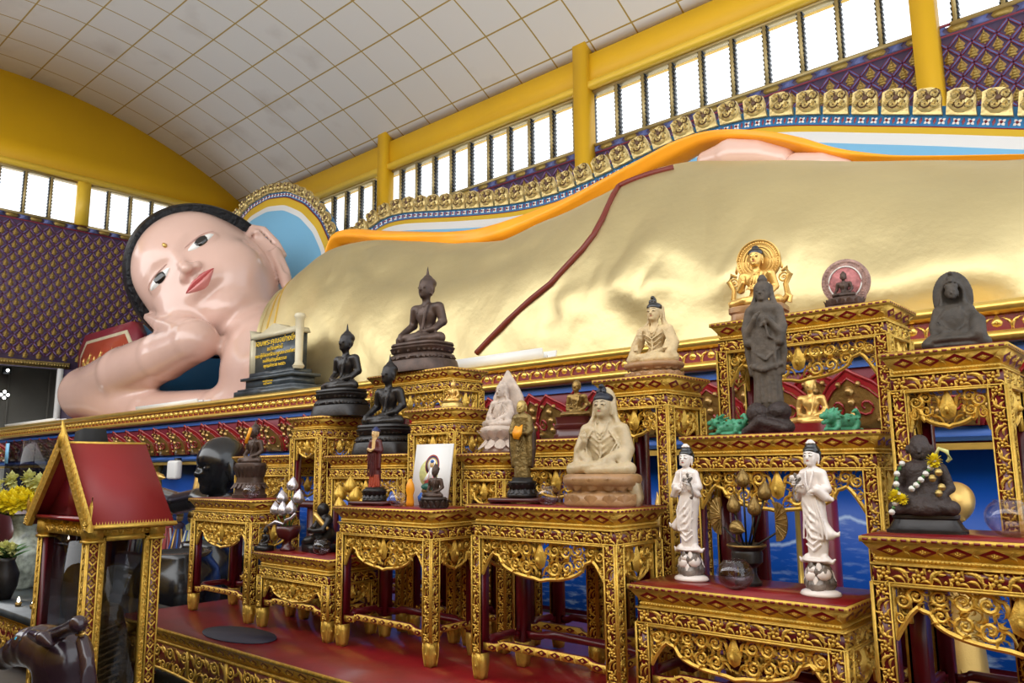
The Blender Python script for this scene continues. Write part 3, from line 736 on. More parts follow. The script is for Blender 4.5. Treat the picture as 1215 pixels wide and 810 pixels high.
def on_face(x, y, off=.0):
    o = H(x, y, 3.0); h = bv.ray_cast(Vector(o), Vector(-HM[:, 2]))
    return (np.array(h[0]) + HM[:, 2] * off) if h[0] is not None else H(x, y, 1)
M['lip_light'] = mat('lower_lip_paint', (.62, .22, .20), .25, coat=.4); M['lid'] = mat('eyelid_paint', (.60, .36, .30), .2, coat=.5)
def face_patch(name, m, rows, off, bulge=0., back=.03):
    # rows: list of (list of (x,y)) lines; a thin shell that follows the face
    mb = MB(); R = []; nr = len(rows)
    for i, r in enumerate(rows):
        n = len(r); R.append([on_face(x, y, off + bulge * sin(PI * i / (nr - 1)) * sin(PI * (j + .0) / (n - 1)) ** .6 - (back if i in (0, nr - 1) or j in (0, n - 1) else 0)) for j, (x, y) in enumerate(r)])
    mb.loft(R, 0, cap=False, closed=False)
    return loc(mb.build(name, m, bud, smooth=True))
def almond(cx, cy, w_, hu, hd, tilt, n=17, m=7, e=1, pw=.8):
    rows = []
    for i in range(m):
        t = i / (m - 1); r = []
        for j in range(n):
            u = -1 + 2 * j / (n - 1); k = (1 - u * u) ** pw
            y = (hu * k) * (1 - t) + (-hd * k) * t
            r.append((cx + u * w_ * cos(tilt) * 1 - y * sin(tilt), cy + u * w_ * sin(tilt) + y * cos(tilt)))
        rows.append(r)
    return rows
for e in (-1, 1):
    face_patch('eye_white', 'eye_white', almond(e * .47, .155, .265, .095, .075, 0), .022, .02)
    face_patch('iris', 'eye_dark', almond(e * .47 + .02, 0.16, .135, .090, .085, 0, 11, 7, pw=.5), .040, .01)
    face_patch('eyelid', 'lid', almond(e * .48, .235, .30, .050, -.012, 0, m=5), .016, .015)
def lips():
    n = 25; up_, lo_ = [], []
    W = .33
    rows_u = []; rows_l = []
    for i in range(6):
        t = i / 5; ru = []; rl = []
        for j in range(n):
            u = -1 + 2 * j / (n - 1); a = abs(u)
            mid = -.475 + .035 * a * a + .0 * cos(u * 9)
            top = mid + (.115 * (1 - a ** 1.7)) * (1 - .22 * math.exp(-(u / .14) ** 2)) + .004
            bot = mid - .135 * (1 - a ** 1.9) ** .9 - .004
            ru.append((u * W, top * (1 - t) + mid * t)); rl.append((u * W * .93, mid * (1 - t) + bot * t))
        rows_u.append(ru); rows_l.append(rl)
    face_patch('upper_lip', 'lip', rows_u, .014, .055); face_patch('lower_lip', 'lip_light', rows_l, .014, .065)
lips()
mb = MB(); q = on_face(0, .50, .0)
mb.lathe([(.001, .0), (.05, .0), (.045, .03), (.015, .05), (.001, .05)], 10)
v = np.vstack(mb.v); mb.v = [q + v[:, :1] * HM[:, 0] * .9 + v[:, 1:2] * HM[:, 1] * 1.3 + v[:, 2:] * HM[:, 2]]
loc(mb.build('forehead_mark', 'gold_bright', bud, smooth=True))
# hair cap
hs = SD()
hs.a(ell((0, .32, -.26), (1.37, 1.58, 1.50)), .1)
hs.a(ell((0, .9, -1.0), (.7, .9, .7)), .3)
hs.cut(lambda p: -(p[:, 1] * .64 - p[:, 2] * .77 - .16 - .22 * np.minimum(p[:, 0], 0) - .05 * p[:, 0]) * .9, .001)
hair = loc(sculpt(lambda p: hs((p - HC) @ HM / HS) * HS, 'hair', 'hair', bud, HC - 2.6, HC + 2.6, .05))
# ------------------------------------------------------------------ the robe
sil = np.array([onY(a, b, 1.)[[0, 2]] - [0, CZ] for a, b in ((330, 400), (336, 372), (348, 350), (362, 330), (380, 308), (400, 292), (430, 288), (470, 289), (520, 291), (560, 290), (600, 286), (640, 268), (700, 239), (740, 217), (770, 202), (800, 193), (850, 192), (1000, 193), (1215, 191))])
def Etgt(r): return np.interp(r, sil[:, 0], sil[:, 1])
XS = np.concatenate([np.linspace(-14.9, -11, 90), np.linspace(-11, 2.2, 260)[1:]])
NV = 110
def section(x, h):
    t = np.linspace(.0, PI * .985, NV)
    yf = np.interp(x, [-15, -12, -8, -5, 0, 3], [7.4, 6.72, 6.66, 6.5, 6.5, 6.6]); yb_ = 10.5
    yc = 8.9; a = np.where(t < PI / 2, yc - yf, yb_ - yc)
    c_ = np.cos(t); y = yc - a * np.sign(c_) * np.abs(c_) ** .86; z = 2.54 + (h - 2.54) * np.abs(np.sin(t)) ** .92 * np.sign(np.sin(t))
    return y, z
G = []
for x in XS:
    lo_, hi_ = 2.6, 9.
    for _ in range(22):
        h = (lo_ + hi_) / 2; y, z = section(x, h); e = (z - CZ) / y; j = e.argmax()
        if e[j] < Etgt(x / y[j]): lo_ = h
        else: hi_ = h
    G.append((h))
G = np.array(G)
for _ in range(25): G[1:-1] = (G[:-2] + 2 * G[1:-1] + G[2:]) / 4
P = np.zeros((len(XS), NV, 3))
for i, x in enumerate(XS):
    y, z = section(x, G[i]); P[i, :, 1] = y; P[i, :, 2] = z
    tt = np.linspace(0, 1, NV)
    P[i, :, 0] = x
# the left hem runs from the rail up to the shoulder: squeeze the first columns onto it
hem = np.interp(np.linspace(0, 1, NV), [0, .18, .35, .50, .62, 1], [-11.6, -11.95, -12.6, -13.8, -14.9, -15.2])
for j in range(NV):
    f = np.clip((XS - XS[0]) / 4.5, 0, 1); P[:, j, 0] = hem[j] * (1 - f) + XS * f + 0 * (XS)
    P[:, j, 0] = hem[j] + (XS[-1] - hem[j]) * ((XS - XS[0]) / (XS[-1] - XS[0]))
    hx = np.interp(P[:, j, 0], XS, G)
    for i in range(len(XS)):
        pass
for i in range(len(XS)):
    for_j = P[i, :, 0]; hx = np.interp(for_j, XS, G)
    t = np.linspace(.0, PI * .985, NV); yf = np.interp(for_j, [-15, -12, -8, -5, 0, 3], [7.4, 6.72, 6.66, 6.5, 6.5, 6.6]); a = np.where(t < PI / 2, 8.9 - yf, 1.6)
    c_ = np.cos(t); P[i, :, 1] = 8.9 - a * np.sign(c_) * np.abs(c_) ** .86; P[i, :, 2] = 2.54 + (hx - 2.54) * np.abs(np.sin(t)) ** .92 * np.sign(np.sin(t))
def grid_bvh(P):
    n, k = P.shape[:2]; i = np.arange(n - 1)[:, None] * k; j = np.arange(k - 1)[None]
    F = np.stack([i + j, i + j + 1, i + k + j + 1, i + k + j], -1).reshape(-1, 4)
    return BVHTree.FromPolygons([tuple(v) for v in P.reshape(-1, 3)], [tuple(int(a) for a in f) for f in F])
rb = grid_bvh(P)
def hit(bvh, a, b):
    d = ray(a, b); d = d / np.linalg.norm(d); h = bvh.ray_cast(Vector((0, 0, CZ)), Vector(d))
    return None if h[0] is None else np.array(h[0])
def folds(P, lines):
    Nn = np.cross(np.gradient(P, axis=1), np.gradient(P, axis=0)); Nn /= np.maximum(np.linalg.norm(Nn, axis=2), 1e-9)[..., None]
    if Nn[200, 30, 1] > 0: Nn = -Nn
    D = np.zeros(P.shape[:2])
    for pts, wd, amp, asym in lines:
        q = [hit(rb, *p) for p in pts]; q = np.array([a for a in q if a is not None])
        if len(q) < 2: continue
        s_ = np.linspace(0, len(q) - 1, 60); q = np.stack([np.interp(s_, np.arange(len(q)), q[:, k]) for k in range(3)], 1)
        for _ in range(4): q[1:-1] = (q[:-2] + 2 * q[1:-1] + q[2:]) / 4
        best = np.full(P.shape[:2], 1e9); side = np.zeros(P.shape[:2]); par = np.zeros(P.shape[:2])
        for k in range(len(q) - 1):
            ba = q[k + 1] - q[k]; pa = P - q[k]; h = np.clip((pa @ ba) / (ba @ ba), 0, 1); dv = pa - h[..., None] * ba; d = np.linalg.norm(dv, axis=2)
            m = d < best; best[m] = d[m]; side[m] = dv[..., 2][m]; par[m] = (k + h[m]) / (len(q) - 1)
        env = np.clip(np.minimum(par, 1 - par) * 6, 0, 1) ** .6
        up_ = side > 0; w2 = np.where(up_, wd * asym, wd)
        D += .42 * amp * env * np.exp(-(best / w2) ** 2)
    return P + Nn * D[..., None]
F_ = [([(745, 288), (790, 292), (830, 308), (865, 330), (885, 345)], .16, .13, 2.2),
      ([(742, 303), (765, 318), (790, 338), (830, 347), (870, 350)], .15, .13, 1.8),
      ([(885, 345), (950, 352), (1040, 352), (1130, 342), (1215, 332)], .14, .12, 2.6),
      ([(1215, 318), (1120, 325), (1050, 338), (980, 345)], .12, .07, 2.0),
      ([(725, 330), (750, 340), (770, 352), (760, 345)], .15, .10, 1.8),
      ([(700, 335), (735, 345), (770, 360), (800, 400)], .16, .10, 1.6),
      ([(668, 345), (672, 380), (664, 415)], .14, .09, 2.2),
      ([(840, 290), (900, 270), (1000, 262), (1215, 250)], .5, .10, 2.0),
      ([(860, 320), (900, 332), (940, 335)], .2, .08, 2.),
      ([(432, 292), (430, 310), (446, 325), (480, 328), (560, 322), (640, 300)], .22, -.16, 1.4),
      ([(420, 292), (414, 310), (418, 330)], .10, .07, 1.4), ([(440, 292), (440, 305), (452, 318)], .10, .08, 1.4), ([(404, 296), (396, 318), (392, 335)], .10, .06, 1.4),
      ([(640, 292), (600, 318), (540, 335), (470, 340)], .5, .09, 1.4),
      ([(640, 400), (690, 395), (760, 392), (830, 380)], .3, -.08, 1.4),
      ([(480, 300), (540, 303), (600, 300), (650, 280)], .12, .05, 1.4)]
P = folds(P, F_)
# gentle unevenness of the gilded surface
Xn, Zn, Yn = P[..., 0], P[..., 2], P[..., 1]
P[..., 1] += .018 * np.sin(Xn * 1.7 + Zn * 2.1) + .012 * np.sin(Xn * 3.9 - Zn * 3.3 + 1) + .008 * np.sin(Xn * 7.1 + Zn * 6.7)
mb = MB(); mb.loft(P, 0, cap=False, closed=False); 
rn = P[::-1]
robe = loc(mb.build('robe', 'robe', bud, smooth=True))
ed = P[0]; hem_o = MB(); hem_o.tube(ed[2:75], .055, 6); loc(hem_o.build('robe_hem', 'robe', bud, smooth=True))
rb = grid_bvh(P)
for k, offp in enumerate((6, 11)):
    mb = MB(); mb.tube(P[offp][4:62] + np.array([0, -.0, .0]), .022, 5); loc(mb.build('robe_fold', 'gold_rail', bud, smooth=True))
sm = [hit(rb, *p) for p in ((800, 200), (770, 208), (748, 216), (735, 222), (728, 233), (715, 262), (705, 280), (692, 297), (675, 315), (655, 337), (630, 357), (605, 380), (585, 400), (566, 420))]
sm = np.array([q for q in sm if q is not None]); s_ = np.linspace(0, len(sm) - 1, 60); sm = np.stack([np.interp(s_, np.arange(len(sm)), sm[:, k]) for k in range(3)], 1)
mb = MB(); mb.tube(sm + [0, -.01, .01], .036, 6); loc(mb.build('seam', 'seam', bud, smooth=True))
# hand resting on the hip, seen above the ridge
hd = SD(); Yh = 8.9
hd.c([pY(838, 190, Yh), pY(866, 184, Yh), pY(900, 183, Yh + .1), pY(930, 188, Yh + .1)], [.12, .20, .19, .14], .1)
hd.c([pY(945, 194, Yh), pY(975, 194, Yh), pY(1004, 197, Yh)], [.13, .13, .08], .06)
loc(sculpt(hd, 'resting_hand', 'skin', bud, (-6, 8, 4.2), (-2, 10, 6.4), .03))
# ------------------------------------------------------------------ orange sash
sa = [((388, 330), .05), ((396, 300), .10), ((402, 283), .10), ((425, 281), .14), ((460, 286), .16), ((520, 288), .17), ((575, 287), .17), ((620, 275), .17), ((680, 250), .15), ((730, 221), .13), ((770, 199), .11), ((805, 181), .11), ((840, 165), .075), ((880, 162), .065), ((925, 167), .075), ((960, 176), .085), ((1000, 187), .06), ((1060, 191), .03), ((1120, 191), .025), ((1215, 189.5), .02), ((1270, 189), .02)]
pts = [onY(a, b, 8.95) for (a, b), r in sa]; rr = np.array([r for _, r in sa]); n = 140; s_ = np.linspace(0, len(pts) - 1, n); pts = np.array(pts)
pts = np.stack([np.interp(s_, np.arange(len(rr)), pts[:, k]) for k in range(3)], 1); rr = np.interp(s_, np.arange(len(rr)), rr)
for _ in range(8): pts[1:-1] = (pts[:-2] + 2 * pts[1:-1] + pts[2:]) / 4
rings = []
for p, r in zip(pts, rr):
    a = np.arange(24) * 2 * PI / 24; w_ = 1 + .07 * np.sin(a * 5 + p[0] * 1.3)
    rings.append(np.stack([np.full(24, p[0]) , p[1] + np.cos(a) * (.06 + r * 1.5) * w_, p[2] + np.sin(a) * r * w_ + np.cos(a) * -.03], 1))
mb = MB(); mb.loft(rings)
tag(mb.build('sash', 'orange', None, smooth=True), 'long orange satin sash draped along the top of the giant gilded statue', 'sash')
# ------------------------------------------------------------------ pillow under the head
pw_ = thing('pillow', 'large blue block pillow with carved gold end beneath the giant statue\'s elbow and head', 'pillow', (-19.6, 8.6, 2.53))
x0, x1, y0, y1, z0, z1 = -2.5, 1.0, -.9, 1.9, 0, 2.4
def rp(dx, dz, c_=.35): return [(x0 + dx, z0), (x1 - dx, z0), (x1 - dx, z1 - dz - c_), (x1 - dx - c_, z1 - dz), (x0 + dx + c_, z1 - dz), (x0 + dx, z1 - dz - c_)]
mb = MB(); mb.prism(rp(0, 0), (0, 0, 0), U3, V3, -N3, y0, y1); o = mb.build('cushion', 'pillow', pw_)
bvm = o.modifiers.new('b', 'BEVEL'); bvm.width = .09; bvm.segments = 4
mb = MB(); mb.prism(rp(-.03, -.03), (0, 0, 0), U3, V3, -N3, y0 - .1, y0 + .14); mb.build('end_border', 'crimson', pw_)
mb = MB(); mb.prism(rp(.16, .16), (0, 0, 0), U3, V3, -N3, y0 - .13, y0 - .08); mb.prism(rp(.24, .24), (0, 0, 0), U3, V3, -N3, y0 - .14, y0 - .12, 1)
for i in range(9):
    for j in range(4):
        xx = x0 + .5 + i * .34; zz = .3 + j * .42 + .1 * (i % 2)
        if zz < z1 - .35: mb.frame(LEAF2, (xx, y0 - .14, zz), U3 * (1 if i % 2 else -1), V3, N3, .26, .26, .06, 1.1, 2)
mb.build('end_panel', ['marble', 'maroon_red', 'gold_bright'], pw_)
# ------------------------------------------------------------------ marble plaque and light troughs on the rail
pq = thing('plaque', 'dark marble plaque with gold lettering in a cream frame on the plinth rail', 'plaque', (-10.3, 6.32, 2.534)); pq.scale = (.95, 1, .80)
mb = MB()
for hx, hy, a, b in ((.85, .28, 0, .10), (.80, .25, .10, .14), (.66, .20, .14, .16), (.66, .19, .16, .30), (.74, .24, .30, .35), (.60, .17, .35, .44)): mb.box((-hx, -hy, a), (hx, hy, b))
mb.build('pedestal', 'granite', pq)
mb = MB(); mb.box((-.60, -.08, .44), (.60, .08, 1.10)); mb.build('slab', 'granite', pq)
mb = MB(); mb.prism([(-.68, 1.10), (-.72, 1.30), (-.62, 1.20), (-.35, 1.20), (0, 1.34), (.35, 1.20), (.60, 1.20), (.66, 1.10)], (0, 0, 0), U3, V3, N3, -.10, .13)
mb.box((-.69, -.13, .46), (-.60, .10, 1.12))
mb.build('cream_frame', 'marble', pq)
mb = MB(); mb.lathe([(.001, .42), (.07, .42), (.09, .47), (.07, .50), (.055, .54), (.06, 1.1), (.065, 1.32), (.09, 1.36), (.07, 1.42), (.001, 1.43)], 14, (.66, -.09)); mb.build('scroll_post', 'marble', pq, smooth=True, angle=50)
def text(name, s, size, loc_, parent, m, ext=.004, align='CENTER', rot=(PI / 2, 0, 0)):
    c = bpy.data.curves.new(name, 'FONT'); c.body = s; c.size = size; c.extrude = ext; c.align_x = align; c.align_y = 'CENTER'; c.materials.append(M[m]); c.resolution_u = 2
    t_ = bpy.data.objects.new(name + '_curve', c); C.objects.link(t_); bpy.context.view_layer.update()
    me = bpy.data.meshes.new_from_object(t_.evaluated_get(bpy.context.evaluated_depsgraph_get())); bpy.data.objects.remove(t_)
    o = bpy.data.objects.new(name, me); C.objects.link(o); o.parent = parent; o.location = loc_; o.rotation_euler = rot; return o
for s, sz, z in (('ขอบพระคุณอย่างยิ่ง', .155, 1.015), ('ณวัดแห่งนี้', .105, .885), ('คณะผู้มีจิตศรัทธาบูรณะองค์พระ', .098, .775), ('ขอให้เจริญในธรรม', .095, .665), ('พุทธศักราช ๒๕๕๖', .09, .565)):
    text('lettering', s, sz, (-.02, -.087, z), pq, 'letter')
for i, s in enumerate(('ขออนุโมทนาบุญ', 'แด่ผู้ร่วมสร้าง')): text('lettering', s, .045, (0, -.196, .255 - .05 * i), pq, 'letter')
for k, (xa, xb, lab, y) in enumerate(((-22.3, -18.9, 'white lamp trough on the plinth rail, at the far left end', 6.12), (-14.75, -12.4, 'white lamp trough on the plinth rail, before the giant elbow', 6.12), (-6.35, -5.05, 'white lamp trough on the plinth rail below the red robe seam', 6.12))):
    t = thing('light_trough', lab, 'lamp', ((xa + xb) / 2, y + .1, 2.533), 0, 'white lamp troughs on the rail'); L = (xb - xa) / 2
    mb = MB(); h_ = .12 if k == 2 else .075
    mb.prism([(-.10, 0), (.10, 0), (.13, h_), (.11, h_), (.085, .02), (-.085, .02), (-.11, h_), (-.13, h_)], (-L, 0, 0), (0, 1, 0), (0, 0, 1), (1, 0, 0), 0, 2 * L); mb.build('casing', 'tube', t)
    mb = MB(); mb.tube([(-L + .04, 0, .05), (L - .04, 0, .05)], .02, 8); mb.build('tube', 'white', t, smooth=True)
# ------------------------------------------------------------------ carved altar tables
AX = [(np.array([1., 0, 0]), np.array([0, -1., 0])), (np.array([0, 1., 0]), np.array([1., 0, 0])), (np.array([-1., 0, 0]), np.array([0, 1., 0])), (np.array([0, -1., 0]), np.array([-1., 0, 0]))]
ZV = np.array([0, 0, 1.])
def frustum(mb, w0, d0, z0, w1, d1, z1, mi=0):
    R = [[(-w / 2, -d / 2, z), (w / 2, -d / 2, z), (w / 2, d / 2, z), (-w / 2, d / 2, z)] for w, d, z in ((w0, d0, z0), (w1, d1, z1))]
    mb.loft(R, mi)
def row(mb, o, U, V_, N, L, pitch, unit, off=0.):
    n = max(1, int(round(L / pitch))); p = L / n
    for i in range(n): unit(o + U * (-L / 2 + (i + .5) * p), i, p)
def band(mb, o, U, V_, N, L, h, g=0, seed=0):
    # dense relief: rosettes alternating with scrolled leaves between two fillets
    def unit(c, i, p):
        s_ = h * .5
        if i % 2 == 0:
            mb.frame(ROS, c, U, V_, N, s_ * 1.0, s_ * 1.0, .011, .2 * i, g)
            for a in (.785, 2.356, 3.927, 5.498): mb.frame(LEAF, c + (U * cos(a) + V_ * sin(a)) * s_ * 1.02, U, V_, N, s_ * .62, s_ * .72, .010, a + .5, g)
        else:
            mb.frame(LEAF2, c, U, V_, N, s_ * 1.3, s_ * 1.35, .012, .75 if (i // 2) % 2 else -.75, g)
            mb.frame(LEAF, c + U * s_ * .15 + V_ * s_ * .5, U, V_, N, s_ * .75, s_ * .8, .010, 2.6, g)
            mb.frame(LEAF, c - U * s_ * .15 - V_ * s_ * .5, U, V_, N, s_ * .75, s_ * .8, .010, -.5, g)
            for e in (-1, 1): mb.frame(BEAD, c + U * e * s_ * .75 - V_ * e * s_ * .55, U, V_, N, s_ * .2, s_ * .2, .007, 0, g)
    row(mb, o, U, V_, N, L, h * .92, unit)
def edge_strips(mb, o, U, V_, N, L, h, t=.006, g=0):
    for s_ in (-1, 1): mb.obox(o + V_ * s_ * (h / 2 - t / 2), U, V_, N, L / 2, t / 2, .009, g)
def apron_outline(L, D, n=40):
    # lower edge: bracket at each leg, a peak, then a lobe to the middle
    pts = []
    for i in range(n + 1):
        u = -1 + 2 * i / n; a = abs(u)
        if a > .80: v = -.42 - .62 * ((a - .80) / .20) ** 1.3
        elif a > .70: v = -.42 - .10 * (.80 - a) / .10
        else:
            t = a / .70; v = -.50 - .50 * math.sqrt(max(0, 1 - t ** 2.2)) - .05 * math.exp(-(t / .1) ** 2)
        pts.append((u * L / 2, v * D))
    return pts
def apron(name, par, U, N, d, zt, L, D, narrow):
    mb = MB(); o = N * d + ZV * zt
    ol = apron_outline(L, D)
    if narrow: ol = [(u, v * (.9 if abs(u) < L * .3 else 1)) for u, v in ol]
    P3 = np.array([o + U * u + ZV * v for u, v in ol]); mb.tube(P3, .009, 5)
    mb.tube([o + U * -L / 2 + ZV * 0, o + U * L / 2 + ZV * 0], .008, 4)
    for s_ in (-1, 1): mb.tube([o + U * s_ * L / 2, o + U * s_ * L / 2 - ZV * D * 1.04], .009, 4)
    # flame in the middle, spirals to either side, small leaves filling the gaps
    hD = D
    mb.frame(FLAME, o + ZV * (-D * .48) + N * .002, U, ZV, N, D * .50, D * .56, .028)
    for a in (-1, 1):
        mb.frame(LEAF2, o + U * a * D * .26 - ZV * D * .74, U * a, ZV, N, D * .22, D * .2, .014, .5)
        mb.frame(LEAF, o + U * a * D * .26 - ZV * D * .25, U * a, ZV, N, D * .2, D * .2, .014, 1.1)
    def low(u): return np.interp(u, [p[0] for p in ol], [p[1] for p in ol])
    r = D * .25; u = D * .50; k = 0
    while u < L / 2 - r * .35:
        for a in (-1, 1):
            lo_ = low(a * u); av = -lo_ - .012
            nrow = 2 if av > r * 2.5 else 1
            for q in range(nrow):
                rr = min(r, av / (2 * nrow)); cz = -(q + .5) * av / nrow - .004
                c = o + U * a * u + ZV * cz
                mb.frame(SCROLL, c - N * .004, U * a, ZV, N, rr * 1.02, rr * 1.02, .022, (k * 1.9 + q * 2.4), 0)
                for e in range(4):
                    an = e * PI / 2 + k + .6
                    mb.frame(LEAF, c + (U * cos(an) + ZV * sin(an)) * rr * 1.02, U, ZV, N, rr * .55, rr * .75, .018, an + 1.9, 0)
        u += r * 1.6; k += 1
    pitch = .021; rows = int(D * 1.1 / pitch); cols_n = int(L / pitch); rr_ = random.Random(int(L * 1000) + int(D * 1000))
    for i in range(cols_n):
        for j in range(rows):
            uu = -L / 2 + (i + .5 + .5 * (j % 2)) * pitch; vz = -(j + .5) * pitch * .95
            if vz < low(uu) + .006 or abs(uu) > L / 2 - .004: continue
            if abs(uu) < D * .22 and -D * .85 < vz < -.01: continue
            an = (1.1 + .7 * sin(i * .9) + j * 1.3) * (1 if uu > 0 else -1) + (0 if uu > 0 else PI)
            mb.frame(LEAF if (i + j) % 3 else LEAF2, o + U * uu + ZV * vz - N * .004, U, ZV, N, .0135, .017, .012, an, 0)
    for a in (-1, 1):
        mb.frame(SCROLL, o + U * a * (L / 2 - .030) - ZV * (D * .30), U * a, ZV, N, .027, .027, .022, 2.2, 0)
        mb.frame(SCROLL, o + U * a * (L / 2 - .020) - ZV * (D * .62), U * a, ZV, N, .018, .022, .020, 2.8, 0)
    m = mb.build(name, 'gold', par, smooth=True, angle=60, fix=False)
    return m
def stretcher(name, par, U, N, d, z, L, th=.02):
    n = 24; up_, lo_ = [], []
    for i in range(n + 1):
        t = i / n; a = abs(2 * t - 1); x = (t - .5) * L
        step = .018 if a < .66 else (.018 * (1 - (a - .66) / .12) if a < .78 else 0)
        up_.append((x, .018 + step)); lo_.append((x, -.018 + step * 1.0))
    mb = MB(); o = N * d + ZV * z
    mb.prism(up_ + lo_[::-1], o, U, ZV, N, -th, 0, 1)
    mb.prism([(x, y - .001) for x, y in up_] + [(x, y + .001) for x, y in lo_[::-1]], o, U, ZV, N, 0, .003, 0)
    def unit(c, i, p):
        x = (c - o) @ U; a = abs(2 * x / L); st = .018 if a < .66 else (.018 * (1 - (a - .66) / .12) if a < .78 else 0)
        c = c + ZV * st + N * .003
        mb.frame(D4, c, U, ZV, N, p * .42, .013, .003, 0, 1); mb.frame(ROS, c + N * .003, U, ZV, N, .011, .009, .006, 0, 0)
        for s_ in (-1, 1): mb.frame(LEAF, c + U * s_ * p * .42, U, ZV, N, p * .20, .012, .006, 1.57 * s_, 0)
    row(mb, o, U, ZV, N, L * .94, .075, unit)
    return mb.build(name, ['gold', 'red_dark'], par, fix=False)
def table_parts(t, w, d, h, narrow=False, low=False, stz=.155):
    lw = .058; W2, D2 = w - .05, d - .05
    # top: lacquered board with a dotted gold edge over a sloping cornice with lozenges, then a bead row
    mb = MB(); mb.box((-w / 2, -d / 2, h - .022), (w / 2, d / 2, h - .003), 0); mb.box((-w / 2 + .008, -d / 2 + .008, h - .003), (w / 2 - .008, d / 2 - .008, h), 1)
    frustum(mb, W2 - .035, D2 - .035, h - .072, w - .012, d - .012, h - .022, 0)
    for k, (U, N) in enumerate(AX[:4]):
        L, dd = (w, d) if k % 2 == 0 else (d, w)
        if k == 2: continue
        o = N * (dd / 2) + ZV * (h - .0125)
        row(mb, o, U, ZV, N, L - .01, .030, lambda c, i, p: (mb.obox(c, U, ZV, N, .0085, .0038, .0012, 1), mb.frame(BEAD, c + U * p / 2, U, ZV, N, .005, .005, .003, 0, 0)))
        sl = math.atan2(.050, .0365); nv = (N * sin(sl) - ZV * cos(sl)); vv = (ZV * sin(sl) + N * cos(sl))
        oc = N * (dd / 2 - .0235) + ZV * (h - .047); Lc = L - .08
        def unit(c, i, p):
            mb.frame(D4, c, U, vv, nv, p * .44, .024, .003, 0, 1)
            mb.frame(D4, c + nv * .002, U, vv, nv, p * .24, .011, .003, 0, 0)
            mb.frame(ROS, c + nv * .003, U, vv, nv, .013, .011, .006, 0, 0)
            for s_ in (-1, 1):
                mb.frame(LEAF, c + U * p * .5 + vv * s_ * .012, U, vv, nv, .016, .014, .006, s_ * .9, 0)
            mb.frame(LEAF, c + U * p * .46, U, vv, nv, .012, .016, .006, 1.57, 0)
        row(mb, oc, U, vv, nv, Lc, .098, unit)
    mb.build('table_top', ['gold', 'red'], t, fix=False)
    # frieze with the bead row above it
    mb = MB(); zf1 = h - .086; fh = .066; zf0 = zf1 - fh
    mb.box((-W2 / 2 + .014, -D2 / 2 + .014, zf1), (W2 / 2 - .014, D2 / 2 - .014, h - .072), 0)
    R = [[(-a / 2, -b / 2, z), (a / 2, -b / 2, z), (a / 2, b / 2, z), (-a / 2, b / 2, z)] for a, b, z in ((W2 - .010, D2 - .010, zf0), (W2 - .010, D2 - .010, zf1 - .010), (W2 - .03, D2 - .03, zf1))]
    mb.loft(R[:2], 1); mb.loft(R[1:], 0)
    for k, (U, N) in enumerate(AX[:4]):
        if k == 2: continue
        L, dd = (W2, D2) if k % 2 == 0 else (D2, W2)
        row(mb, N * (dd / 2 - .014) + ZV * (h - .079), U, ZV, N, L - .02, .0125, lambda c, i, p: mb.frame(BEAD, c, U, ZV, N, .0062, .0068, .010, 0, 0))
        o = N * (dd / 2 - .005) + ZV * (zf0 + fh / 2 - .004)
        band(mb, o, U, ZV, N, L - .02, fh - .006); edge_strips(mb, o, U, ZV, N, L, fh - .002, .006)
        mb.obox(o - ZV * (fh / 2 + .004), U, ZV, N, (L - 2 * lw) / 2 + .01, .004, .012, 0)
    mb.build('frieze', ['gold', 'red_dark'], t, fix=False)  # lacquer ground in the darker red, painting crevice shade behind the relief
    # legs
    for sx in (-1, 1):
        for sy in (-1, 1):
            mb = MB(); cx, cy = sx * (W2 / 2 - lw / 2), sy * (D2 / 2 - lw / 2); a = lw / 2
            prof = [(0, a * .74), (.02, a * .84), (.05, a * .97), (.085, a * 1.04), (.12, a), (zf0, a)]
            R = []
            for z, r in prof:
                ex = (r - a); R.append([(cx - r + ex * sx * .0, cy - r, z), (cx + r, cy - r, z), (cx + r, cy + r, z), (cx - r, cy + r, z)])
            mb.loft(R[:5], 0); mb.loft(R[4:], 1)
            for k, (U, N) in enumerate(AX[:4]):
                if (k == 0 and sy > 0) or (k == 2) or (k == 1 and sx < 0) or (k == 3 and sx > 0):
                    continue
                o = np.array([cx, cy, (zf0 + .12) / 2]) + N * a; L = zf0 - .12
                # carved strip runs up the leg
                mbU, mbV = ZV, np.cross(N, ZV)
                band(mb, o + N * .001, mbU, mbV, N, L, lw - .008); edge_strips(mb, o, mbU, mbV, N, L, lw, .004)
                of = np.array([cx, cy, .065]) + N * a * 1.10
                mb.frame(FLAME, of - N * a * .08, U, ZV, N, .028, .045, .010, 0, 0); 
                for s_ in (-1, 1): mb.tube([np.array([cx, cy, 0]) + U * s_ * r * .94 + N * r + ZV * z for z, r in prof[:5]], .0035, 4, 0)
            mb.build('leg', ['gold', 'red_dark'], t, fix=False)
    # aprons on four sides, low stretchers
    Dp = min(.17, (h - .2) * .45) if not narrow else .15
    if low: Dp = min(.15, zf0 - .2)
    for k, (U, N) in enumerate(AX):
        L, dd = (W2, D2) if k % 2 == 0 else (D2, W2)
        if k != 2: apron('apron', t, U, N, dd / 2 - .016, zf0 - .004, L - 2 * lw, Dp, L < .6)
        stretcher('stretcher', t, U, N, dd / 2 - .018, stz, L - 2 * lw)
    # corner fillets of the opening
    return t
def altar_table(x0, x1, yf, d, ztop, zbase, label, group=None, narrow=False, rz=0.):
    w = x1 - x0; h = ztop - zbase
    t = thing('altar_table', label, 'table', ((x0 + x1) / 2, yf + d / 2, zbase), rz, group)
    return table_parts(t, w, d, h, narrow, low=h < .6)
ZD = .45
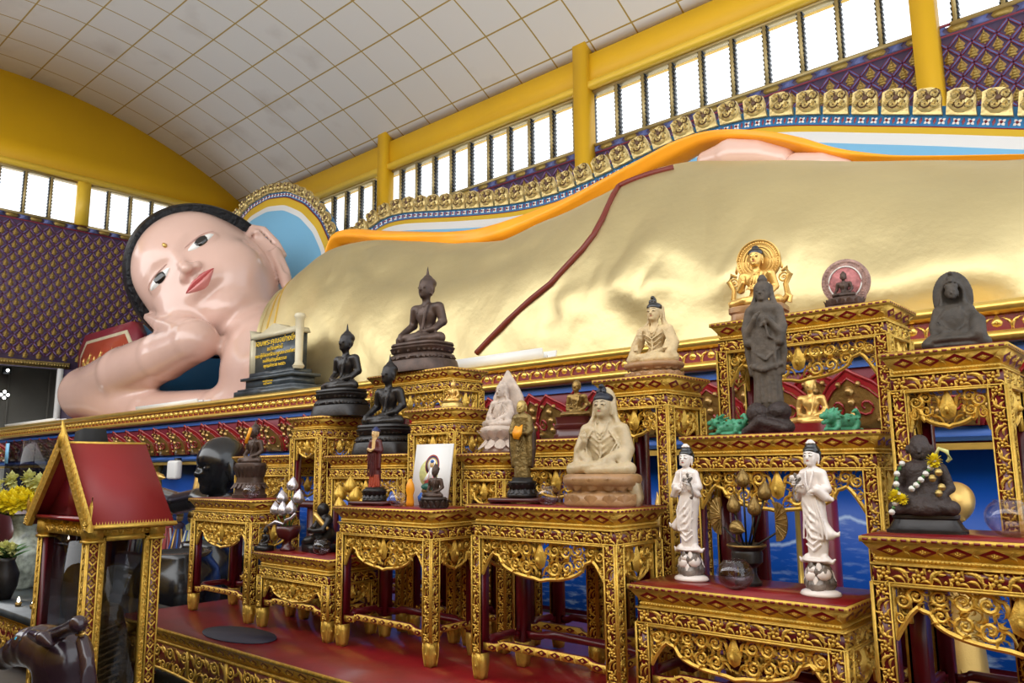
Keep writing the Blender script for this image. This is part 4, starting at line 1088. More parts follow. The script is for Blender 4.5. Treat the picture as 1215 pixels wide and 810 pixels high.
TABS = [
 (-5.74, -4.86, 2.8, .42, 1.250, 'carved gold altar table carrying the dark lotus-throne figure, furthest left of the front row'),
 (-4.80, -3.97, 2.8, .42, .925, 'low carved gold altar table holding the silver lotus vase'),
 (-3.94, -3.08, 2.8, .42, 1.236, 'carved gold altar table carrying the maroon-robed standing figure and white picture panel'),
 (-2.83, -1.93, 2.8, .42, 1.272, 'carved gold altar table carrying the large cream alabaster figure'),
 (-1.885, -1.0, 2.8, .44, .975, 'carved gold altar table carrying two white porcelain standing figures'),
 (-.945, -.06, 2.8, .44, 1.215, 'carved gold altar table carrying the garlanded dark figure, front right'),
]
TABS2 = [
 (-6.05, -5.20, 3.30, .38, 1.56, 'carved gold altar table behind the furthest left table of the front row', 0),
 (-5.19, -4.757, 3.26, .40, 1.83, 'narrow tall carved gold stand under the left black seated figure', 1),
 (-4.735, -3.87, 3.28, .38, 1.545, 'carved gold altar table under the middle black seated figure', 0),
 (-3.85, -3.385, 3.26, .38, 1.815, 'narrow carved gold stand with a niche, behind the white picture panel', 1),
 (-3.375, -2.985, 3.26, .36, 1.535, 'small carved gold stand under the white hooded figure', 1),
 (-2.95, -2.38, 3.28, .38, 1.60, 'carved gold altar table under the brown seated monk figure', 0),
 (-2.37, -1.925, 3.26, .42, 1.89, 'narrow tall carved gold stand under the beige seated figure', 1),
 (-1.89, -.995, 3.28, .38, 1.587, 'carved gold altar table under the tall dark standing figure and green lions', 0),
 (-.972, -.528, 3.26, .42, 1.883, 'narrow tall carved gold stand under the dark hooded figure, right', 1),
 (-.50, .35, 3.28, .38, 1.60, 'carved gold altar table at the right edge of the photo', 0),
 (-4.78, -3.865, 3.68, .38, 2.14, 'tallest carved gold altar table on the left, under the large spired bronze figure', 0),
 (-1.915, -1.03, 3.68, .42, 2.18, 'tallest carved gold altar table on the right, under the gold haloed figure', 0),
]
for a in TABS: altar_table(*a[:5], ZD, a[5], 'carved altar tables, front row')
for a in TABS2: altar_table(*a[:5], ZD, a[5], 'carved altar tables, back rows', bool(a[6]))
# ------------------------------------------------------------------ the red dais under the tables
dz = thing('dais', 'wide red lacquered dais with carved gold front under all the altar tables', 'platform', (-2.5, 3.6, 0))
dw, dd_ = 6.3, 3.2
dx0, dx1, dy0, dy1 = -5.95 + 2.5, 3.4, 2.42 - 3.6, 4.4 - 3.6
mb = MB(); mb.box((dx0, dy0, .42), (dx1, dy1, .448), 1)
mb.box((dx0 - .004, dy0 - .004, .424), (dx1, dy0 + .02, .444), 0)
mb.prism([(0, 0), (.05, -.07), (.20, -.07), (.20, 0)], (dx0, dy0 + .005, .424), (0, 1, 0), (0, 0, 1), (1, 0, 0), 0, dx1 - dx0, 0)
mb.prism([(0, 0), (.05, -.07), (.20, -.07), (.20, 0)], (dx0 + .005, dy1, .424), (1, 0, 0), (0, 0, 1), (0, -1, 0), 0, dy1 - dy0, 0)
N = np.array([0, -1., 0]); U = np.array([1., 0, 0]); sl = math.atan2(.07, .05); nv = N * sin(sl) - ZV * cos(sl); vv = ZV * sin(sl) + N * cos(sl)
oc = np.array([(dx0 + dx1) / 2, dy0 + .03, .389])
def unit(c, i, p):
    mb.frame(D4, c, U, vv, nv, p * .36, .026, .004, 0, 1); mb.frame(D4, c + nv * .002, U, vv, nv, p * .24, .017, .004, 0, 0); mb.frame(ROS, c + nv * .004, U, vv, nv, .018, .015, .008, 0, 0)
    for s_ in (-1, 1): mb.frame(LEAF2, c + U * p * .5 + vv * s_ * .012, U, vv, nv, .026, .02, .008, s_ * .9, 0)
row(mb, oc, U, vv, nv, dx1 - dx0 - .1, .12, unit)
row(mb, np.array([(dx0 + dx1) / 2, dy0 - .004, .434]), U, ZV, N, dx1 - dx0, .03, lambda c, i, p: mb.frame(BEAD, c, U, ZV, N, .011, .008, .006, 0, 0))
mb.build('platform_top', ['gold', 'red'], dz, fix=False)
mb = MB(); yb = dy0 + .04
mb.box((dx0 + .03, yb, .335), (dx1, yb + .04, .352), 0)
row(mb, np.array([(dx0 + dx1) / 2, yb, .345]), U, ZV, N, dx1 - dx0 - .06, .022, lambda c, i, p: mb.frame(BEAD, c, U, ZV, N, .010, .010, .012, 0, 0))
nL = 240; lo_ = []
for i in range(nL + 1):
    x = dx0 + .03 + i / nL * (dx1 - dx0 - .03); lo_.append((x, .155 + .03 * abs(sin((x - dx0) * 2.6)) + (-.05 if x < dx0 + .16 else 0)))
mb.prism([(dx0 + .03, .335), (dx1, .335)] + lo_[::-1], (0, yb, 0), U, ZV, N, -.03, 0, 1)
mb.tube([(x, yb - .004, z) for x, z in lo_], .010, 5, 0)
x = dx0 + .12; k = 0
while x < dx1 - .1:
    for q in range(2):
        c = np.array([x, yb, .295 - .085 * q]); mb.frame(SCROLL if (k + q) % 2 else LEAF2, c, U * (1 if k % 2 else -1), ZV, N, .052, .045, .014, (k + q) % 2 * 2.2 + .7, 0)
        mb.frame(LEAF, c + U * .05, U, ZV, N, .04, .04, .012, 1.1 + k, 0)
    if k % 5 == 4: mb.obox((x + .048, yb - .004, .26), U, ZV, N, .012, .075, .008, 0)
    x += .095; k += 1
mb.build('carved_front', ['gold', 'red_dark'], dz, fix=False)
for lx, ly in ((dx0 + .10, dy0 + .12), (dx0 + .10, dy1 - .12), (-.2, dy0 + .12), (3.2, dy0 + .12)):
    mb = MB(); mb.loft([[(lx - r, ly - r, z), (lx + r, ly - r, z), (lx + r, ly + r, z), (lx - r, ly + r, z)] for z, r in ((0, .07), (.05, .10), (.12, .07), (.22, .05), (.36, .08), (.42, .09))]); mb.build('leg', 'red_dark', dz, smooth=True, angle=50)
mb = MB(); mb.lathe([(.001, 0), (.26, 0), (.26, .006), (.001, .006)], 24, sx=1.3, sy=.62)
tag(mb.build('floor_mat', 'cloth_dark'), 'dark oval mat lying on the red dais before the low table', 'mat', loc=(-4.62, 2.62, ZD - .001))
# ------------------------------------------------------------------ statues
S_ = {}
def head_local(sd, c, s, n=None, face=True, ears=True):
    # head of half-height ~.13*s about c, facing -Y; returns nothing, adds to the field
    cx, cy, cz = c
    q = lambda x, y, z: (cx + x * s, cy + y * s, cz + z * s)
    sd.a(ell(q(0, .01, .02), (.088 * s, .100 * s, .105 * s)), .01)
    sd.a(ell(q(0, -.022, -.045), (.068 * s, .072 * s, .075 * s)), .03 * s)
    if face:
        sd.c([q(0, -.088, .012), q(0, -.108, -.022)], [.010 * s, .016 * s], .010 * s)
        for e in (-1, 1):
            sd.sub(ell(q(e * .036, -.104, .012), (.026 * s, .018 * s, .014 * s)), .012 * s)
            sd.a(ell(q(e * .036, -.082, .008), (.022 * s, .012 * s, .009 * s)), .004 * s)
        sd.a(ell(q(0, -.085, -.052), (.026 * s, .014 * s, .010 * s)), .006 * s)
        sd.sub(cap(q(-.024, -.102, -.052), q(.024, -.102, -.052), .003 * s), .004 * s)
        sd.a(ell(q(0, -.072, -.088), (.028 * s, .022 * s, .020 * s)), .02 * s)
    if ears:
        for e in (-1, 1):
            sd.a(ell(q(e * .090, .01, -.005), (.012 * s, .020 * s, .036 * s)), .008 * s)
            sd.c([q(e * .090, .008, -.03), q(e * .085, .0, -.085)], [.011 * s, .010 * s], .008 * s)
def hand(sd, w_, tip, r, spread=(1, 0, 0), k=.006, curl=(0, 0, -1)):
    # palm and five fingers from wrist w_ towards tip
    w_, tip, sp_, cu = map(lambda q: np.array(q, float), (w_, tip, spread, curl)); d = tip - w_; L = np.linalg.norm(d)
    sd.a(cap(w_, w_ + d * .45, r * .9, r * 1.05, None), k * 2)
    for i in range(4):
        o = sp_ * (i - 1.5) * r * .62; ln = (.86, 1., .95, .78)[i]
        sd.c([w_ + d * .4 + o * .8, w_ + d * .7 * ln + o, w_ + d * ln + o + cu * L * .10], [r * .40, r * .36, r * .26], k * .6)
    sd.c([w_ + d * .15 - sp_ * r * .9, w_ + d * .42 - sp_ * r * 1.7, w_ + d * .62 - sp_ * r * 1.7], [r * .42, r * .36, r * .28], k * .6)
def seated(mudra='earth', robe=True, hair='flame', face=True, s=1., broad=1.):
    """seated cross-legged figure, seat at z=0, facing -Y, about 1 unit tall to the crown"""
    b = SD(); W = broad
    b.a(ell((0, .02, .10), (.20 * W, .135, .12)), .02)
    b.c([(0, .02, .12), (0, .02, .30)], [.135 * W, .115 * W], .05, flat=(1, 1.25, 1))
    b.a(ell((0, .0, .43), (.175 * W, .105, .14)), .06)
    b.c([(-.17 * W, .01, .52), (.17 * W, .01, .52)], [.065, .065], .05)
    b.c([(0, .0, .56), (0, -.01, .66)], [.060, .052], .03)
    for e in (-1, 1):
        b.c([(e * .10, .0, .075), (e * .34 * W, -.13, .065)], [.10, .075], .03)
        b.c([(e * .215 * W, .01, .515), (e * .27 * W, .03, .31)], [.070, .058], .03)
    b.c([(-.35 * W, -.12, .062), (-.16, -.23, .085), (.10, -.22, .115)], [.072, .058, .040], .02)
    b.c([(.35 * W, -.12, .062), (.16, -.24, .055), (-.10, -.24, .045)], [.072, .058, .045], .02)
    b.a(ell((0, -.12, .05), (.30, .14, .05)), .03)
    b.a(ell((.16, -.215, .125), (.07, .028, .020), .2), .01)            # foot sole
    if mudra == 'earth':
        b.c([(-.265 * W, .03, .31), (-.30 * W, -.10, .20), (-.30 * W, -.19, .14)], [.056, .046, .036], .015)
        hand(b, (-.30 * W, -.19, .145), (-.30 * W, -.235, .02), .034, (1, 0, 0), curl=(0, .3, -.3))
    elif mudra == 'lap':
        b.c([(-.265 * W, .03, .31), (-.22 * W, -.10, .20), (-.08, -.19, .165)], [.056, .046, .036], .015)
        hand(b, (-.10, -.185, .165), (.05, -.205, .160), .030, (0, -1, .2), curl=(0, 0, .3))
    elif mudra == 'raised':
        b.c([(-.265 * W, .03, .31), (-.25 * W, -.11, .28), (-.17, -.17, .38)], [.056, .046, .036], .015)
        hand(b, (-.17, -.17, .38), (-.16, -.18, .49), .030, (1, 0, 0), curl=(0, -.3, .0))
    b.c([(.265 * W, .03, .31), (.22 * W, -.09, .20), (.08, -.19, .155)], [.056, .046, .036], .015)
    hand(b, (.10, -.185, .155), (-.05, -.215, .148), .030, (0, 1, .2), curl=(0, 0, .3))
    head_local(b, (0, -.01, .785), 1.22, face=face); hz = lambda z: .785 + (z - .775) * 1.22
    if robe:      # the strip and hem of the shawl
        b.c([(.10, -.085, .54), (.075, -.112, .42), (.05, -.120, .28), (.04, -.135, .20)], [.020, .022, .022, .022], .006)
        b.c([(.10, -.075, .545), (.0, -.100, .52), (-.10, -.095, .45), (-.175, -.03, .37)], [.007] * 4, .004)
    if hair == 'flame':
        b.a(ell((0, .025, hz(.845)), (.113, .124, .088)), .008)
        b.a(ell((0, .02, hz(.90)), (.062, .066, .054)), .02)
        b.c([(0, .015, .965), (0, .015, 1.0), (0, .015, 1.13)], [.032, .022, .005], .008)
    elif hair == 'bun':
        b.a(ell((0, .025, hz(.84)), (.115, .126, .094)), .008); b.a(ell((0, .02, hz(.915)), (.055, .058, .045)), .012)
    elif hair == 'high':
        b.a(ell((0, .025, hz(.84)), (.115, .126, .094)), .008); b.a(ell((0, .02, hz(.92)), (.052, .058, .065)), .012); b.a(ell((.0, -.05, hz(.89)), (.035, .02, .04)), .008)
    return b
def hooded(b, W=1.):
    b.a(ell((0, .0, .32), (.235, .115, .22)), .05)
    # a veil from the top of the head over shoulders and wide sleeves
    b.a(ell((0, .075, .87), (.120, .090, .140)), .02)
    b.c([(0, .095, .80), (0, .10, .55)], [.115, .16], .05, flat=(1, 1.3, 1))
    for e in (-1, 1):
        b.c([(e * .118, .035, .84), (e * .135, .03, .66), (e * .20 * W, .0, .50)], [.022, .028, .05], .02)
        b.c([(e * .23 * W, .02, .50), (e * .29 * W, -.02, .28), (e * .27 * W, -.10, .14)], [.070, .080, .075], .03)
        b.c([(e * .22 * W, -.10, .22), (e * .12, -.19, .16)], [.07, .055], .03)
        for k in range(4):
            b.c([(e * (.10 + .03 * k), -.10 + .01 * k, .50 - .03 * k), (e * (.20 + .02 * k), -.11, .36 - .03 * k), (e * (.14 + .03 * k), -.17, .24 - .03 * k)], [.010, .012, .010], .006)
    return b
def statue_body(sd, name, m, par, z0, s, lo=(-.48, -.36, -.05), hi=(.48, .30, 1.14), n=72):
    P, F = nets(sd, lo, hi, (hi[2] - lo[2]) / n); mb = MB(); mb.add(P * s + [0, 0, z0], F)
    return mb.build(name, m, par, smooth=True, fix=False)
def paint_face(o, t, c, q, s, z0, ink='black', lip='lip'):
    # brows, eyes and mouth painted on the front of the head (c and q in figure units)
    bv_ = BVHTree.FromPolygons([tuple(v.co) for v in o.data.vertices], [tuple(p.vertices) for p in o.data.polygons])
    def pt(x, z):
        p = np.array([(c[0] + x * q) * s, -1., z0 + (c[2] + z * q) * s]); h = bv_.ray_cast(Vector(p), Vector((0, 1, 0)))
        return np.array(h[0]) if h[0] is not None else p + [0, 1, 0]
    mb = MB()
    for e in (-1, 1):
        mb.tube([pt(e * x, z) for x, z in ((.014, .034), (.032, .043), (.055, .034))], [.0020 * q * s / .3 * .3 + .0016 * q * s, .0045 * q * s, .002 * q * s], 5)
        mb.tube([pt(e * x, z) for x, z in ((.016, .006), (.035, .009), (.056, .008))], [.002 * q * s, .0060 * q * s, .002 * q * s], 5)
    mb.build('brows_and_eyes', ink, t, smooth=True)
    mb = MB(); mb.tube([pt(x, z) for x, z in ((-.020, -.051), (0, -.053), (.020, -.051))], [.002 * q * s, .0075 * q * s, .002 * q * s], 6); mb.build('lips', lip, t, smooth=True)
def plinth_rect(mb, levels, pw=5, k=40, c=(0, 0), mi=0):
    mb.loft([[(c[0] + np.sign(cos(a)) * abs(cos(a)) ** (2 / pw) * rx, c[1] + np.sign(sin(a)) * abs(sin(a)) ** (2 / pw) * ry, z) for a in [2 * PI * j / k + .001 for j in range(k)]] for z, rx, ry in levels], mi)
def petals(mb, z, rx, ry, n, h, w_, up=1, out=.35, pw=2., mi=0, thick=.5, c=(0, 0)):
    for j in range(n):
        a = 2 * PI * (j + .5) / n; ex = np.sign(cos(a)) * abs(cos(a)) ** (2 / pw) * rx; ey = np.sign(sin(a)) * abs(sin(a)) ** (2 / pw) * ry
        Nn = np.array([cos(a) / rx, sin(a) / ry, 0]); Nn /= np.linalg.norm(Nn); Tn = np.array([-Nn[1], Nn[0], 0])
        Vv = ZV * up * cos(out) + Nn * sin(out); N2_ = np.cross(Tn, Vv) * (1 if up > 0 else -1)
        mb.frame(PETAL, (c[0] + ex, c[1] + ey, z), Tn, Vv, N2_, w_, h, w_ * thick, 0, mi)
def petalT():
    R = []
    for v, w_ in ((0, .55), (.3, .95), (.6, .95), (.85, .6), (1., .12)):
        R.append([(w_ * u, v, .9 * (1 - u * u) * (1 - .6 * v) + .35 * v * v) for u in (-1, -.5, 0, .5, 1)])
    P = np.array(R).reshape(-1, 3); F = []
    for i in range(4):
        for j in range(4): F.append([i * 5 + j, i * 5 + j + 1, i * 5 + j + 6, i * 5 + j + 5])
    F.append([20, 21, 22]); F.append([22, 23, 24])
    return P, F
PETAL = finish(petalT())
def st(name, label, cat, x, y, z, rz=0, group=None): return thing(name, label, cat, (x, y, z), math.radians(rz), group)

# --- the three dark spired figures on moulded bases, and the one on the lotus throne
def thai(label, x, y, z, H_, m, mudra, rz, bh, group='dark spired seated figures', name='seated_statue', lotus=False, base_m=None):
    t = st(name, label, 'statue', x, y, z, rz, group); s = (H_ - bh) / 1.10; base_m = base_m or m
    statue_body(seated(mudra), 'figure', m, t, bh - .012 * s, s)
    mb = MB(); rx, ry = .44 * s, .27 * s
    cy = -.08 * s
    if lotus:
        plinth_rect(mb, [(0, rx * 1.08, ry * 1.15), (bh * .10, rx * 1.10, ry * 1.17), (bh * .12, rx * .98, ry * 1.05), (bh * .30, rx * .92, ry), (bh * .34, rx * 1.0, ry * 1.1), (bh * .40, rx * 1.0, ry * 1.1), (bh * .44, rx * .86, ry * .95), (bh * .62, rx * .80, ry * .88), (bh * .92, rx * 1.0, ry * 1.08), (bh, rx * .95, ry)], 2.6, c=(0, cy))
        petals(mb, bh * .60, rx * .82, ry * .90, 22, bh * .32, rx * .13, 1, .32, 2.6, c=(0, cy), thick=.35)
        petals(mb, bh * .42, rx * .90, ry * .98, 22, bh * .20, rx * .12, -1, .6, 2.6, c=(0, cy))
    else:
        plinth_rect(mb, [(0, rx * 1.14, ry * 1.22), (bh * .06, rx * 1.14, ry * 1.22), (bh * .34, rx * 1.08, ry * 1.14), (bh * .40, rx * 1.05, ry * 1.10), (bh * .43, rx * .96, ry * 1.0), (bh * .51, rx * 1.02, ry * 1.06), (bh * .59, rx * .98, ry * 1.02), (bh * .64, rx * .89, ry * .93), (bh * .68, rx * .94, ry), (bh * .82, rx * 1.0, ry * 1.08), (bh * .88, rx * .94, ry * 1.0), (bh * .93, rx * .98, ry * 1.04), (bh, rx * .95, ry)], 3.6, c=(0, cy))
        petals(mb, bh * .68, rx * .93, ry * .99, 26, bh * .15, rx * .10, 1, .12, 3.6, c=(0, cy), thick=.35)
        petals(mb, bh * .54, rx * .98, ry * 1.03, 26, bh * .12, rx * .10, -1, .15, 3.6, c=(0, cy), thick=.35)
        for j in range(30):   # small studs
            a = 2 * PI * j / 30; mb.frame(BEAD, (np.sign(cos(a)) * abs(cos(a)) ** (2 / 3.6) * rx * 1.01, cy + np.sign(sin(a)) * abs(sin(a)) ** (2 / 3.6) * ry * 1.07, bh * .47), (-sin(a), cos(a), 0), ZV, (cos(a), sin(a), 0), .008, .008, .008)
    mb.build('base', base_m, t, smooth=True, angle=35, fix=False)
    return t
thai('largest spired bronze seated figure, brown, on the tallest left table, before the gilded robe', -4.32, 3.87, 2.14, .82, 'bronze_brown', 'earth', 6, .215)
thai('black spired seated figure with hands in its lap on the narrow tall stand', -4.83, 3.52, 1.83, .71, 'bronze_black', 'lap', 4, .20)
thai('black spired seated figure directly behind the maroon-robed standing figure', -4.27, 3.48, 1.545, .70, 'bronze_black', 'earth', 6, .20)
t = thai('slim dark seated figure with orange sash on a tall lotus throne, left table', -5.26, 3.04, 1.25, .57, 'bronze_brown', 'lap', 8, .25, name='seated_statue', lotus=True)
mb = MB(); mb.c = 0; mb.tube([(.045, -.070, .50), (.028, -.078, .44), (.01, -.082, .39)], .012, 6); mb.build('sash', 'orange', t, smooth=True)

# --- small dark crowned figure on a petalled base, before the picture
t = st('crowned_statue', 'small dark crowned seated figure on a round lotus base before the white picture', 'statue', -3.19, 2.93, 1.236, 4)
b = seated('lap', hair='high'); 
for i in range(7): a = i / 6 * PI; b.a(ell((.08 * cos(a), .02 - .08 * sin(a), .885), (.018, .018, .03)), .006)
b.c([(0, .015, 1.0), (0, .015, 1.09)], [.018, .006], .01); s = .175
statue_body(b, 'figure', 'bronze_brown', t, .058, s)
mb = MB(); mb.lathe([(.001, 0), (.080, 0), (.084, .008), (.074, .014), (.068, .024), (.076, .044), (.080, .050), (.072, .060), (.001, .060)], 32, (0, -.01), 1, .78)
petals(mb, .011, .074, .058, 14, .036, .016, 1, .25, c=(0, -.01), thick=.8); mb.build('base', 'bronze', t, smooth=True, angle=40, fix=False)

# --- white weathered figure with a pointed hood on a double lotus
t = st('hooded_statue', 'weathered white stone seated figure with a pointed flat halo, on small gold stand', 'statue', -3.19, 3.46, 1.535, 4)
b = hooded(seated(None, robe=True, hair='high')); s = .27
paint_face(statue_body(b, 'figure', 'stone_white', t, .155, s, n=100), t, (0, -.01, .785), 1.22, s, .155, 'stone_dark', 'stone_dark')
mb = MB(); out = [(-.10, .0), (-.13, .12), (-.125, .22), (-.085, .29), (0, .42), (.085, .29), (.125, .22), (.13, .12), (.10, 0)]
mb.prism([(x * .88, z * .82) for x, z in out], (0, .055, .16), U3, V3, N3, -.03, .0); o = mb.build('halo', 'stone_white', t)
bvm = o.modifiers.new('b', 'BEVEL'); bvm.width = .008; bvm.segments = 2
mb = MB(); mb.lathe([(.001, 0), (.105, 0), (.115, .015), (.08, .06), (.075, .075), (.09, .10), (.125, .13), (.12, .15), (.09, .16), (.001, .16)], 28, (0, -.01), 1, .85)
petals(mb, .07, .085, .075, 10, .075, .034, -1, .75, c=(0, -.01)); petals(mb, .085, .09, .078, 11, .07, .034, 1, .7, c=(0, -.01)); mb.build('lotus_base', 'stone_white', t, smooth=True, fix=False)

# --- beige seated figure with dark hair (upper) and the large alabaster one (front)
def guanyin(t, s, bh, m, hm, hood, base_m, rim_m, face_m=None, hn=.95):
    b = seated('raised', robe=False, hair=None)
    if hood: hooded(b)
    else:
        for e in (-1, 1):
            b.c([(e * .22, .0, .50), (e * .30, -.02, .30), (e * .30, -.14, .13)], [.07, .085, .08], .03)
            b.c([(e * .105, .06, .86), (e * .115, .06, .66), (e * .17, .03, .55)], [.03, .035, .05], .02)
            for k in range(4): b.c([(e * (.16 + .02 * k), -.08, .52 - .03 * k), (e * (.25 + .015 * k), -.13, .34 - .02 * k), (e * (.20 + .02 * k), -.20, .20)], [.010, .012, .010], .006)
        b.a(ell((0, .075, .84), (.115, .075, .12)), .02)
    for e in (-1, 1):      # necklace and open collar
        b.c([(e * .075, -.05, .60), (e * .06, -.10, .50), (e * .015, -.125, .40)], [.012, .012, .010], .005)
    b.c([(-.07, -.085, .53), (0, -.125, .45), (.07, -.085, .53)], [.008] * 3, .004)
    for i in range(5): b.a(ell((-.04 + .02 * i, -.128, .44 - .018 * (2 - abs(i - 2))), (.009, .008, .009)), .003)
    for k in range(3): b.c([(-.15 + .01 * k, -.085, .46 - .07 * k), (0, -.128, .36 - .075 * k), (.15 - .01 * k, -.085, .46 - .07 * k)], [.009, .013, .009], .012)
    b.c([(0, -.12, .34), (.01, -.135, .22), (.0, -.16, .14)], [.012, .014, .012], .01); b.a(ell((0, -.13, .32), (.022, .014, .022)), .006)
    for k in range(3): b.c([(-.26 + .04 * k, -.20, .10 + .02 * k), (0, -.27 + .02 * k, .05 + .04 * k), (.26 - .04 * k, -.20, .10 + .02 * k)], [.010] * 3, .01)
    paint_face(statue_body(b, 'figure', m, t, bh - .01 * s, s, n=110), t, (0, -.01, .785), 1.22, s, bh - .01 * s)
    h = SD(); h.a(ell((0, .015, .865), (.118, .128, .082)), .01); h.cut(lambda p: -(p[:, 2] - .845 + .55 * np.maximum(p[:, 1] + .03, 0) * 0 + .25 * np.abs(p[:, 0]))); h.a(ell((0, -.015, .965), (.048, .048, .062)), .012); h.a(ell((0, -.04, 1.01), (.034, .028, .03)), .01)
    h.a(ell((-.038, -.05, .945), (.026, .022, .034)), .008); h.a(ell((.038, -.05, .945), (.026, .022, .034)), .008)
    statue_body(h, 'hair', hm, t, bh - .01 * s, s, (-.16, -.18, .78), (.16, .18, 1.08), 44)
    mb = MB(); rx, ry, cy = .42 * s, .32 * s, -.09 * s
    mb.lathe([(.001, 0), (1.02, 0), (1.06, bh * .10), (1.02, bh * .34), (.86, bh * .42), (.80, bh * .46), (.84, bh * .52), (1.04, bh * .66), (1.08, bh * .80), (1.05, bh * .94), (.95, bh), (.001, bh)], 40, (0, cy), rx, ry, 2.4)
    petals(mb, bh * .12, rx * 1.0, ry, 14, bh * .28, rx * .20, 1, .12, 2.4, c=(0, cy), thick=.3); petals(mb, bh * .52, rx * .9, ry * .9, 14, bh * .40, rx * .20, 1, .40, 2.4, c=(0, cy), thick=.3)
    mb.build('lotus_base', base_m, t, smooth=True, fix=False)
t = st('seated_statue', 'beige seated figure with black topknot and wide sleeves on the narrow tall middle stand', 'statue', -2.13, 3.50, 1.89, 6)
guanyin(t, .345, .085, 'beige', 'black', False, 'alabaster_brown', 'beige')
t = st('seated_statue', 'large cream alabaster seated figure with black hair and raised hand, front middle table', 'statue', -2.14, 3.03, 1.272, 12)
guanyin(t, .405, .145, 'alabaster', 'hair_dark', True, 'alabaster_brown', 'alabaster')
mb = MB(); mb.prism([(-.01, 0), (.05, 0), (.06, .04), (.045, .12), (.02, .15), (-.01, .145)], (.13, -.04, .0), U3, V3, N3, -.03, .03); mb.build('base_scroll', 'alabaster', t)

# --- gold figure with a ringed halo and throne arms
t = st('haloed_statue', 'gold seated figure with a round ringed halo and scrolled throne arms', 'statue', -1.72, 3.86, 2.18, 8)
b = seated('raised', hair='bun'); s = .335
for k in range(5): b.c([(.19 - .05 * k, -.06 - .01 * k, .55), (.12 - .05 * k, -.115, .42 - .02 * k), (-.02 - .03 * k, -.125, .27)], [.009] * 3, .004)
paint_face(statue_body(b, 'figure', 'gold_bright', t, .085, s, n=100), t, (0, -.01, .785), 1.22, s, .085)
h = SD(); h.a(ell((0, .025, .865), (.121, .132, .098)), .01); h.cut(lambda p: -(p[:, 2] - .835 - 0 * p[:, 1])); h.a(ell((0, .02, .955), (.058, .06, .045)), .01)
statue_body(h, 'hair', 'black', t, .085, s, (-.16, -.18, .78), (.16, .18, 1.04), 44)
mb = MB(); out = [(r * cos(a), r * sin(a)) for a in [2 * PI * i / 48 for i in range(48)] for r in [.115]]
mb.prism(out, (0, .055, .345), U3, V3, N3, -.012, .012)
for r, q in ((.112, .006), (.096, .004), (.088, .003), (.075, .005), (.06, .003)): mb.tube([(r * cos(a), .043, .345 + r * sin(a)) for a in [2 * PI * i / 48 for i in range(48)]], q, 6, closed=True)
for i in range(48): a = 2 * PI * i / 48; mb.frame(BEAD, (.104 * cos(a), .043, .345 + .104 * sin(a)), U3, V3, N3, .005, .005, .006)
mb.build('halo', 'gold_bright', t, smooth=True, angle=40, fix=False)
for e in (-1, 1):
    mb = MB(); mb.tube([(e * .10, .05, .10), (e * .145, .04, .14), (e * .135, .04, .20), (e * .16, .04, .25), (e * .145, .04, .285), (e * .12, .04, .27)], [.016, .018, .014, .017, .014, .008], 8)
    mb.tube([(e * .15, .03, .10), (e * .16, .03, .13), (e * .135, .03, .15)], [.014, .012, .006], 8); mb.frame(SCROLL, (e * .13, .035, .235), U3 * e, V3, N3, .03, .03, .015, .5); mb.frame(FLAME, (e * .12, .045, .30), U3, V3, N3, .02, .03, .012)
    mb.build('throne_arm', 'gold_bright', t, smooth=True, angle=50)
mb = MB(); plinth_rect(mb, [(0, .135, .10), (.004, .137, .102), (.045, .133, .098), (.055, .145, .105), (.08, .145, .105), (.085, .14, .10)], 4); mb.build('base', 'alabaster_brown', t, smooth=True, angle=35)

# --- pink niche figure
t = st('niche_statue', 'small seated figure before a pink and grey horseshoe halo, on the tallest right table', 'statue', -1.28, 3.86, 2.18, 6)
b = seated('earth', hair='bun'); statue_body(b, 'figure', 'bronze_brown', t, .072, .13, n=60)
mb = MB(); arch = lambda r, z0: [(r * cos(a) * 1.0, .155 + r * sin(a) * 1.02) for a in [PI * (-.22 + 1.44 * i / 30) for i in range(31)]] ; 
mb.prism([(-.075, z0 := .04)] + arch(.112, 0)[::-1] + [(.075, z0)], (0, .045, 0), U3, V3, N3, -.02, .012, 0)
for i in range(46): a = PI * (-.2 + 1.4 * i / 45); mb.frame(T_ := BEAD, (.098 * cos(a), .033, .155 + .10 * sin(a)), U3, V3, N3, .008, .008, .007, 0, 0)
mb.prism([(.076 * cos(a), .15 + .080 * sin(a)) for a in [2 * PI * i / 30 for i in range(30)]], (0, .033, 0), U3, V3, N3, 0, .003, 1)
mb.tube([(.076 * cos(a), .029, .15 + .080 * sin(a)) for a in [2 * PI * i / 30 for i in range(30)]], .004, 6, 2, closed=True)
mb.build('halo', ['pinkgrey', 'pink', 'flower_white'], t)
mb = MB(); plinth_rect(mb, [(0, .128, .085), (.015, .130, .087), (.022, .10, .07)], 3.5); mb.build('base', 'pinkgrey', t, smooth=True, angle=35)
mb = MB(); mb.lathe([(.001, .022), (.078, .022), (.090, .034), (.086, .05), (.07, .066), (.001, .07)], 24, (0, -.012), 1, .72); petals(mb, .03, .082, .06, 14, .03, .016, 1, .3, c=(0, -.012)); mb.build('seat', 'bronze_brown', t, smooth=True, fix=False)

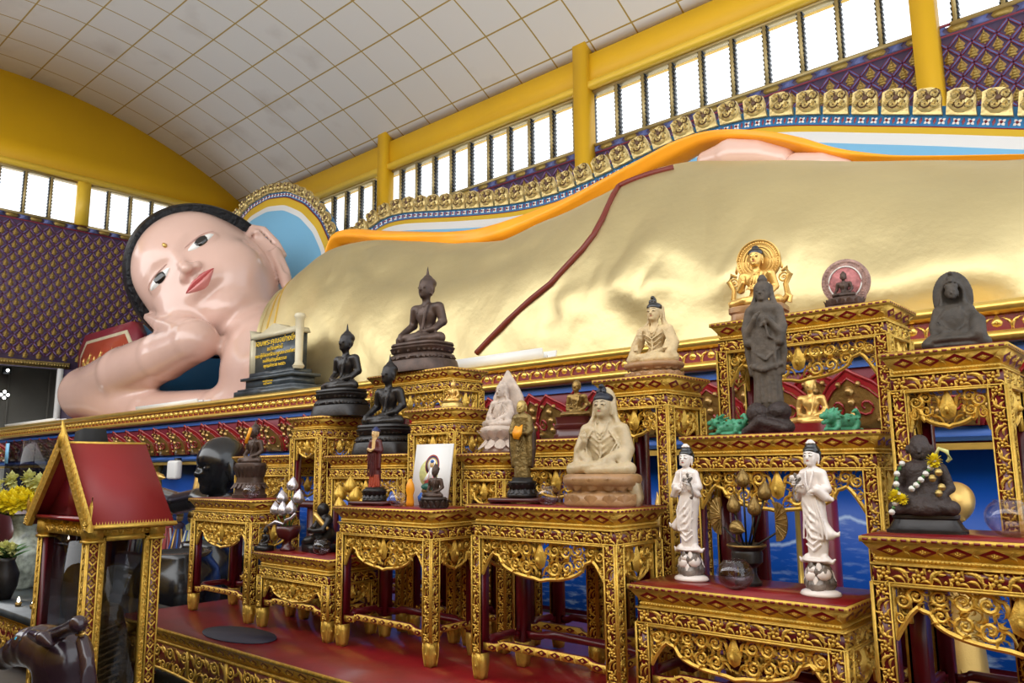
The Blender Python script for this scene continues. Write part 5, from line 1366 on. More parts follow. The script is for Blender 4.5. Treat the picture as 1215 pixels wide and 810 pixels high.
# --- dark hooded figure on the right stand, and the slim dark standing one
t = st('hooded_statue', 'dark weathered seated figure under an arched hood, on the right tall stand', 'statue', -.735, 3.47, 1.883, 8)
b = hooded(seated('lap', robe=True, hair='high', broad=.9), .9)
b.a(ell((0, .11, .72), (.27, .07, .40)), .05); b.sub(ell((0, -.02, .76), (.15, .12, .17)), .03); b.a(ell((0, .06, 1.08), (.035, .035, .035)), .02)
head_local(b, (0, -.01, .775), .95); b.a(ell((0, .0, .86), (.09, .085, .06)), .01)
b.a(ell((0, -.10, .05), (.40, .26, .09)), .03); b.a(ell((0, -.10, -.04), (.36, .24, .07)), .03); b.a(ell((0, -.02, .30), (.21, .14, .26)), .05)
for e in (-1, 1): b.a(ell((e * .33, -.12, .0), (.12, .16, .10)), .03)
b.c([(.24, -.05, .42), (.30, -.14, .30), (.28, -.2, .1)], [.07, .10, .12], .04)
s = .272; statue_body(b, 'figure', 'stone_brown', t, .032, s, (-.52, -.46, -.12), (.52, .34, 1.16))
def standing(kind):
    b = SD()
    b.c([(0, 0, .02), (0, .0, .30), (0, .005, .55), (0, .0, .74)], [.110, .098, .090, .085], .04, flat=(1, 1.3, 1))
    b.c([(-.085, 0, .745), (.085, 0, .745)], [.042, .042], .04)
    b.c([(0, 0, .78), (0, -.004, .825)], [.028, .025], .015)
    head_local(b, (0, -.008, .885), .70)
    return b
t = st('standing_statue', 'tall slim dark standing figure in long robes with long hair, before gold carving', 'statue', -1.50, 3.42, 1.587, 8)
b = standing('dark'); b.c([(0, .0, .28), (0, -.005, .60)], [.112, .105], .03, flat=(1, 1.25, 1))
b.a(ell((0, .012, .925), (.068, .072, .052)), .005); b.a(ell((0, .005, .985), (.040, .042, .028)), .008); b.a(ell((0, .005, 1.012), (.025, .027, .018)), .008)
for e in (-1, 1):
    b.c([(e * .060, .020, .93), (e * .064, .020, .86), (e * .080, .005, .78), (e * .115, .0, .72)], [.016, .018, .028, .03], .012)
    b.c([(e * .11, .0, .74), (e * .135, -.02, .60), (e * .12, -.05, .48)], [.036, .042, .036], .02)
    b.c([(e * .13, -.02, .56), (e * .135, -.01, .40), (e * .120, -.01, .24)], [.030, .028, .016], .01)
    b.c([(e * .12, -.05, .55), (e * .05, -.105, .66)], [.034, .020], .015)
hand(b, (-.05, -.10, .66), (-.0, -.115, .725), .016, (1, 0, 0)); hand(b, (.05, -.10, .64), (.0, -.112, .60), .016, (1, 0, 0))
for k in range(5):
    x = -.08 + .04 * k; b.c([(x * .9, -.064, .60), (x, -.070, .42), (x * 1.1, -.072, .28)], [.012, .014, .012], .016)
b.c([(-.10, -.05, .30), (0, -.11, .265), (.11, -.04, .31)], [.022, .024, .022], .008); b.c([(-.09, -.06, .42), (.02, -.105, .34), (.11, -.04, .44)], [.012] * 3, .006)
b.c([(.03, -.10, .64), (.05, -.105, .52), (.10, -.06, .48)], [.01] * 3, .005)
for k in range(6): a = -PI * (k + .5) / 6; b.c([(.09 * cos(a), .075 * sin(a), .25), (.105 * cos(a), .085 * sin(a), .02)], [.012, .012], .008)
s = .59; statue_body(b, 'figure', 'stone_dark', t, .130, s, (-.20, -.18, -.06), (.20, .16, 1.06), 150)
mb_ = SD(); mb_.a(ell((-.045, -.02, .095), (.055, .06, .050)), .01); mb_.a(ell((.045, -.015, .10), (.052, .06, .045)), .01); mb_.a(ell((0, 0, .03), (.105, .085, .050)), .02); mb_.c([(-.10, -.05, .01), (-.02, -.08, .055), (.08, -.07, .02)], [.02, .022, .02], .01); mb_.cut(lambda p: -p[:, 2])
sculpt(mb_, 'rock_base', 'stone_darker', t, (-.2, -.15, -.02), (.2, .14, .18), .006)

# --- green lions
def lion(label, x, y, z, rz, mane):
    t = st('lion_figurine', label, 'figurine', x, y, z, rz, 'green carved lion figurines'); b = SD()
    b.c([(-.03, 0, .035), (.055, 0, .042)], [.028, .032], .01); b.a(ell((-.065, -.006, .060), (.028, .026, .026)), .01)
    b.c([(-.085, -.01, .066), (-.108, -.012, .062)], [.014, .012], .006); b.c([(-.085, -.01, .042), (-.104, -.012, .036)], [.010, .009], .006)
    for sx, e in ((-.035, -1), (-.035, 1), (.065, -1), (.065, 1)): b.c([(sx, e * .020, .035), (sx - .008, e * .028, .018), (sx - .022, e * .028, .008)], [.018, .012, .009], .006)
    b.c([(.08, 0, .05), (.098, 0, .07), (.085, 0, .090), (.068, 0, .085)], [.012, .010, .010, .005], .005)
    b.c([(-.10, -.02, .008), (.09, -.02, .008)], [.008, .008], .004)
    for i in range(mane): a = 2 * PI * i / mane; b.c([(-.055, .0 + .022 * cos(a), .062 + .022 * sin(a)), (-.035 + .01 * (i % 2), .038 * cos(a), .066 + .036 * sin(a))], [.008, .003], .004)
    for i in range(14): a = i * 2.4; b.a(ell((-.02 + .008 * i, .028 * cos(a), .045 + .026 * abs(sin(a))), (.009, .009, .007)), .004)
    for e in (-1, 1): b.c([(-.06, e * .016, .082), (-.05, e * .022, .098)], [.007, .003], .003); b.a(ell((-.086, e * .010 - .008, .078), (.006, .005, .006)), .002)
    b.cut(lambda p: -p[:, 2]); sculpt(b, 'figure', 'jade', t, (-.14, -.07, -.01), (.13, .07, .125), .0026)
    return t
lion('green carved lion lying with open jaws, left of the slim dark standing figure', -1.70, 3.42, 1.587, -12, 10)
lion('green carved lion with spiky mane, right of the slim dark standing figure', -1.19, 3.42, 1.587, 62, 22)

# --- seated brown monk, standing monk in brown and gold
t = st('monk_statue', 'brown seated monk figure on a tiered pedestal beside the red lotus petals', 'statue', -2.62, 3.46, 1.60, 14)
b = seated('lap', hair=None, broad=.95); s = .22
for k in range(5): b.c([(.19 - .03 * k, -.05 - .01 * k, .54), (.10 - .05 * k, -.12, .42), (-.05 - .03 * k, -.13, .24)], [.010] * 3, .005)
b.a(ell((0, -.14, .07), (.38, .20, .07)), .03); statue_body(b, 'figure', 'brass', t, .118, s)
mb = MB(); plinth_rect(mb, [(0, .115, .085), (.02, .115, .085), (.028, .105, .08), (.05, .103, .078), (.058, .112, .083), (.075, .112, .083), (.082, .10, .077), (.105, .10, .077), (.118, .108, .08)], 4, c=(0, -.02)); mb.build('base', 'wood_dark', t, smooth=True, angle=35)
for x in (): pass
t = st('monk_statue', 'standing monk figure in brown and gold robes holding gold leaf, on dark lotus base', 'statue', -2.64, 3.02, 1.272, 16)
b = standing('monk')
for e in (-1, 1):
    b.c([(e * .10, .0, .73), (e * .125, -.03, .58), (e * .10, -.08, .55)], [.040, .045, .035], .02); b.c([(e * .11, -.03, .56), (e * .115, -.02, .36), (e * .11, -.02, .16)], [.045, .042, .03], .02)
for k in range(6): b.c([(-.05, -.085, .66 - .05 * k), (0, -.115, .60 - .07 * k), (.06, -.085, .66 - .05 * k)], [.008] * 3, .005)
hand(b, (-.07, -.09, .56), (-.0, -.13, .60), .018, (0, 0, 1)); hand(b, (.07, -.09, .55), (.0, -.125, .56), .018, (0, 0, 1)); s = .40
statue_body(b, 'figure', 'gold_old_mid', t, .128, s, (-.20, -.18, -.03), (.20, .16, 1.04), 96)
m2 = SD()
for e in (-1, 1): m2.c([(e * .085, .02, .74), (e * .135, .005, .56), (e * .140, .01, .36), (e * .125, .01, .14)], [.042, .050, .046, .03], .02)
m2.c([(0, .05, .72), (0, .05, .2)], [.07, .09], .03); statue_body(m2, 'cloak', 'bronze_brown', t, .128, s, (-.22, -.18, .06), (.22, .18, .86), 70)
f = SD(); head_local(f, (0, -.008, .885), .715); f.c([(0, 0, .80), (0, 0, .84)], [.030, .028], .01); statue_body(f, 'head', 'gold_old', t, .128, s, (-.1, -.12, .76), (.1, .12, 1.0), 50)
mb = MB(); mb.prism([(-.022, -.03), (-.03, .0), (-.012, .035), (.01, .028), (.026, .04), (.022, -.005), (.005, -.035)], (-.0, -.05, .350), U3, V3, N3, -.004, .006); mb.build('gold_leaf', 'orange', t)
mb = MB(); mb.lathe([(.001, .028), (.078, .028), (.080, .045), (.066, .055), (.058, .075), (.070, .098), (.072, .108), (.055, .112), (.052, .128), (.001, .128)], 28); petals(mb, .070, .060, .060, 14, .032, .015, 1, .45); petals(mb, .066, .066, .066, 14, .025, .015, -1, .5); mb.build('lotus_base', 'enamel_black', t, smooth=True, fix=False) if 'enamel_black' in M else mb.build('lotus_base', 'bronze_black', t, smooth=True, fix=False)
mb = MB(); mb.box((-.15, -.09, .008), (.15, .09, .026)); 
for sx in (-1, 1): mb.box((sx * .13 - .015, -.08, 0), (sx * .13 + .015, .08, .008))
mb.build('stand', 'wood_dark', t)
# the gold head of the monk shows as bare gold
# --- maroon-robed standing figure with blue hair
t = st('standing_statue', 'small standing figure in maroon robe with blue hair on a dark stand', 'statue', -3.80, 3.00, 1.236, 14)
s = .36; z0 = .105
f = SD(); head_local(f, (0, -.008, .885), .70); f.c([(0, 0, .78), (0, -.004, .83)], [.028, .027], .01); f.c([(0, -.035, .62), (0, -.02, .79)], [.04, .045], .02); hand(f, (-.03, -.10, .615), (-.075, -.135, .635), .017, (0, 0, 1)); hand(f, (.03, -.10, .62), (-.04, -.13, .60), .017, (0, 0, 1))
paint_face(statue_body(f, 'head_and_hands', 'face', t, z0, s, (-.14, -.18, .5), (.14, .12, 1.0), 70), t, (0, -.008, .885), .70, s, z0)
h = SD(); h.a(ell((0, .010, .925), (.070, .076, .055)), .01); h.cut(lambda p: -(p[:, 2] - .918)); h.a(ell((0, .005, .975), (.038, .040, .026)), .008); statue_body(h, 'hair', 'navy', t, z0, s, (-.10, -.10, .85), (.10, .11, 1.03), 40)
b = SD(); b.c([(0, .01, .14), (0, .01, .40), (0, .01, .60), (0, .005, .745)], [.105, .098, .092, .078], .03, flat=(1, 1.25, 1)); b.sub(ell((0, -.09, .74), (.04, .05, .12)), .01)
for e in (-1, 1):
    b.c([(e * .08, .0, .745), (e * .12, -.01, .60), (e * .07, -.09, .61)], [.042, .045, .030], .02); b.c([(e * .10, -.02, .58), (e * .10, -.03, .32)], [.04, .03], .02)
for k in range(4): b.c([(-.07 + .03 * k, -.085, .55), (-.08 + .04 * k, -.095, .18)], [.010, .012], .008)
statue_body(b, 'robe', 'maroon', t, z0, s, (-.2, -.18, .04), (.2, .16, .84), 70)
b = SD(); b.c([(0, .0, .02), (0, .0, .20)], [.098, .10], .03, flat=(1, 1.3, 1))
for k in range(7): a = -PI * (k + .5) / 7; b.c([(.085 * cos(a), .07 * sin(a), .18), (.10 * cos(a), .085 * sin(a), .02)], [.012, .014], .006)
for e in (-1, 1): b.c([(e * .035, -.07, .0), (e * .04, -.12, -.01)], [.022, .018], .01)
statue_body(b, 'skirt', 'maroon_red', t, z0, s, (-.15, -.18, -.05), (.15, .15, .22), 40)
mb = MB(); mb.lathe([(.001, .022), (.072, .022), (.074, .035), (.058, .045), (.056, .06), (.070, .078), (.072, .092), (.058, .096), (.055, .105), (.001, .105)], 28); petals(mb, .058, .060, .060, 14, .030, .015, 1, .4); petals(mb, .056, .062, .062, 14, .024, .015, -1, .5); mb.build('lotus_base', 'bronze_black', t, smooth=True, fix=False)
mb = MB(); mb.box((-.125, -.085, .006), (.125, .085, .022)); mb.box((-.11, -.075, 0), (.11, .075, .006)); mb.build('stand', 'wood_dark', t)
# --- small gold figure on the niche stand
t = st('seated_statue', 'small pale gold seated figure on the stepped stand below the spired bronze', 'statue', -3.47, 3.33, 1.815, 10)
b = seated('earth'); statue_body(b, 'figure', 'gold_bright', t, .035, .13, n=60)
mb = MB(); plinth_rect(mb, [(0, .065, .042), (.02, .062, .04), (.026, .056, .036), (.036, .06, .04)], 4, c=(0, -.01)); mb.build('base', 'gold_old', t, smooth=True, angle=35)
# --- white porcelain standing figures
def porcelain(label, x, y, z, rz, e):
    t = st('porcelain_statue', label, 'statue', x, y, z, rz, 'white porcelain standing figures'); s = .44; z0 = .118
    b = SD(); sw = e
    b.c([(0, 0, .04), (.012 * sw, 0, .25), (-.014 * sw, 0, .48), (.0, .0, .60), (0, .0, .73)], [.082, .092, .100, .082, .074], .035, flat=(1, 1.3, 1))
    b.c([(-.075, 0, .735), (.075, 0, .735)], [.038, .038], .035); b.c([(0, 0, .77), (0, -.004, .82)], [.024, .022], .012)
    head_local(b, (0, -.010, .880), .72)
    for q in (-1, 1): b.c([(q * .085, .0, .73), (q * .120, -.015, .61), (q * .07, -.085, .60)], [.036, .042, .030], .018)
    b.c([(e * .07, -.075, .60), (e * .12, -.04, .54), (e * .165, -.02, .52), (e * .175, -.02, .535)], [.045, .038, .016, .006], .012)          # sleeve tip
    b.c([(-e * .07, -.075, .60), (-e * .12, -.03, .54), (-e * .14, -.01, .52)], [.042, .030, .010], .012)
    b.c([(e * .05, -.02, .30), (e * .13, -.02, .235), (e * .19, -.01, .235), (e * .205, -.01, .26)], [.065, .045, .016, .006], .02)      # blown hem
    b.c([(-.08, -.03, .03), (-.13, -.03, .012), (-.155, -.02, .035)], [.04, .018, .008], .015); b.c([(.08, -.03, .03), (.13, -.03, .012), (.155, -.02, .035)], [.04, .018, .008], .015)
    b.a(ell((0, -.02, .02), (.12, .09, .022)), .015)
    for k in range(7):
        u = -.075 + .025 * k; b.c([(u * .7 - .02 * e, -.066, .56), (u + .01 * e, -.074, .38), (u * 1.1 + .04 * e * (k / 6), -.070, .20)], [.007, .009, .008], .010)
    for k in range(2): b.c([(-.06, -.066, .20 - .05 * k), (.0, -.080, .15 - .05 * k), (.06, -.066, .20 - .05 * k)], [.009] * 3, .010)
    for k in range(4): b.c([(-e * .07, -.062, .52 - .07 * k), (0, -.084, .42 - .07 * k), (e * .085, -.055, .34 - .05 * k)], [.007, .012, .008], .012)
    b.c([(-.035, -.06, .76), (-.02, -.095, .66), (0, -.105, .60)], [.008] * 3, .004); b.c([(.035, -.06, .76), (.02, -.095, .66), (0, -.105, .60)], [.008] * 3, .004)
    hand(b, (-e * .06, -.095, .60), (-e * .02, -.125, .66), .015, (1, 0, 0)); hand(b, (e * .06, -.095, .59), (e * .0, -.12, .585), .015, (0, 0, 1))
    fo = statue_body(b, 'figure', 'porcelain', t, z0, s, (-.24, -.18, -.04), (.24, .14, .99), 190); paint_face(fo, t, (0, -.01, .88), .72, s, z0)
    h = SD(); h.a(ell((0, .008, .925), (.070, .077, .056)), .006); h.cut(lambda p: -(p[:, 2] - .918 + .3 * np.abs(p[:, 0]) - .0)); h.a(ell((0, .006, .968), (.052, .054, .032)), .01); h.c([(-.064, .022, .91), (-.068, .022, .85)], [.014, .008], .006); h.c([(.064, .022, .91), (.068, .022, .85)], [.014, .008], .006)
    statue_body(h, 'hair', 'black', t, z0, s, (-.10, -.10, .80), (.10, .11, 1.02), 48)
    h = SD(); h.a(ell((0, -.005, 1.006), (.030, .030, .020)), .006)
    for i in range(6): a = i * PI / 3; h.a(ell((.030 * cos(a), -.005 + .030 * sin(a), .995), (.014, .014, .011)), .006)
    statue_body(h, 'crown', 'porcelain', t, z0, s, (-.06, -.06, .95), (.06, .06, 1.04), 30)
    # lotus held at the breast
    mb = MB(); lc = np.array([-e * .036, -.060, z0 + .300]); Nn = np.array([0, -.9, .43])
    for ring, (rr_, n_p) in enumerate(((.030, 7), (.022, 6), (.013, 4))):
        for i in range(n_p):
            a = 2 * PI * i / n_p + ring * .5; Tn = np.array([cos(a), sin(a) * .43, sin(a) * .9]); Sd = np.cross(Tn, Nn)
            mb.frame(PETAL, lc + Nn * .004 * ring, Sd, Tn * .85 + Nn * (.25 + .3 * ring), Nn, .011, rr_, .006, 0, (i + ring) % 2)
    mb.build('held_lotus', ['porcelain_grey', 'porcelain'], t, smooth=True, fix=False)
    mb = MB(); mb.tube([lc + [0, .006, -.005], (-e * .050, -.058, z0 + .265), (-e * .050, -.052, z0 + .232), (-e * .040, -.050, z0 + .222)], [.004, .0035, .005, .008], 6); mb.build('lotus_stem', 'porcelain_grey', t, smooth=True)
    # cluster of leaves at the feet, and the white rim
    mb = MB()
    for i, (a, zz, r) in enumerate(((.3, .05, .03), (1.1, .075, .028), (2.0, .045, .032), (2.8, .08, .026), (3.6, .05, .03), (4.2, .075, .03), (4.8, .04, .034), (5.5, .08, .028), (5.1, .09, .022), (4.5, .095, .02))):
        c = np.array([.042 * cos(a), .034 * sin(a), zz]); Nn = np.array([cos(a), sin(a), .25]); Nn /= np.linalg.norm(Nn); Tn = np.array([-sin(a), cos(a), 0]); Vv = np.cross(Nn, Tn)
        mb.frame(finish(T_dome(9, 3)), c, Tn, Vv, Nn, r, r * .85, .016, 0, i % 2); mb.frame(PETAL, c + Nn * .012, Tn, Vv, Nn, .010, .03, .006, 0, 1 - i % 2)
    mb.lathe([(.052, .018), (.050, .06), (.040, .11), (.036, .122), (.001, .122)], 18, (0, 0), 1, .8)
    mb.build('leaf_cluster', ['porcelain_grey', 'porcelain'], t, smooth=True, fix=False)
    mb = MB(); mb.lathe([(.001, 0), (.072, 0), (.076, .006), (.070, .016), (.052, .024), (.001, .026)], 28, (0, 0), 1, .8); mb.build('base', 'porcelain', t, smooth=True)
    return t
porcelain('white porcelain standing figure on the left of the dark lotus vase', -1.72, 3.04, .975, 2, -1)
porcelain('white porcelain standing figure holding a lotus, on the right of the dark lotus vase', -1.155, 2.98, .975, -6, 1)

# --- garlanded dark figure on the right
t = st('garlanded_statue', 'dark seated figure hung with white and yellow flower garlands, front right table', 'statue', -.79, 3.03, 1.215, 10)
b = SD()
b.a(ell((0, .0, .10), (.085, .062, .055)), .02); b.c([(0, 0, .10), (0, .0, .19)], [.055, .050], .03); b.a(ell((0, .0, .215), (.062, .042, .035)), .02); b.a(ell((0, -.005, .285), (.036, .038, .042)), .008); b.a(ell((0, 0, .318), (.026, .026, .018)), .01)
for e in (-1, 1):
    b.c([(e * .06, .0, .215), (e * .082, -.005, .15), (e * .055, -.05, .125)], [.020, .017, .013], .01); b.a(ell((e * .040, -.005, .285), (.006, .010, .016)), .004); b.c([(e * .03, -.01, .09), (e * .085, -.05, .085)], [.035, .026], .015)
    hand(b, (e * .055, -.05, .125), (e * .015, -.062, .115), .012, (0, 0, 1), k=.003)
b.a(ell((0, -.05, .085), (.07, .035, .03)), .02); b.c([(0, -.042, .290), (0, -.048, .275)], [.005, .007], .004); b.a(ell((0, -.03, .26), (.015, .012, .010)), .008)
b.cut(lambda p: .058 - p[:, 2]); sculpt(b, 'figure', 'stone_darker', t, (-.13, -.11, .05), (.13, .09, .35), .004)
mb = MB(); plinth_rect(mb, [(0, .125, .075), (.010, .125, .075), (.016, .116, .068), (.045, .100, .058), (.050, .104, .062), (.060, .104, .062)], 5); mb.build('base', 'bronze_black', t, smooth=True, angle=35)
g = thing('flower_garland', 'white and yellow flower garland hung round the dark figure on the right', 'garland', (-.79, 3.03, 1.215), math.radians(10))
path = [(-.058, -.020, .235), (-.075, -.045, .20), (-.078, -.062, .165), (-.074, -.068, .13), (-.085, -.072, .10), (-.098, -.074, .07)]
path2 = [(.045, -.030, .245), (.028, -.055, .215), (.008, -.064, .19), (-.012, -.066, .165), (-.03, -.07, .150)]
ball = finish(T_join(T_dome(7, 2), (T_dome(7, 2)[0] * [1, 1, -1], T_dome(7, 2)[1])))
for pth in (path, path2):
    mb = MB(); Q = np.array(pth); n_ = 11; s__ = np.linspace(0, len(Q) - 1, n_); Q = np.stack([np.interp(s__, np.arange(len(pth)), Q[:, i]) for i in range(3)], 1)
    mb.tube(Q, .003, 5, 1)
    for i, q in enumerate(Q): mb.frame(ball, q, (1, 0, 0), (0, 1, 0), ZV, *( (.011,) * 3 if i % 2 == 0 else (.007,) * 3), 0, 0 if i % 2 == 0 else 1)
    mb.build('string', ['flower_white', 'green'], g, smooth=True, fix=False)
def pompom(c, r, par, m='petal_yellow', nm='blossom'):
    mb = MB()
    for i in range(26):
        a = i * 2.4; zz = 1 - i / 26 * 1.6; rr = math.sqrt(max(0, 1 - zz * zz)); Nn = np.array([rr * cos(a), -abs(zz), rr * sin(a)]); Nn /= np.linalg.norm(Nn)
        Tn = np.cross(Nn, (0, 0, 1)); Tn /= max(np.linalg.norm(Tn), 1e-6); Vv = np.cross(Nn, Tn); mb.frame(PETAL, np.array(c) + Nn * r * .3, Tn, Nn, Vv, r * .28, r * .75, r * .15)
    return mb.build(nm, m, par, fix=False)
pompom((.045, -.055, .245), .026, g); pompom((-.085, -.072, .125), .024, g); pompom((-.060, -.080, .115), .020, g)
mb = MB(); mb.tube([(.050, -.04, .262), (.062, -.045, .285), (.085, -.04, .275), (.092, -.038, .250), (.082, -.036, .240)], [.006, .008, .008, .008, .005], 6); mb.build('ribbon', 'petal_pale', g, smooth=True)
for q in ((.055, -.062, .205), (.035, -.062, .185), (.06, -.058, .155), (.05, -.064, .135)): 
    mb = MB(); mb.frame(ball, q, (1, 0, 0), (0, 1, 0), ZV, .013, .010, .014); mb.build('gold_leaf_patch', 'gold_old', g, smooth=True)
# ------------------------------------------------------------------ picture, vases, bowls, shrine and what stands behind
t = st('picture_panel', 'white panel with a painted seated figure in a ringed halo, leaning behind small statues', 'picture', -3.46, 3.12, 1.236, 10)
t.rotation_euler = (math.radians(-10), 0, math.radians(10))
mb = MB(); mb.box((-.135, 0, 0), (.135, .012, .36)); mb.build('board', 'white', t)
mb = MB(); F0 = -.001
def disc(mb, x, z, rx, rz_, mi, lay, n=24): mb.prism([(x + rx * cos(2 * PI * i / n), z + rz_ * sin(2 * PI * i / n)) for i in range(n)], (0, 0, 0), U3, V3, N3, 0, .0006 * lay, mi)
disc(mb, .0, .235, .052, .062, 1, 1); disc(mb, .0, .235, .045, .054, 2, 2); disc(mb, .0, .235, .037, .045, 3, 3); disc(mb, .0, .235, .030, .038, 0, 4)
disc(mb, -.02, .19, .07, .08, 9, .5)
mb.prism([(-.045, .125), (-.025, .17), (-.012, .21), (.012, .21), (.028, .17), (.05, .125)], (0, 0, 0), U3, V3, N3, 0, .0042, 4)
mb.prism([(-.015, .15), (-.01, .22), (.012, .22), (.014, .15)], (0, 0, 0), U3, V3, N3, 0, .0046, 0); disc(mb, 0, .238, .014, .018, 8, 9); disc(mb, 0, .256, .012, .010, 6, 10)
mb.prism([(-.052, .14), (-.012, .205), (-.02, .15)], (0, 0, 0), U3, V3, N3, 0, .005, 0)
disc(mb, .0, .108, .062, .022, 5, 8); disc(mb, .0, .085, .055, .026, 7, 7)
mb.prism([(-.07, .02), (-.08, .05), (-.06, .075), (-.02, .06), (.03, .07), (.06, .05), (.05, .02)], (0, 0, 0), U3, V3, N3, 0, .0036, 6); disc(mb, -.03, .045, .02, .01, 0, 9)
mb.build('painting', ['white', 'maroon_red', 'navy', 'gold_rail', 'lip', 'enamel_green', 'blue', 'brass', 'face', 'petal_pale'], t)
# glass bowls of water
def bowl(label, x, y, z, r, tint='glass', fill=.55):
    t = st('glass_bowl', label, 'bowl', x, y, z, 0, 'small glass offering bowls'); pr = []; n = 14
    for i in range(n):
        a = -PI * .40 + (PI * .40 + PI * .30) * i / (n - 1); pr.append((r * cos(a), r * .86 * (sin(a) + sin(PI * .40))))
    mb = MB(); rim = pr[-1]; th_ = r * .05
    mb.lathe([(.001, 0)] + pr + [(rim[0] + r * .03, rim[1] + r * .04), (rim[0] - th_, rim[1] + r * .04)] + [(a - th_, b) for a, b in pr[::-1]] + [(.001, th_)], 32, cap=False); mb.build('bowl', 'glass', t, smooth=True)
    zt = pr[0][1] + (rim[1]) * fill; wp = [(max(.001, a - th_ * 1.4), max(b, th_ * 1.3)) for a, b in pr if b <= zt]
    mb = MB(); mb.lathe([(.001, th_ * 1.2)] + wp + [(.001, wp[-1][1])], 32, cap=False); mb.build('water', 'water', t, smooth=True, angle=50)
bowl('clear glass bowl beside the slim dark figure on the furthest left front table', -5.07, 2.92, 1.25, .060)
bowl('clear glass bowl on the low table, right of the silver lotus vase', -4.22, 2.93, .925, .060)
bowl('glass bowl with amber glow beside the maroon-robed figure, before the white picture', -3.49, 2.92, 1.236, .052)
bowl('clear glass bowl between the standing monk and the cream alabaster figure', -2.39, 2.92, 1.272, .057)
bowl('clear glass bowl half full of water before the dark lotus vase', -1.46, 2.92, .975, .072, fill=.6)
bowl('large clear glass bowl at the right edge beside the garlanded figure', -.53, 2.99, 1.215, .075, fill=.55)
t = st('candle', 'small orange carved candle standing behind the amber glass bowl', 'candle', -3.50, 3.02, 1.236)
mb = MB(); mb.lathe([(.001, 0), (.022, 0), (.024, .02), (.018, .06), (.026, .09), (.022, .12), (.010, .15), (.001, .155)], 14); mb.build('wax', 'orange', t, smooth=True)
# lotus bunches
def bud_mesh(h, r, k=6):
    mb = MB(); n = 36; rings = []
    for z, q in ((0, .25), (.05, .55), (.15, .86), (.30, 1.0), (.45, .95), (.60, .76), (.75, .50), (.88, .24), (.97, .08), (1., .01)):
        tw = z * .5; rings.append([(q * r * (1 + .10 * z ** .3 * abs(cos(2.5 * (a + tw)))) * cos(a), q * r * (1 + .10 * z ** .3 * abs(cos(2.5 * (a + tw)))) * sin(a), z * h) for a in [2 * PI * i / n for i in range(n)]])
    mb.loft(rings)
    for j in range(5):
        a0 = 2 * PI * j / 5; mb.tube([(q * r * 1.07 * cos(a0 + w_), q * r * 1.07 * sin(a0 + w_), z * h) for z, q, w_ in ((.05, .6, .5), (.25, 1., .42), (.5, .92, .25), (.75, .52, .1), (.9, .22, 0))], r * .035, 4)
    return mb
def bud(par, p, h, r, m, tilt=(0, 0)):
    mb = bud_mesh(h, r); o = mb.build('lotus_bud', m, par, smooth=True, fix=False); o.location = p; o.rotation_euler = (tilt[0], tilt[1], 0); return o
def bunch(t, buds, base, m, ms, h, r, sr=.004):
    for (x, y, z, tx, ty) in buds:
        bud(t, (x, y, z), h, r, m, (tx, ty))
        mb = MB(); mb.tube([(base[0] + x * .15, base[1] + y * .15, base[2]), (base[0] * .5 + x * .6, base[1] * .5 + y * .6, (base[2] + z) * .5), (x, y, z + .004)], sr, 6); mb.build('stem', ms, t, smooth=True)
t = st('lotus_vase', 'silver lotus buds in a dark red footed bowl with pale ribbons, low table', 'vase', -4.65, 2.96, .925)
bunch(t, [(.03, .0, .385, 0, .1), (-.075, 0, .30, 0, -.2), (.10, .0, .305, 0, .2), (-.115, -.02, .225, 0, -.25), (.0, -.04, .225, .1, 0), (.07, -.03, .235, .1, .2)], (0, 0, .12), 'silver', 'green', .095, .036)
mb = MB(); mb.lathe([(.001, 0), (.048, 0), (.050, .01), (.030, .03), (.020, .05), (.028, .07), (.062, .085), (.078, .12), (.080, .155), (.072, .158), (.066, .12), (.001, .10)], 28); mb.build('bowl', 'wood_dark', t, smooth=True)
mb = MB(); mb.tube([(.02, -.04, .17), (-.04, -.07, .185), (-.10, -.07, .165), (-.155, -.07, .15)], [.006, .014, .010, .008], 8); mb.tube([(.02, -.05, .16), (.08, -.07, .20), (.13, -.06, .215), (.17, -.06, .245)], [.006, .012, .010, .008], 8); mb.build('ribbon', 'silver', t, smooth=True)
t = st('lotus_bunch', 'gold lotus buds rising behind the small black crouching figure', 'flowers', -4.20, 3.06, .925)
bunch(t, [(-.02, .0, .325, 0, -.15), (.055, .02, .375, 0, 0), (.125, .0, .315, 0, .2), (.03, -.03, .25, .2, 0), (.185, .02, .28, 0, .5)], (.05, .0, .02), 'gold', 'green', .105, .040)
mb = MB(); mb.lathe([(.001, 0), (.05, 0), (.045, .05), (.06, .12), (.055, .13), (.001, .12)], 20, (.05, 0)); mb.build('vase', 'bronze_black', t, smooth=True)
t = st('lotus_vase', 'aged brass lotus buds and folded leaves in a dark footed vase, between porcelain figures', 'vase', -1.475, 3.06, .975)
bunch(t, [(.0, .0, .385, 0, 0), (-.04, -.01, .28, 0, -.05), (.085, .0, .335, 0, .15), (.055, -.03, .275, .1, .1)], (0, 0, .14), 'brass', 'bronze_black', .080, .026, .0045)
bud(t, (-.045, -.03, .235), .075, .027, 'brass', (.3, 1.9))
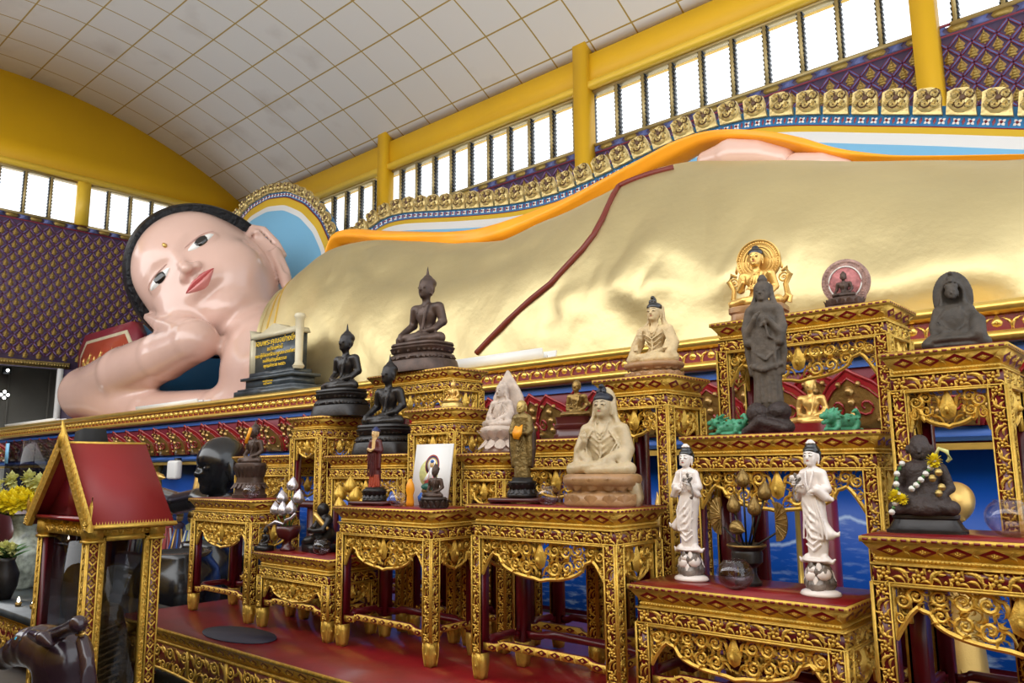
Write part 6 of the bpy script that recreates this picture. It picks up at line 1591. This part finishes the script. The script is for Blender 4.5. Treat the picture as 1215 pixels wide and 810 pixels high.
for e, (x, z) in ((-1, (-.095, .27)), (1, (.145, .255))):
    n = 16; arc = [(x + e * .044 * sin(PI * i / n) ** .8, z - .075 * cos(PI * i / n)) for i in range(n + 1)]
    mb = MB(); Ux = np.array([1., 0, 0]); mb.prism([(x - e * .004, z - .075)] + arc + [(x - e * .004, z + .075)], (0, -.03, 0), U3, V3, N3, -.006, .004)
    for q in arc[1:-1:2]: mb.tube([(x - e * .002, -.036, z + (q[1] - z) * .25), (q[0], -.034, q[1])], .0025, 4)
    mb.build('lotus_leaf', 'brass', t, smooth=True, angle=30)
    mb = MB(); mb.tube([(0, 0, .13), (x * .45, -.005, .17), (x * .92, -.015, z - .045)], .0045, 6); mb.build('stem', 'bronze_black', t, smooth=True)
mb = MB(); mb.lathe([(.001, 0), (.052, 0), (.055, .012), (.046, .02), (.034, .045), (.036, .07), (.060, .09), (.062, .125), (.058, .135), (.072, .145), (.076, .158), (.070, .162), (.055, .155), (.001, .150)], 28); mb.build('vase', 'bronze_black', t, smooth=True, angle=40)
mb = MB(); mb.tube([(.074 * cos(a), .074 * sin(a), .155) for a in [2 * PI * i / 32 for i in range(32)]], .005, 6, closed=True); mb.build('rim', 'brass', t, smooth=True)
# black crouching figures on the low table
t = st('monk_figure', 'small black kneeling figure with a gold wrap, before the gold lotus buds', 'figurine', -4.385, 3.04, .925, -10)
b = SD(); b.a(ell((0, .02, .09), (.075, .075, .05)), .02); b.c([(0, .02, .10), (0, .02, .19)], [.06, .05], .03); b.c([(-.05, .02, .20), (.05, .02, .20)], [.028, .028], .02); b.a(ell((0, .005, .265), (.036, .04, .044)), .01); b.c([(0, .01, .21), (0, .01, .24)], [.02, .02], .01)
for e in (-1, 1): b.c([(e * .06, .02, .20), (e * .075, -.03, .14), (e * .03, -.07, .135)], [.024, .020, .014], .01); b.c([(e * .04, .0, .075), (e * .085, -.06, .065)], [.04, .03], .02); hand(b, (e * .03, -.07, .135), (e * .0, -.10, .15), .012, (0, 0, 1), .003)
b.c([(-.08, -.05, .06), (-.13, -.06, .055)], [.025, .02], .02); b.cut(lambda p: .045 - p[:, 2]); sculpt(b, 'figure', 'bronze_black', t, (-.17, -.14, .03), (.15, .14, .33), .0045)
mb = MB(); mb.box((-.115, -.085, 0), (.105, .09, .046)); mb.build('base', 'bronze_black', t)
mb = MB(); mb.tube([(-.01, -.05, .245), (.02, -.055, .235), (.05, -.03, .19), (.075, -.01, .155), (.095, .0, .15)], [.012, .016, .018, .014, .010], 8); mb.build('wrap', 'gold_bright', t, smooth=True)
t = st('monk_figure', 'small black seated figure with a gold top, left of the silver lotus vase', 'figurine', -4.76, 2.86, .925, 0)
b = seated('lap', hair='bun'); statue_body(b, 'figure', 'bronze_black', t, .03, .125, n=56); mb = MB(); mb.box((-.05, -.05, 0), (.05, .035, .032)); mb.build('base', 'bronze_black', t); mb = MB(); mb.lathe([(.001, .165), (.012, .168), (.008, .18), (.001, .19)], 10); mb.build('top', 'gold_bright', t, smooth=True)
# ------------------------------------------------------------------ giant black figure behind the left tables
SX, SY = -9.3, 5.0
t = thing('black_statue', 'large black figure with a smooth head and outstretched arm behind the left tables', 'statue', (SX, SY, 0))
Ys = 4.9
def q_(a, b, Y=Ys): return onY(a, b, Y) - np.array([SX, SY, 0])
b = SD(); hc = q_(264, 549); r = .33
b.a(ell(hc + [0, 0, .02], (r * .80, r * .95, r * .92)), .05); b.a(ell(hc + [-.0, -.05, -.20], (.20, .22, .20)), .10)
b.c([hc + [0, -.29, -.06], hc + [0, -.315, -.13]], [.025, .045], .04); b.a(ell(hc + [0, -.25, -.21], (.08, .04, .035)), .02); b.a(ell(hc + [0, -.20, -.32], (.09, .07, .06)), .05)
for e in (-1, 1): b.sub(ell(hc + [e * .10, -.315, -.06], (.08, .05, .035)), .04); b.a(ell(hc + [e * .09, -.255, -.07], (.065, .03, .025)), .01); b.a(ell(hc + [e * .26, .0, -.10], (.03, .06, .14)), .02)
b.c([hc + [0, .02, -.28], hc + [0, .05, -.52]], [.14, .17], .05)
ch = hc + np.array([.12, .08, -.78]); b.a(ell(ch, (.42, .28, .34)), .1)
b.c([ch + [-.30, -.05, .26], q_(236, 592), q_(212, 597), q_(192, 590), q_(170, 580)], [.16, .14, .14, .13, .11], .06)
b.c([ch + [.3, 0, .2], ch + [.5, -.1, -.3]], [.15, .12], .05); b.a(ell(ch + [0, -.02, -.40], (.48, .36, .28)), .1); b.c([ch + [0, 0, -.4], ch + [0, 0, -1.0]], [.3, .3], .1)
b.cut(lambda p: .01 - p[:, 2]); sculpt(b, 'figure', 'black', t, (-2.6, -.8, -.02), (1.0, .7, 2.2), .022)
t = st('black_urn', 'big round black urn behind the furthest left altar table', 'urn', -6.95, 3.32, .0)
mb = MB(); mb.lathe([(.001, 0), (.22, 0), (.24, .04), (.35, .22), (.38, .42), (.35, .60), (.28, .70), (.29, .74), (.25, .75), (.23, .70), (.001, .68)], 36); mb.build('body', 'black', t, smooth=True)
t = st('black_urn', 'second round black urn seen through the legs of the left table', 'urn', -7.95, 4.1, .0)
mb = MB(); mb.lathe([(.001, 0), (.20, 0), (.22, .05), (.31, .22), (.33, .40), (.30, .58), (.24, .68), (.25, .72), (.21, .72), (.19, .68), (.001, .66)], 36); mb.build('body', 'black', t, smooth=True)
t = st('stone_block', 'low grey stone block on the floor behind the urns', 'block', -9.6, 4.2, 0)
mb = MB(); mb.box((-1.2, -.25, 0), (1.0, .25, .32)); mb.box((-1.25, -.28, .32), (1.05, .28, .38)); mb.build('slab', 'granite', t)
# gold figures standing before the painted panel
def goldfig(label, x, y, z, s, rz, stand=True):
    t = st('gold_statue', label, 'statue', x, y, 0, rz, 'gold figures before the blue mural')
    if stand:
        b = standing('g'); b.a(ell((0, .008, .925), (.060, .062, .045)), .005); b.c([(0, 0, .96), (0, 0, 1.0), (0, 0, 1.10)], [.03, .022, .004], .01)
        for e in (-1, 1): b.c([(e * .09, .0, .74), (e * .125, -.01, .58), (e * .11, -.05, .46)], [.036, .030, .024], .02); hand(b, (e * .11, -.05, .46), (e * .11, -.07, .40), .016); b.c([(e * .11, 0, .5), (e * .14, 0, .2)], [.03, .04], .02)
        statue_body(b, 'figure', 'gold_bright', t, z, s, (-.22, -.18, -.04), (.22, .16, 1.12), 80)
    else: statue_body(seated('earth'), 'figure', 'gold_bright', t, z, s)
    mb = MB(); rr = .16 * s if stand else .42 * s; mb.lathe([(.001, 0), (rr * 1.3, 0), (rr * 1.3, z * .3), (rr, z * .4), (rr, z * .8), (rr * 1.2, z * .95), (rr * 1.1, z), (.001, z)], 24); mb.build('base', 'red', t, smooth=True, angle=40)
    return t
goldfig('gold standing figure with pointed crown seen between the porcelain figure and the vase', -2.92, 4.75, .25, .95, 0)
goldfig('gold spired figure, its tip showing right of the right porcelain figure', -1.86, 4.9, .15, .66, 0)
goldfig('gold figure glimpsed under the table of the alabaster figure', -4.3, 4.85, .2, .95, 0)
t = st('gold_figure_head', 'gold head tilted upward behind the garlanded figure, before the blue mural', 'statue', -1.12, 4.75, 0, 0)
b = SD(); c = np.array([0, 0, 1.22]); Rt = Matrix.Rotation(math.radians(-50), 3, 'Y')
hs_ = SD(); head_local(hs_, (0, 0, 0), 1.15)
b.a(lambda p: hs_((p - c) @ np.array(Matrix.Rotation(math.radians(48), 3, 'Y') @ Matrix.Rotation(math.radians(35), 3, 'Z'))), .01)
b.c([c + [-.05, .03, -.08], (-.08, .05, .9)], [.06, .10], .03); b.a(ell((-.08, .06, .75), (.22, .14, .24)), .05); b.c([(-.08, .05, .7), (-.08, .05, .05)], [.16, .20], .05)
sculpt(b, 'figure', 'gold_bright', t, (-.4, -.3, .0), (.3, .3, 1.45), .016)
mb = MB(); mb.lathe([(.001, 0), (.26, 0), (.26, .03), (.001, .03)], 24, (-.08, .05)); mb.build('base', 'gold_old', t)
t = st('gold_figure_head', 'small gilt figure inside the lotus petals behind the dark standing statue', 'figurine', -2.05, 5.35, 0)
statue_body(seated('lap', hair='bun'), 'figure', 'gold_bright', t, 1.72, .34, n=60)
mb = MB(); mb.lathe([(.001, 0), (.18, 0), (.18, .05), (.12, .10), (.12, 1.6), (.19, 1.66), (.19, 1.72), (.001, 1.72)], 20); mb.build('pedestal', 'red', t, smooth=True, angle=40)
# little gold pieces and costumed figures beyond the shrine
for i, (x, y, lab) in enumerate(((-13.15, 5.82, 'small gold deer-shaped stand before the blue mural, left'), (-11.6, 5.82, 'small gold upright figure pair before the blue mural, left'))):
    t = st('gold_ornament', lab, 'ornament', x, y, 1.05); b = SD()
    if i == 0: b.c([(-.25, 0, .35), (.25, 0, .30)], [.05, .05], .03); b.c([(-.2, 0, .34), (-.28, 0, .05)], [.05, .03], .02); b.c([(.1, 0, .32), (.25, 0, .05)], [.06, .03], .02); b.a(ell((.0, 0, .15), (.10, .08, .16)), .03); b.c([(.25, 0, .3), (.38, 0, .28)], [.04, .02], .02)
    else: b.c([(-.06, 0, .05), (-.05, 0, .42)], [.08, .03], .02); b.c([(.06, 0, .05), (.05, 0, .42)], [.08, .03], .02)
    b.cut(lambda p: -p[:, 2]); sculpt(b, 'figure', 'gold_bright', t, (-.4, -.14, -.02), (.45, .14, .52), .02)
t = thing('offering_shelf', 'long dark shelf before the blue mural carrying small offerings', 'shelf', (-11.5, 5.82, 0))
mb = MB(); mb.box((-6, -.14, .98), (3.2, .14, 1.05)); mb.build('board', 'wood_dark', t)
for x in (-5.8, -2.8, .2, 3.0):
    mb = MB(); mb.box((x - .05, -.12, 0), (x + .05, .12, .98)); mb.build('leg', 'wood_dark', t)
cols_ = ['crimson', 'blue', 'flower_white', 'lip', 'gold_bright', 'purple', 'petal_pale', 'teal']
t = thing('bench', 'low dark bench carrying costumed dolls, between shrine and urns', 'bench', (-11.1, 5.2, 0))
mb = MB(); mb.box((-1.3, -.2, .22), (.9, .2, .27)); mb.build('board', 'wood_dark', t)
for x in (-1.2, .8):
    mb = MB(); mb.box((x - .05, -.18, 0), (x + .05, .18, .22)); mb.build('leg', 'wood_dark', t)
dn = ['white and crimson', 'blue and pale', 'gold and purple', 'red and white', 'violet and gold', 'pale yellow and blue', 'teal and red']
for i in range(7):
    x = -12.2 + .33 * i; t = st('costumed_doll', 'small doll in %s costume with ribbons, number-free row between shrine and urns' % dn[i], 'doll', x, 5.2, .27, 0, 'costumed dolls between shrine and urns'); t['label'] = 'small doll in a %s costume with ribbons, on the bench' % dn[i]
    mb = MB(); n = 14; mb.lathe([(.13, 0), (.12, .08), (.07, .34), (.055, .38), (.07, .44), (.02, .48), (.001, .48)], n, mi=0)
    for j in range(10): a = j * PI / 5; mb.tube([(.055 * cos(a), .055 * sin(a), .38), (.11 * cos(a), .11 * sin(a), .16), (.14 * cos(a), .14 * sin(a), .01)], .014, 5, 1 + j % 2)
    mb.build('costume', [('flower_white', 'blue', 'gold_bright', 'lip', 'purple', 'petal_pale', 'teal')[i], ('lip', 'petal_pale', 'purple', 'flower_white', 'gold_bright', 'blue', 'lip')[i], cols_[(i + 5) % 8]], t, smooth=True)
    mb = MB(); mb.frame(ball, (0, 0, .53), (1, 0, 0), (0, 1, 0), ZV, .05, .05, .06); mb.build('head', 'face', t, smooth=True); mb = MB(); mb.lathe([(.055, .56), (.04, .61), (.014, .66), (.001, .69)], 10); mb.build('headdress', 'gold_bright', t, smooth=True)
# ------------------------------------------------------------------ gabled glass shrine, left
sh = thing('glass_shrine', 'tall gabled glass shrine cabinet with red roof and carved gold posts, left', 'cabinet', (-4.72, 1.80, 0))
hw, hd, ze, zr = .36, .19, 1.215, 1.60
for sx in (-1, 1):
    for sy in (-1, 1):
        mb = MB(); cx, cy = sx * (hw - .03), sy * (hd - .03); mb.box((cx - .03, cy - .03, 0), (cx + .03, cy + .03, ze - .02), 1)
        for U, N in (AX[0], AX[1]):
            if (N[1] < 0 and sy > 0) or (N[0] > 0 and sx < 0): continue
            o = np.array([cx, cy, .6]) + N * .03; 
            for j in range(19):
                zc_ = .06 + j * .057
                for g_ in (-1, 1): mb.obox(np.array([cx, cy, zc_]) + N * .031, (U * .6 + ZV * .8 * g_), np.cross(N, U * .6 + ZV * .8 * g_), N, .030, .004, .003, 0)
                mb.frame(ROS, np.array([cx, cy, zc_ + .0285]) + N * .031, U, ZV, N, .013, .013, .007)
            for g_ in (-1, 1): mb.obox(o + U * g_ * .026, U, ZV, N, .004, .6, .006, 0)
        mb.box((cx - .037, cy - .037, ze - .12), (cx + .037, cy + .037, ze - .02), 0)
        for j in range(10): mb.box((cx - .040 + .0085 * j, cy - .041, ze - .105), (cx - .036 + .0085 * j, cy + .041, ze - .035), 0)
        mb.box((cx - .043, cy - .043, ze - .13), (cx + .043, cy + .043, ze - .118), 0); mb.box((cx - .043, cy - .043, ze - .03), (cx + .043, cy + .043, ze - .018), 0)
        mb.build('post', ['gold', 'red_dark'], sh)
for k, (U, N) in enumerate(AX):
    L, dd = (hw, hd) if k % 2 == 0 else (hd, hw); mb = MB(); o = N * (dd - .03)
    lp = MB(); lp.box(*((lambda p, q: (np.minimum(p, q), np.maximum(p, q)))(o - U * (L - .06) + ZV * .02, o + U * (L - .06) + N * .02 + ZV * .22))); lp.build('lower_panel', 'red_dark', sh)
    mb.box(*((lambda p, q: (np.minimum(p, q), np.maximum(p, q)))(o - U * (L - .06) + ZV * (ze - .10), o + U * (L - .06) + N * .022 + ZV * (ze - .02))), 0)
    if k in (0, 1):
        band(mb, o + N * .022 + ZV * (ze - .06), U, ZV, N, 2 * (L - .06), .06)
        if k == 1:      # inner carved frame of the side window
            for g_ in (-1, 1): mb.obox(o + N * .012 + U * g_ * (L - .075) + ZV * .66, U, ZV, N, .016, .46, .014, 0); band(mb, o + N * .026 + U * g_ * (L - .075) + ZV * .66, ZV, np.cross(N, ZV), N, .90, .028)
            mb.obox(o + N * .012 + ZV * 1.105, U, ZV, N, L - .06, .014, .014, 0)
    mb.build('panel_frame', ['gold', 'red_dark'], sh, fix=False)
    mb = MB(); mb.obox(o + ZV * .66, U, ZV, N, L - .055, .45, .002); mb.build('glass_pane', 'case_glass', sh)
mb = MB(); mb.box((-hw + .02, -hd + .02, 0), (hw - .02, hd - .02, .06)); mb.build('floor_panel', 'red_dark', sh)
mb = MB(); mb.prism([(-hw - .02, ze), (0, zr - .03), (hw + .02, ze)], (0, hd - .02, 0), U3, V3, N3, 0, .01); mb.prism([(-hw + .05, ze), (0, zr - .12), (hw - .05, ze)], (0, -hd + .03, 0), U3, V3, N3, 0, .008); mb.build('gable', 'red_dark', sh)
for e in (-1, 1):
    a = np.array([e * (hw + .07), 0, ze - .055]); p_ = np.array([0, 0, zr]); dv = p_ - a; L = np.linalg.norm(dv); dv /= L; nn = np.cross((0, 1, 0), dv) * -e; nn = nn / np.linalg.norm(nn)
    if nn[2] < 0: nn = -nn
    mb = MB(); mb.obox((a + p_) / 2, dv, (0, 1, 0), nn, L / 2, hd + .03, .010, 0); mb.build('roof_slope', 'roof_red', sh)
    mb = MB(); mb.obox((a + p_) / 2 + nn * .004 + np.array([0, -hd - .035, 0]), dv, (0, 1, 0), nn, L / 2, .012, .026, 0)
    n_ = 15
    for j in range(n_):
        c = a + dv * L * (j + .6) / n_ + np.array([0, -hd - .035, 0]) + nn * .028; mb.tube([c - dv * .016, c + nn * .018, c + nn * .036 + dv * .024], [.016, .015, .003], 5); mb.frame(BEAD, c - np.array([0, .012, 0]) - nn * .026, dv, nn, (0, -1, 0), .012, .012, .006)
    fin = a + np.array([0, -hd - .035, 0]); mb.tube([fin, fin + [e * .035, 0, .0], fin + [e * .05, 0, .05], fin + [e * .035, 0, .11], fin + [e * .045, 0, .16]], [.018, .020, .016, .010, .003], 6); mb.frame(ROS, fin + np.array([e * .01, -.015, .02]), U3, V3, N3, .026, .026, .012)
    mb.build('bargeboard', 'gold', sh, smooth=True, angle=50)
    mb = MB(); mb.obox(a + ZV * .0 + nn * .012, (0, 1, 0), dv, nn, hd + .04, .010, .008, 0)
    for j in range(26): mb.frame(FLAME, a + np.array([e * .004, -hd + (j + .5) * 2 * hd / 26, .018]), (0, 1, 0), ZV, (e, 0, 0), .009, .018, .006)
    mb.build('eave_trim', 'gold', sh, fix=False)
mb = MB(); mb.tube([(0, -hd - .035, zr - .02), (0, -hd - .035, zr + .04), (0, -hd - .035, zr + .07), (0, -hd - .045, zr + .13)], [.022, .026, .014, .003], 8); mb.tube([(0, -hd, zr + .004), (0, hd + .03, zr + .004)], .012, 6); mb.build('finial', 'gold', sh, smooth=True)
mb = MB(); mb.box((-hw - .03, -hd - .03, ze - .022), (hw + .03, hd + .03, ze - .004)); mb.build('cornice', 'red', sh)
# figure standing inside
t = st('standing_statue', 'dark gilt standing figure inside the glass shrine', 'statue', -4.64, 1.80, .062, 60)
b = standing('x'); b.c([(0, 0, .95), (0, 0, 1.0), (0, 0, 1.10)], [.035, .022, .004], .01)
for e in (-1, 1): b.c([(e * .09, 0, .74), (e * .16, -.01, .5), (e * .17, 0, .2), (e * .12, 0, .05)], [.05, .05, .05, .04], .03)
for k in range(16): z = .08 + .04 * k; b.c([(-.15 + .01 * (k % 3), -.06, z), (0, -.12, z - .05), (.15 - .01 * (k % 3), -.06, z)], [.012] * 3, .006)
statue_body(b, 'figure', 'gold_old_dark', t, .02, .82, (-.26, -.20, -.02), (.26, .2, 1.12), 90); mb = MB(); mb.lathe([(.001, 0), (.12, 0), (.11, .03), (.001, .03)], 20); mb.build('base', 'bronze_black', t)
# ------------------------------------------------------------------ things around the shrine
t = st('flower_vase', 'painted porcelain vase of yellow chrysanthemums and pale blooms, far left', 'vase', -8.0, 2.42, .44)
mb = MB(); mb.lathe([(.001, 0), (.10, 0), (.11, .02), (.16, .14), (.185, .26), (.16, .37), (.095, .44), (.085, .50), (.11, .60), (.125, .63), (.115, .635), (.08, .52), (.001, .5)], 32); 
mb.build('vase', 'vase_paint', t, smooth=True)
for i in range(46):
    a = i * 2.4; r = .042 * math.sqrt(i + 1); z = .66 + .16 * cos(r * 4.2)
    pompom_c = (r * cos(a), r * sin(a), z + (.14 if (i % 7 == 0) else 0)); pompom(pompom_c, .085, t, 'petal_pale' if i % 7 == 0 else 'petal_yellow', 'chrysanthemum')
mb = MB()
for i in range(12):
    a = i * 2.1; mb.frame(LEAF, (.16 * cos(a), .16 * sin(a), .60 + .02 * (i % 3)), (cos(a), sin(a), .3), (-sin(a), cos(a), 0), (0, 0, 1), .09, .09, .02)
mb.build('leaves', 'green', t, fix=False)
t = st('flower_vase', 'pale leafy bunch in a dark jar at the left edge of the photo', 'vase', -7.42, 2.12, .44)
mb = MB(); mb.lathe([(.001, 0), (.06, 0), (.10, .10), (.11, .2), (.07, .3), (.08, .33), (.001, .31)], 24); mb.build('jar', 'bronze_black', t, smooth=True)
for i in range(10): a = i * 2.4; pompom((.03 * math.sqrt(i) * cos(a), .03 * math.sqrt(i) * sin(a), .42 - .004 * i), .05, t, 'petal_pale', 'bloom')
mb = MB()
for i in range(16): a = i * 1.9; mb.frame(LEAF, (.09 * cos(a), .09 * sin(a), .34 + .015 * (i % 4)), (cos(a), sin(a), .5), (-sin(a), cos(a), 0), (0, 0, 1), .09, .07, .02)
mb.build('leaves', 'green', t, fix=False)
t = st('altar_table', 'low altar table with stone top and carved gold front, left edge behind the shrine', 'table', -7.4, 2.42, 0)
mb = MB(); mb.box((-1.4, -.42, .385), (1.4, .42, .44)); mb.box((-1.35, -.38, .36), (1.35, .38, .385)); mb.build('stone_top', 'granite', t)
mb = MB(); mb.box((-1.32, -.36, .08), (1.32, .36, .36), 1); band(mb, np.array([0, -.362, .30]), U3, ZV, N3, 2.6, .10); band(mb, np.array([0, -.362, .17]), U3, ZV, N3, 2.6, .14); edge_strips(mb, np.array([0, -.362, .22]), U3, ZV, N3, 2.62, .27, .014)
UX, NX = np.array([0, 1., 0]), np.array([1., 0, 0]); band(mb, np.array([1.322, 0, .30]), UX, ZV, NX, .7, .10); band(mb, np.array([1.322, 0, .17]), UX, ZV, NX, .7, .14); mb.build('carved_front', ['gold', 'red_dark'], t, fix=False)
for sx in (-1.25, 1.25):
    for sy in (-.3, .3): mb = MB(); mb.box((sx - .05, sy - .05, 0), (sx + .05, sy + .05, .08)); mb.build('leg', 'red_dark', t)
def candle(x, y, z, lab):
    t = st('candle', lab, 'candle', x, y, z, 0, 'lit candle cups behind the shrine'); mb = MB(); mb.lathe([(.001, 0), (.020, 0), (.024, .03), (.020, .03), (.001, .02)], 12); mb.build('cup', 'brass', t, smooth=True); mb = MB(); mb.lathe([(.001, .03), (.011, .040), (.009, .055), (.001, .072)], 8); mb.build('flame', 'lamp', t, smooth=True)
candle(-6.95, 2.10, .44, 'small lit candle cup on the stone-topped table, by the painted vase'); candle(-6.75, 2.14, .44, 'small lit candle cup on the stone-topped table, near the shrine post')
t = st('candle_stand', 'dark stepped stand with lit candles seen through the glass shrine', 'stand', -8.75, 3.1, 0)
for k, (za, y0_) in enumerate(((.75, -.1), (.88, .02), (1.0, .14))):
    mb = MB(); mb.box((-.5, y0_ - .05, za - .03), (.5, y0_ + .06, za)); mb.build('step', 'black', t)
mb = MB(); mb.box((-.52, -.16, 0), (-.48, .2, 1.0)); mb.build('leg', 'black', t); mb = MB(); mb.box((.48, -.16, 0), (.52, .2, 1.0)); mb.build('leg', 'black', t)
for x, y, z in ((-9.1, 3.24, 1.001), (-9.15, 3.12, .881), (-8.50, 3.12, .881), (-8.62, 3.0, .751)): candle(x, y, z, 'small lit candle on the dark stepped stand, seen through the shrine')
t = st('glass_case', 'tall clear glass case standing behind the shrine roof', 'case', -11.3, 3.5, 0)
mb = MB(); mb.box((-.58, -.25, 0), (.58, .25, 1.0)); mb.build('cabinet', 'wood_dark', t)
mb = MB()
for a, b_ in (((-.55, -.22, 1.0), (.55, -.212, 1.84)), ((-.55, .212, 1.0), (.55, .22, 1.84)), ((-.55, -.22, 1.0), (-.542, .22, 1.84)), ((.542, -.22, 1.0), (.55, .22, 1.84)), ((-.55, -.22, 1.832), (.55, .22, 1.84))): mb.box(a, b_)
mb.build('glass', 'case_glass', t)
mb = MB(); mb.box((-.52, -.235, 1.56), (-.40, -.225, 1.82)); mb.build('notice', 'lightblue', t)
for i, (x, y, z) in enumerate(((-12.5, 5.84, 1.47), (-10.0, 5.84, 1.47))):
    t = st('lamp_unit', 'small white square lamp unit under the lotus petals' + (', left of the black head' if i == 0 else ', right of the black head'), 'lamp', x, y, z, 0, 'white lamp units under the petals'); mb = MB(); mb.box((-.16, -.06, -.16), (.16, .06, .14)); o = mb.build('housing', 'white', t); bm_ = o.modifiers.new('b', 'BEVEL'); bm_.width = .04; bm_.segments = 4
    mb = MB(); mb.box((-.02, -.0, .12), (.02, .10, .18)); mb.build('bracket', 'granite_dark', t)
t = st('speaker', 'black angular speaker top rising behind the shrine ridge', 'speaker', -9.62, 3.5, 0); mb = MB(); mb.box((-.03, -.03, 0), (.03, .03, 1.66)); mb.build('pole', 'black_rough', t); mb = MB(); mb.prism([(-.20, 1.66), (-.14, 1.90), (.10, 1.93), (.28, 1.66)], (0, 0, 0), U3, V3, N3, -.12, .12); mb.build('cabinet', 'black_rough', t)
t = st('yellow_card', 'small yellow card standing low beside the shrine', 'card', -5.80, 2.30, 0); mb = MB(); mb.box((-.10, 0, .26), (.04, .01, .42)); mb.build('card', 'petal_yellow', t); mb = MB(); mb.box((-.035, .01, 0), (-.02, .02, .4)); mb.build('stick', 'wood_dark', t)
# black animal figure, front left corner
t = st('animal_statue', 'glossy black horned animal figure with blue gem eye, bottom left corner', 'statue', -3.62, 1.12, 0, 0)
def qa(a, b, Y): return onY(a, b - (18 if b < 850 else 0), Y) - np.array([-3.62, 1.12, 0])
b = SD(); Ya = 1.12
b.c([qa(0, 800, Ya), qa(22, 790, Ya), qa(50, 785, Ya + .02), qa(75, 800, Ya + .05), qa(80, 860, Ya + .1)], [.035, .055, .080, .10, .12], .05)
b.a(ell(qa(35, 778, Ya), (.05, .06, .05)), .03); b.a(ell(qa(8, 803, Ya), (.035, .04, .03)), .02)
b.c([qa(62, 772, Ya + .02), qa(80, 764, Ya), qa(93, 758, Ya - .02)], [.028, .024, .030], .01); b.sub(ell(qa(96, 756, Ya - .05), (.016, .016, .018)), .006)
b.c([qa(38, 770, Ya - .05), qa(52, 775, Ya - .06), qa(60, 782, Ya - .05)], [.018, .026, .014], .01); b.sub(ell(qa(43, 767, Ya - .075), (.010, .012, .010)), .004)
b.c([qa(98, 778, Ya), qa(103, 800, Ya), qa(106, 840, Ya)], [.022, .024, .026], .01)
b.c([qa(80, 860, Ya + .1), (0, .12, .25), (.0, .1, .04)], [.12, .15, .17], .05); b.a(ell((0, .15, .18), (.2, .2, .18)), .08); b.cut(lambda p: .001 - p[:, 2])
sculpt(b, 'figure', 'black_violet', t, (-.45, -.3, -.03), (.7, .5, 1.05), .009)
mb = MB(); mb.frame(ball, qa(20, 776, Ya - .05), (1, 0, 0), (0, 1, 0), ZV, .009, .009, .011); mb.build('eye', 'turquoise', t, smooth=True)
mb = MB(); mb.tube([qa(91, 770, Ya), qa(97, 771, Ya - .01), qa(101, 768, Ya)], .007, 6); mb.build('collar', 'gold_bright', t, smooth=True)
# ------------------------------------------------------------------ light
w = bpy.data.worlds.new('sky'); bpy.context.scene.world = w; w.use_nodes = True
w.node_tree.nodes['Background'].inputs[0].default_value = (.90, .95, 1, 1); w.node_tree.nodes['Background'].inputs[1].default_value = 2.2
def area(name, loc, rot, sx, sy, e, col=(1, 1, 1)):
    l = bpy.data.lights.new(name, 'AREA'); l.shape = 'RECTANGLE'; l.size = sx; l.size_y = sy; l.energy = e; l.color = col
    o = bpy.data.objects.new(name, l); C.objects.link(o); o.location = loc; o.rotation_euler = rot; return o
area('daylight_fill_front', (-9, -2.6, 7.2), (math.radians(90), 0, 0), 30, 6, 1150, (1, .97, .92))  # added unseen area light, boosts the sky light through the open front
vs = bpy.context.scene.view_settings
vs.view_transform = 'Standard'; vs.look = 'None'; vs.gamma = 1; vs.exposure = -.08; vs.use_curve_mapping = False
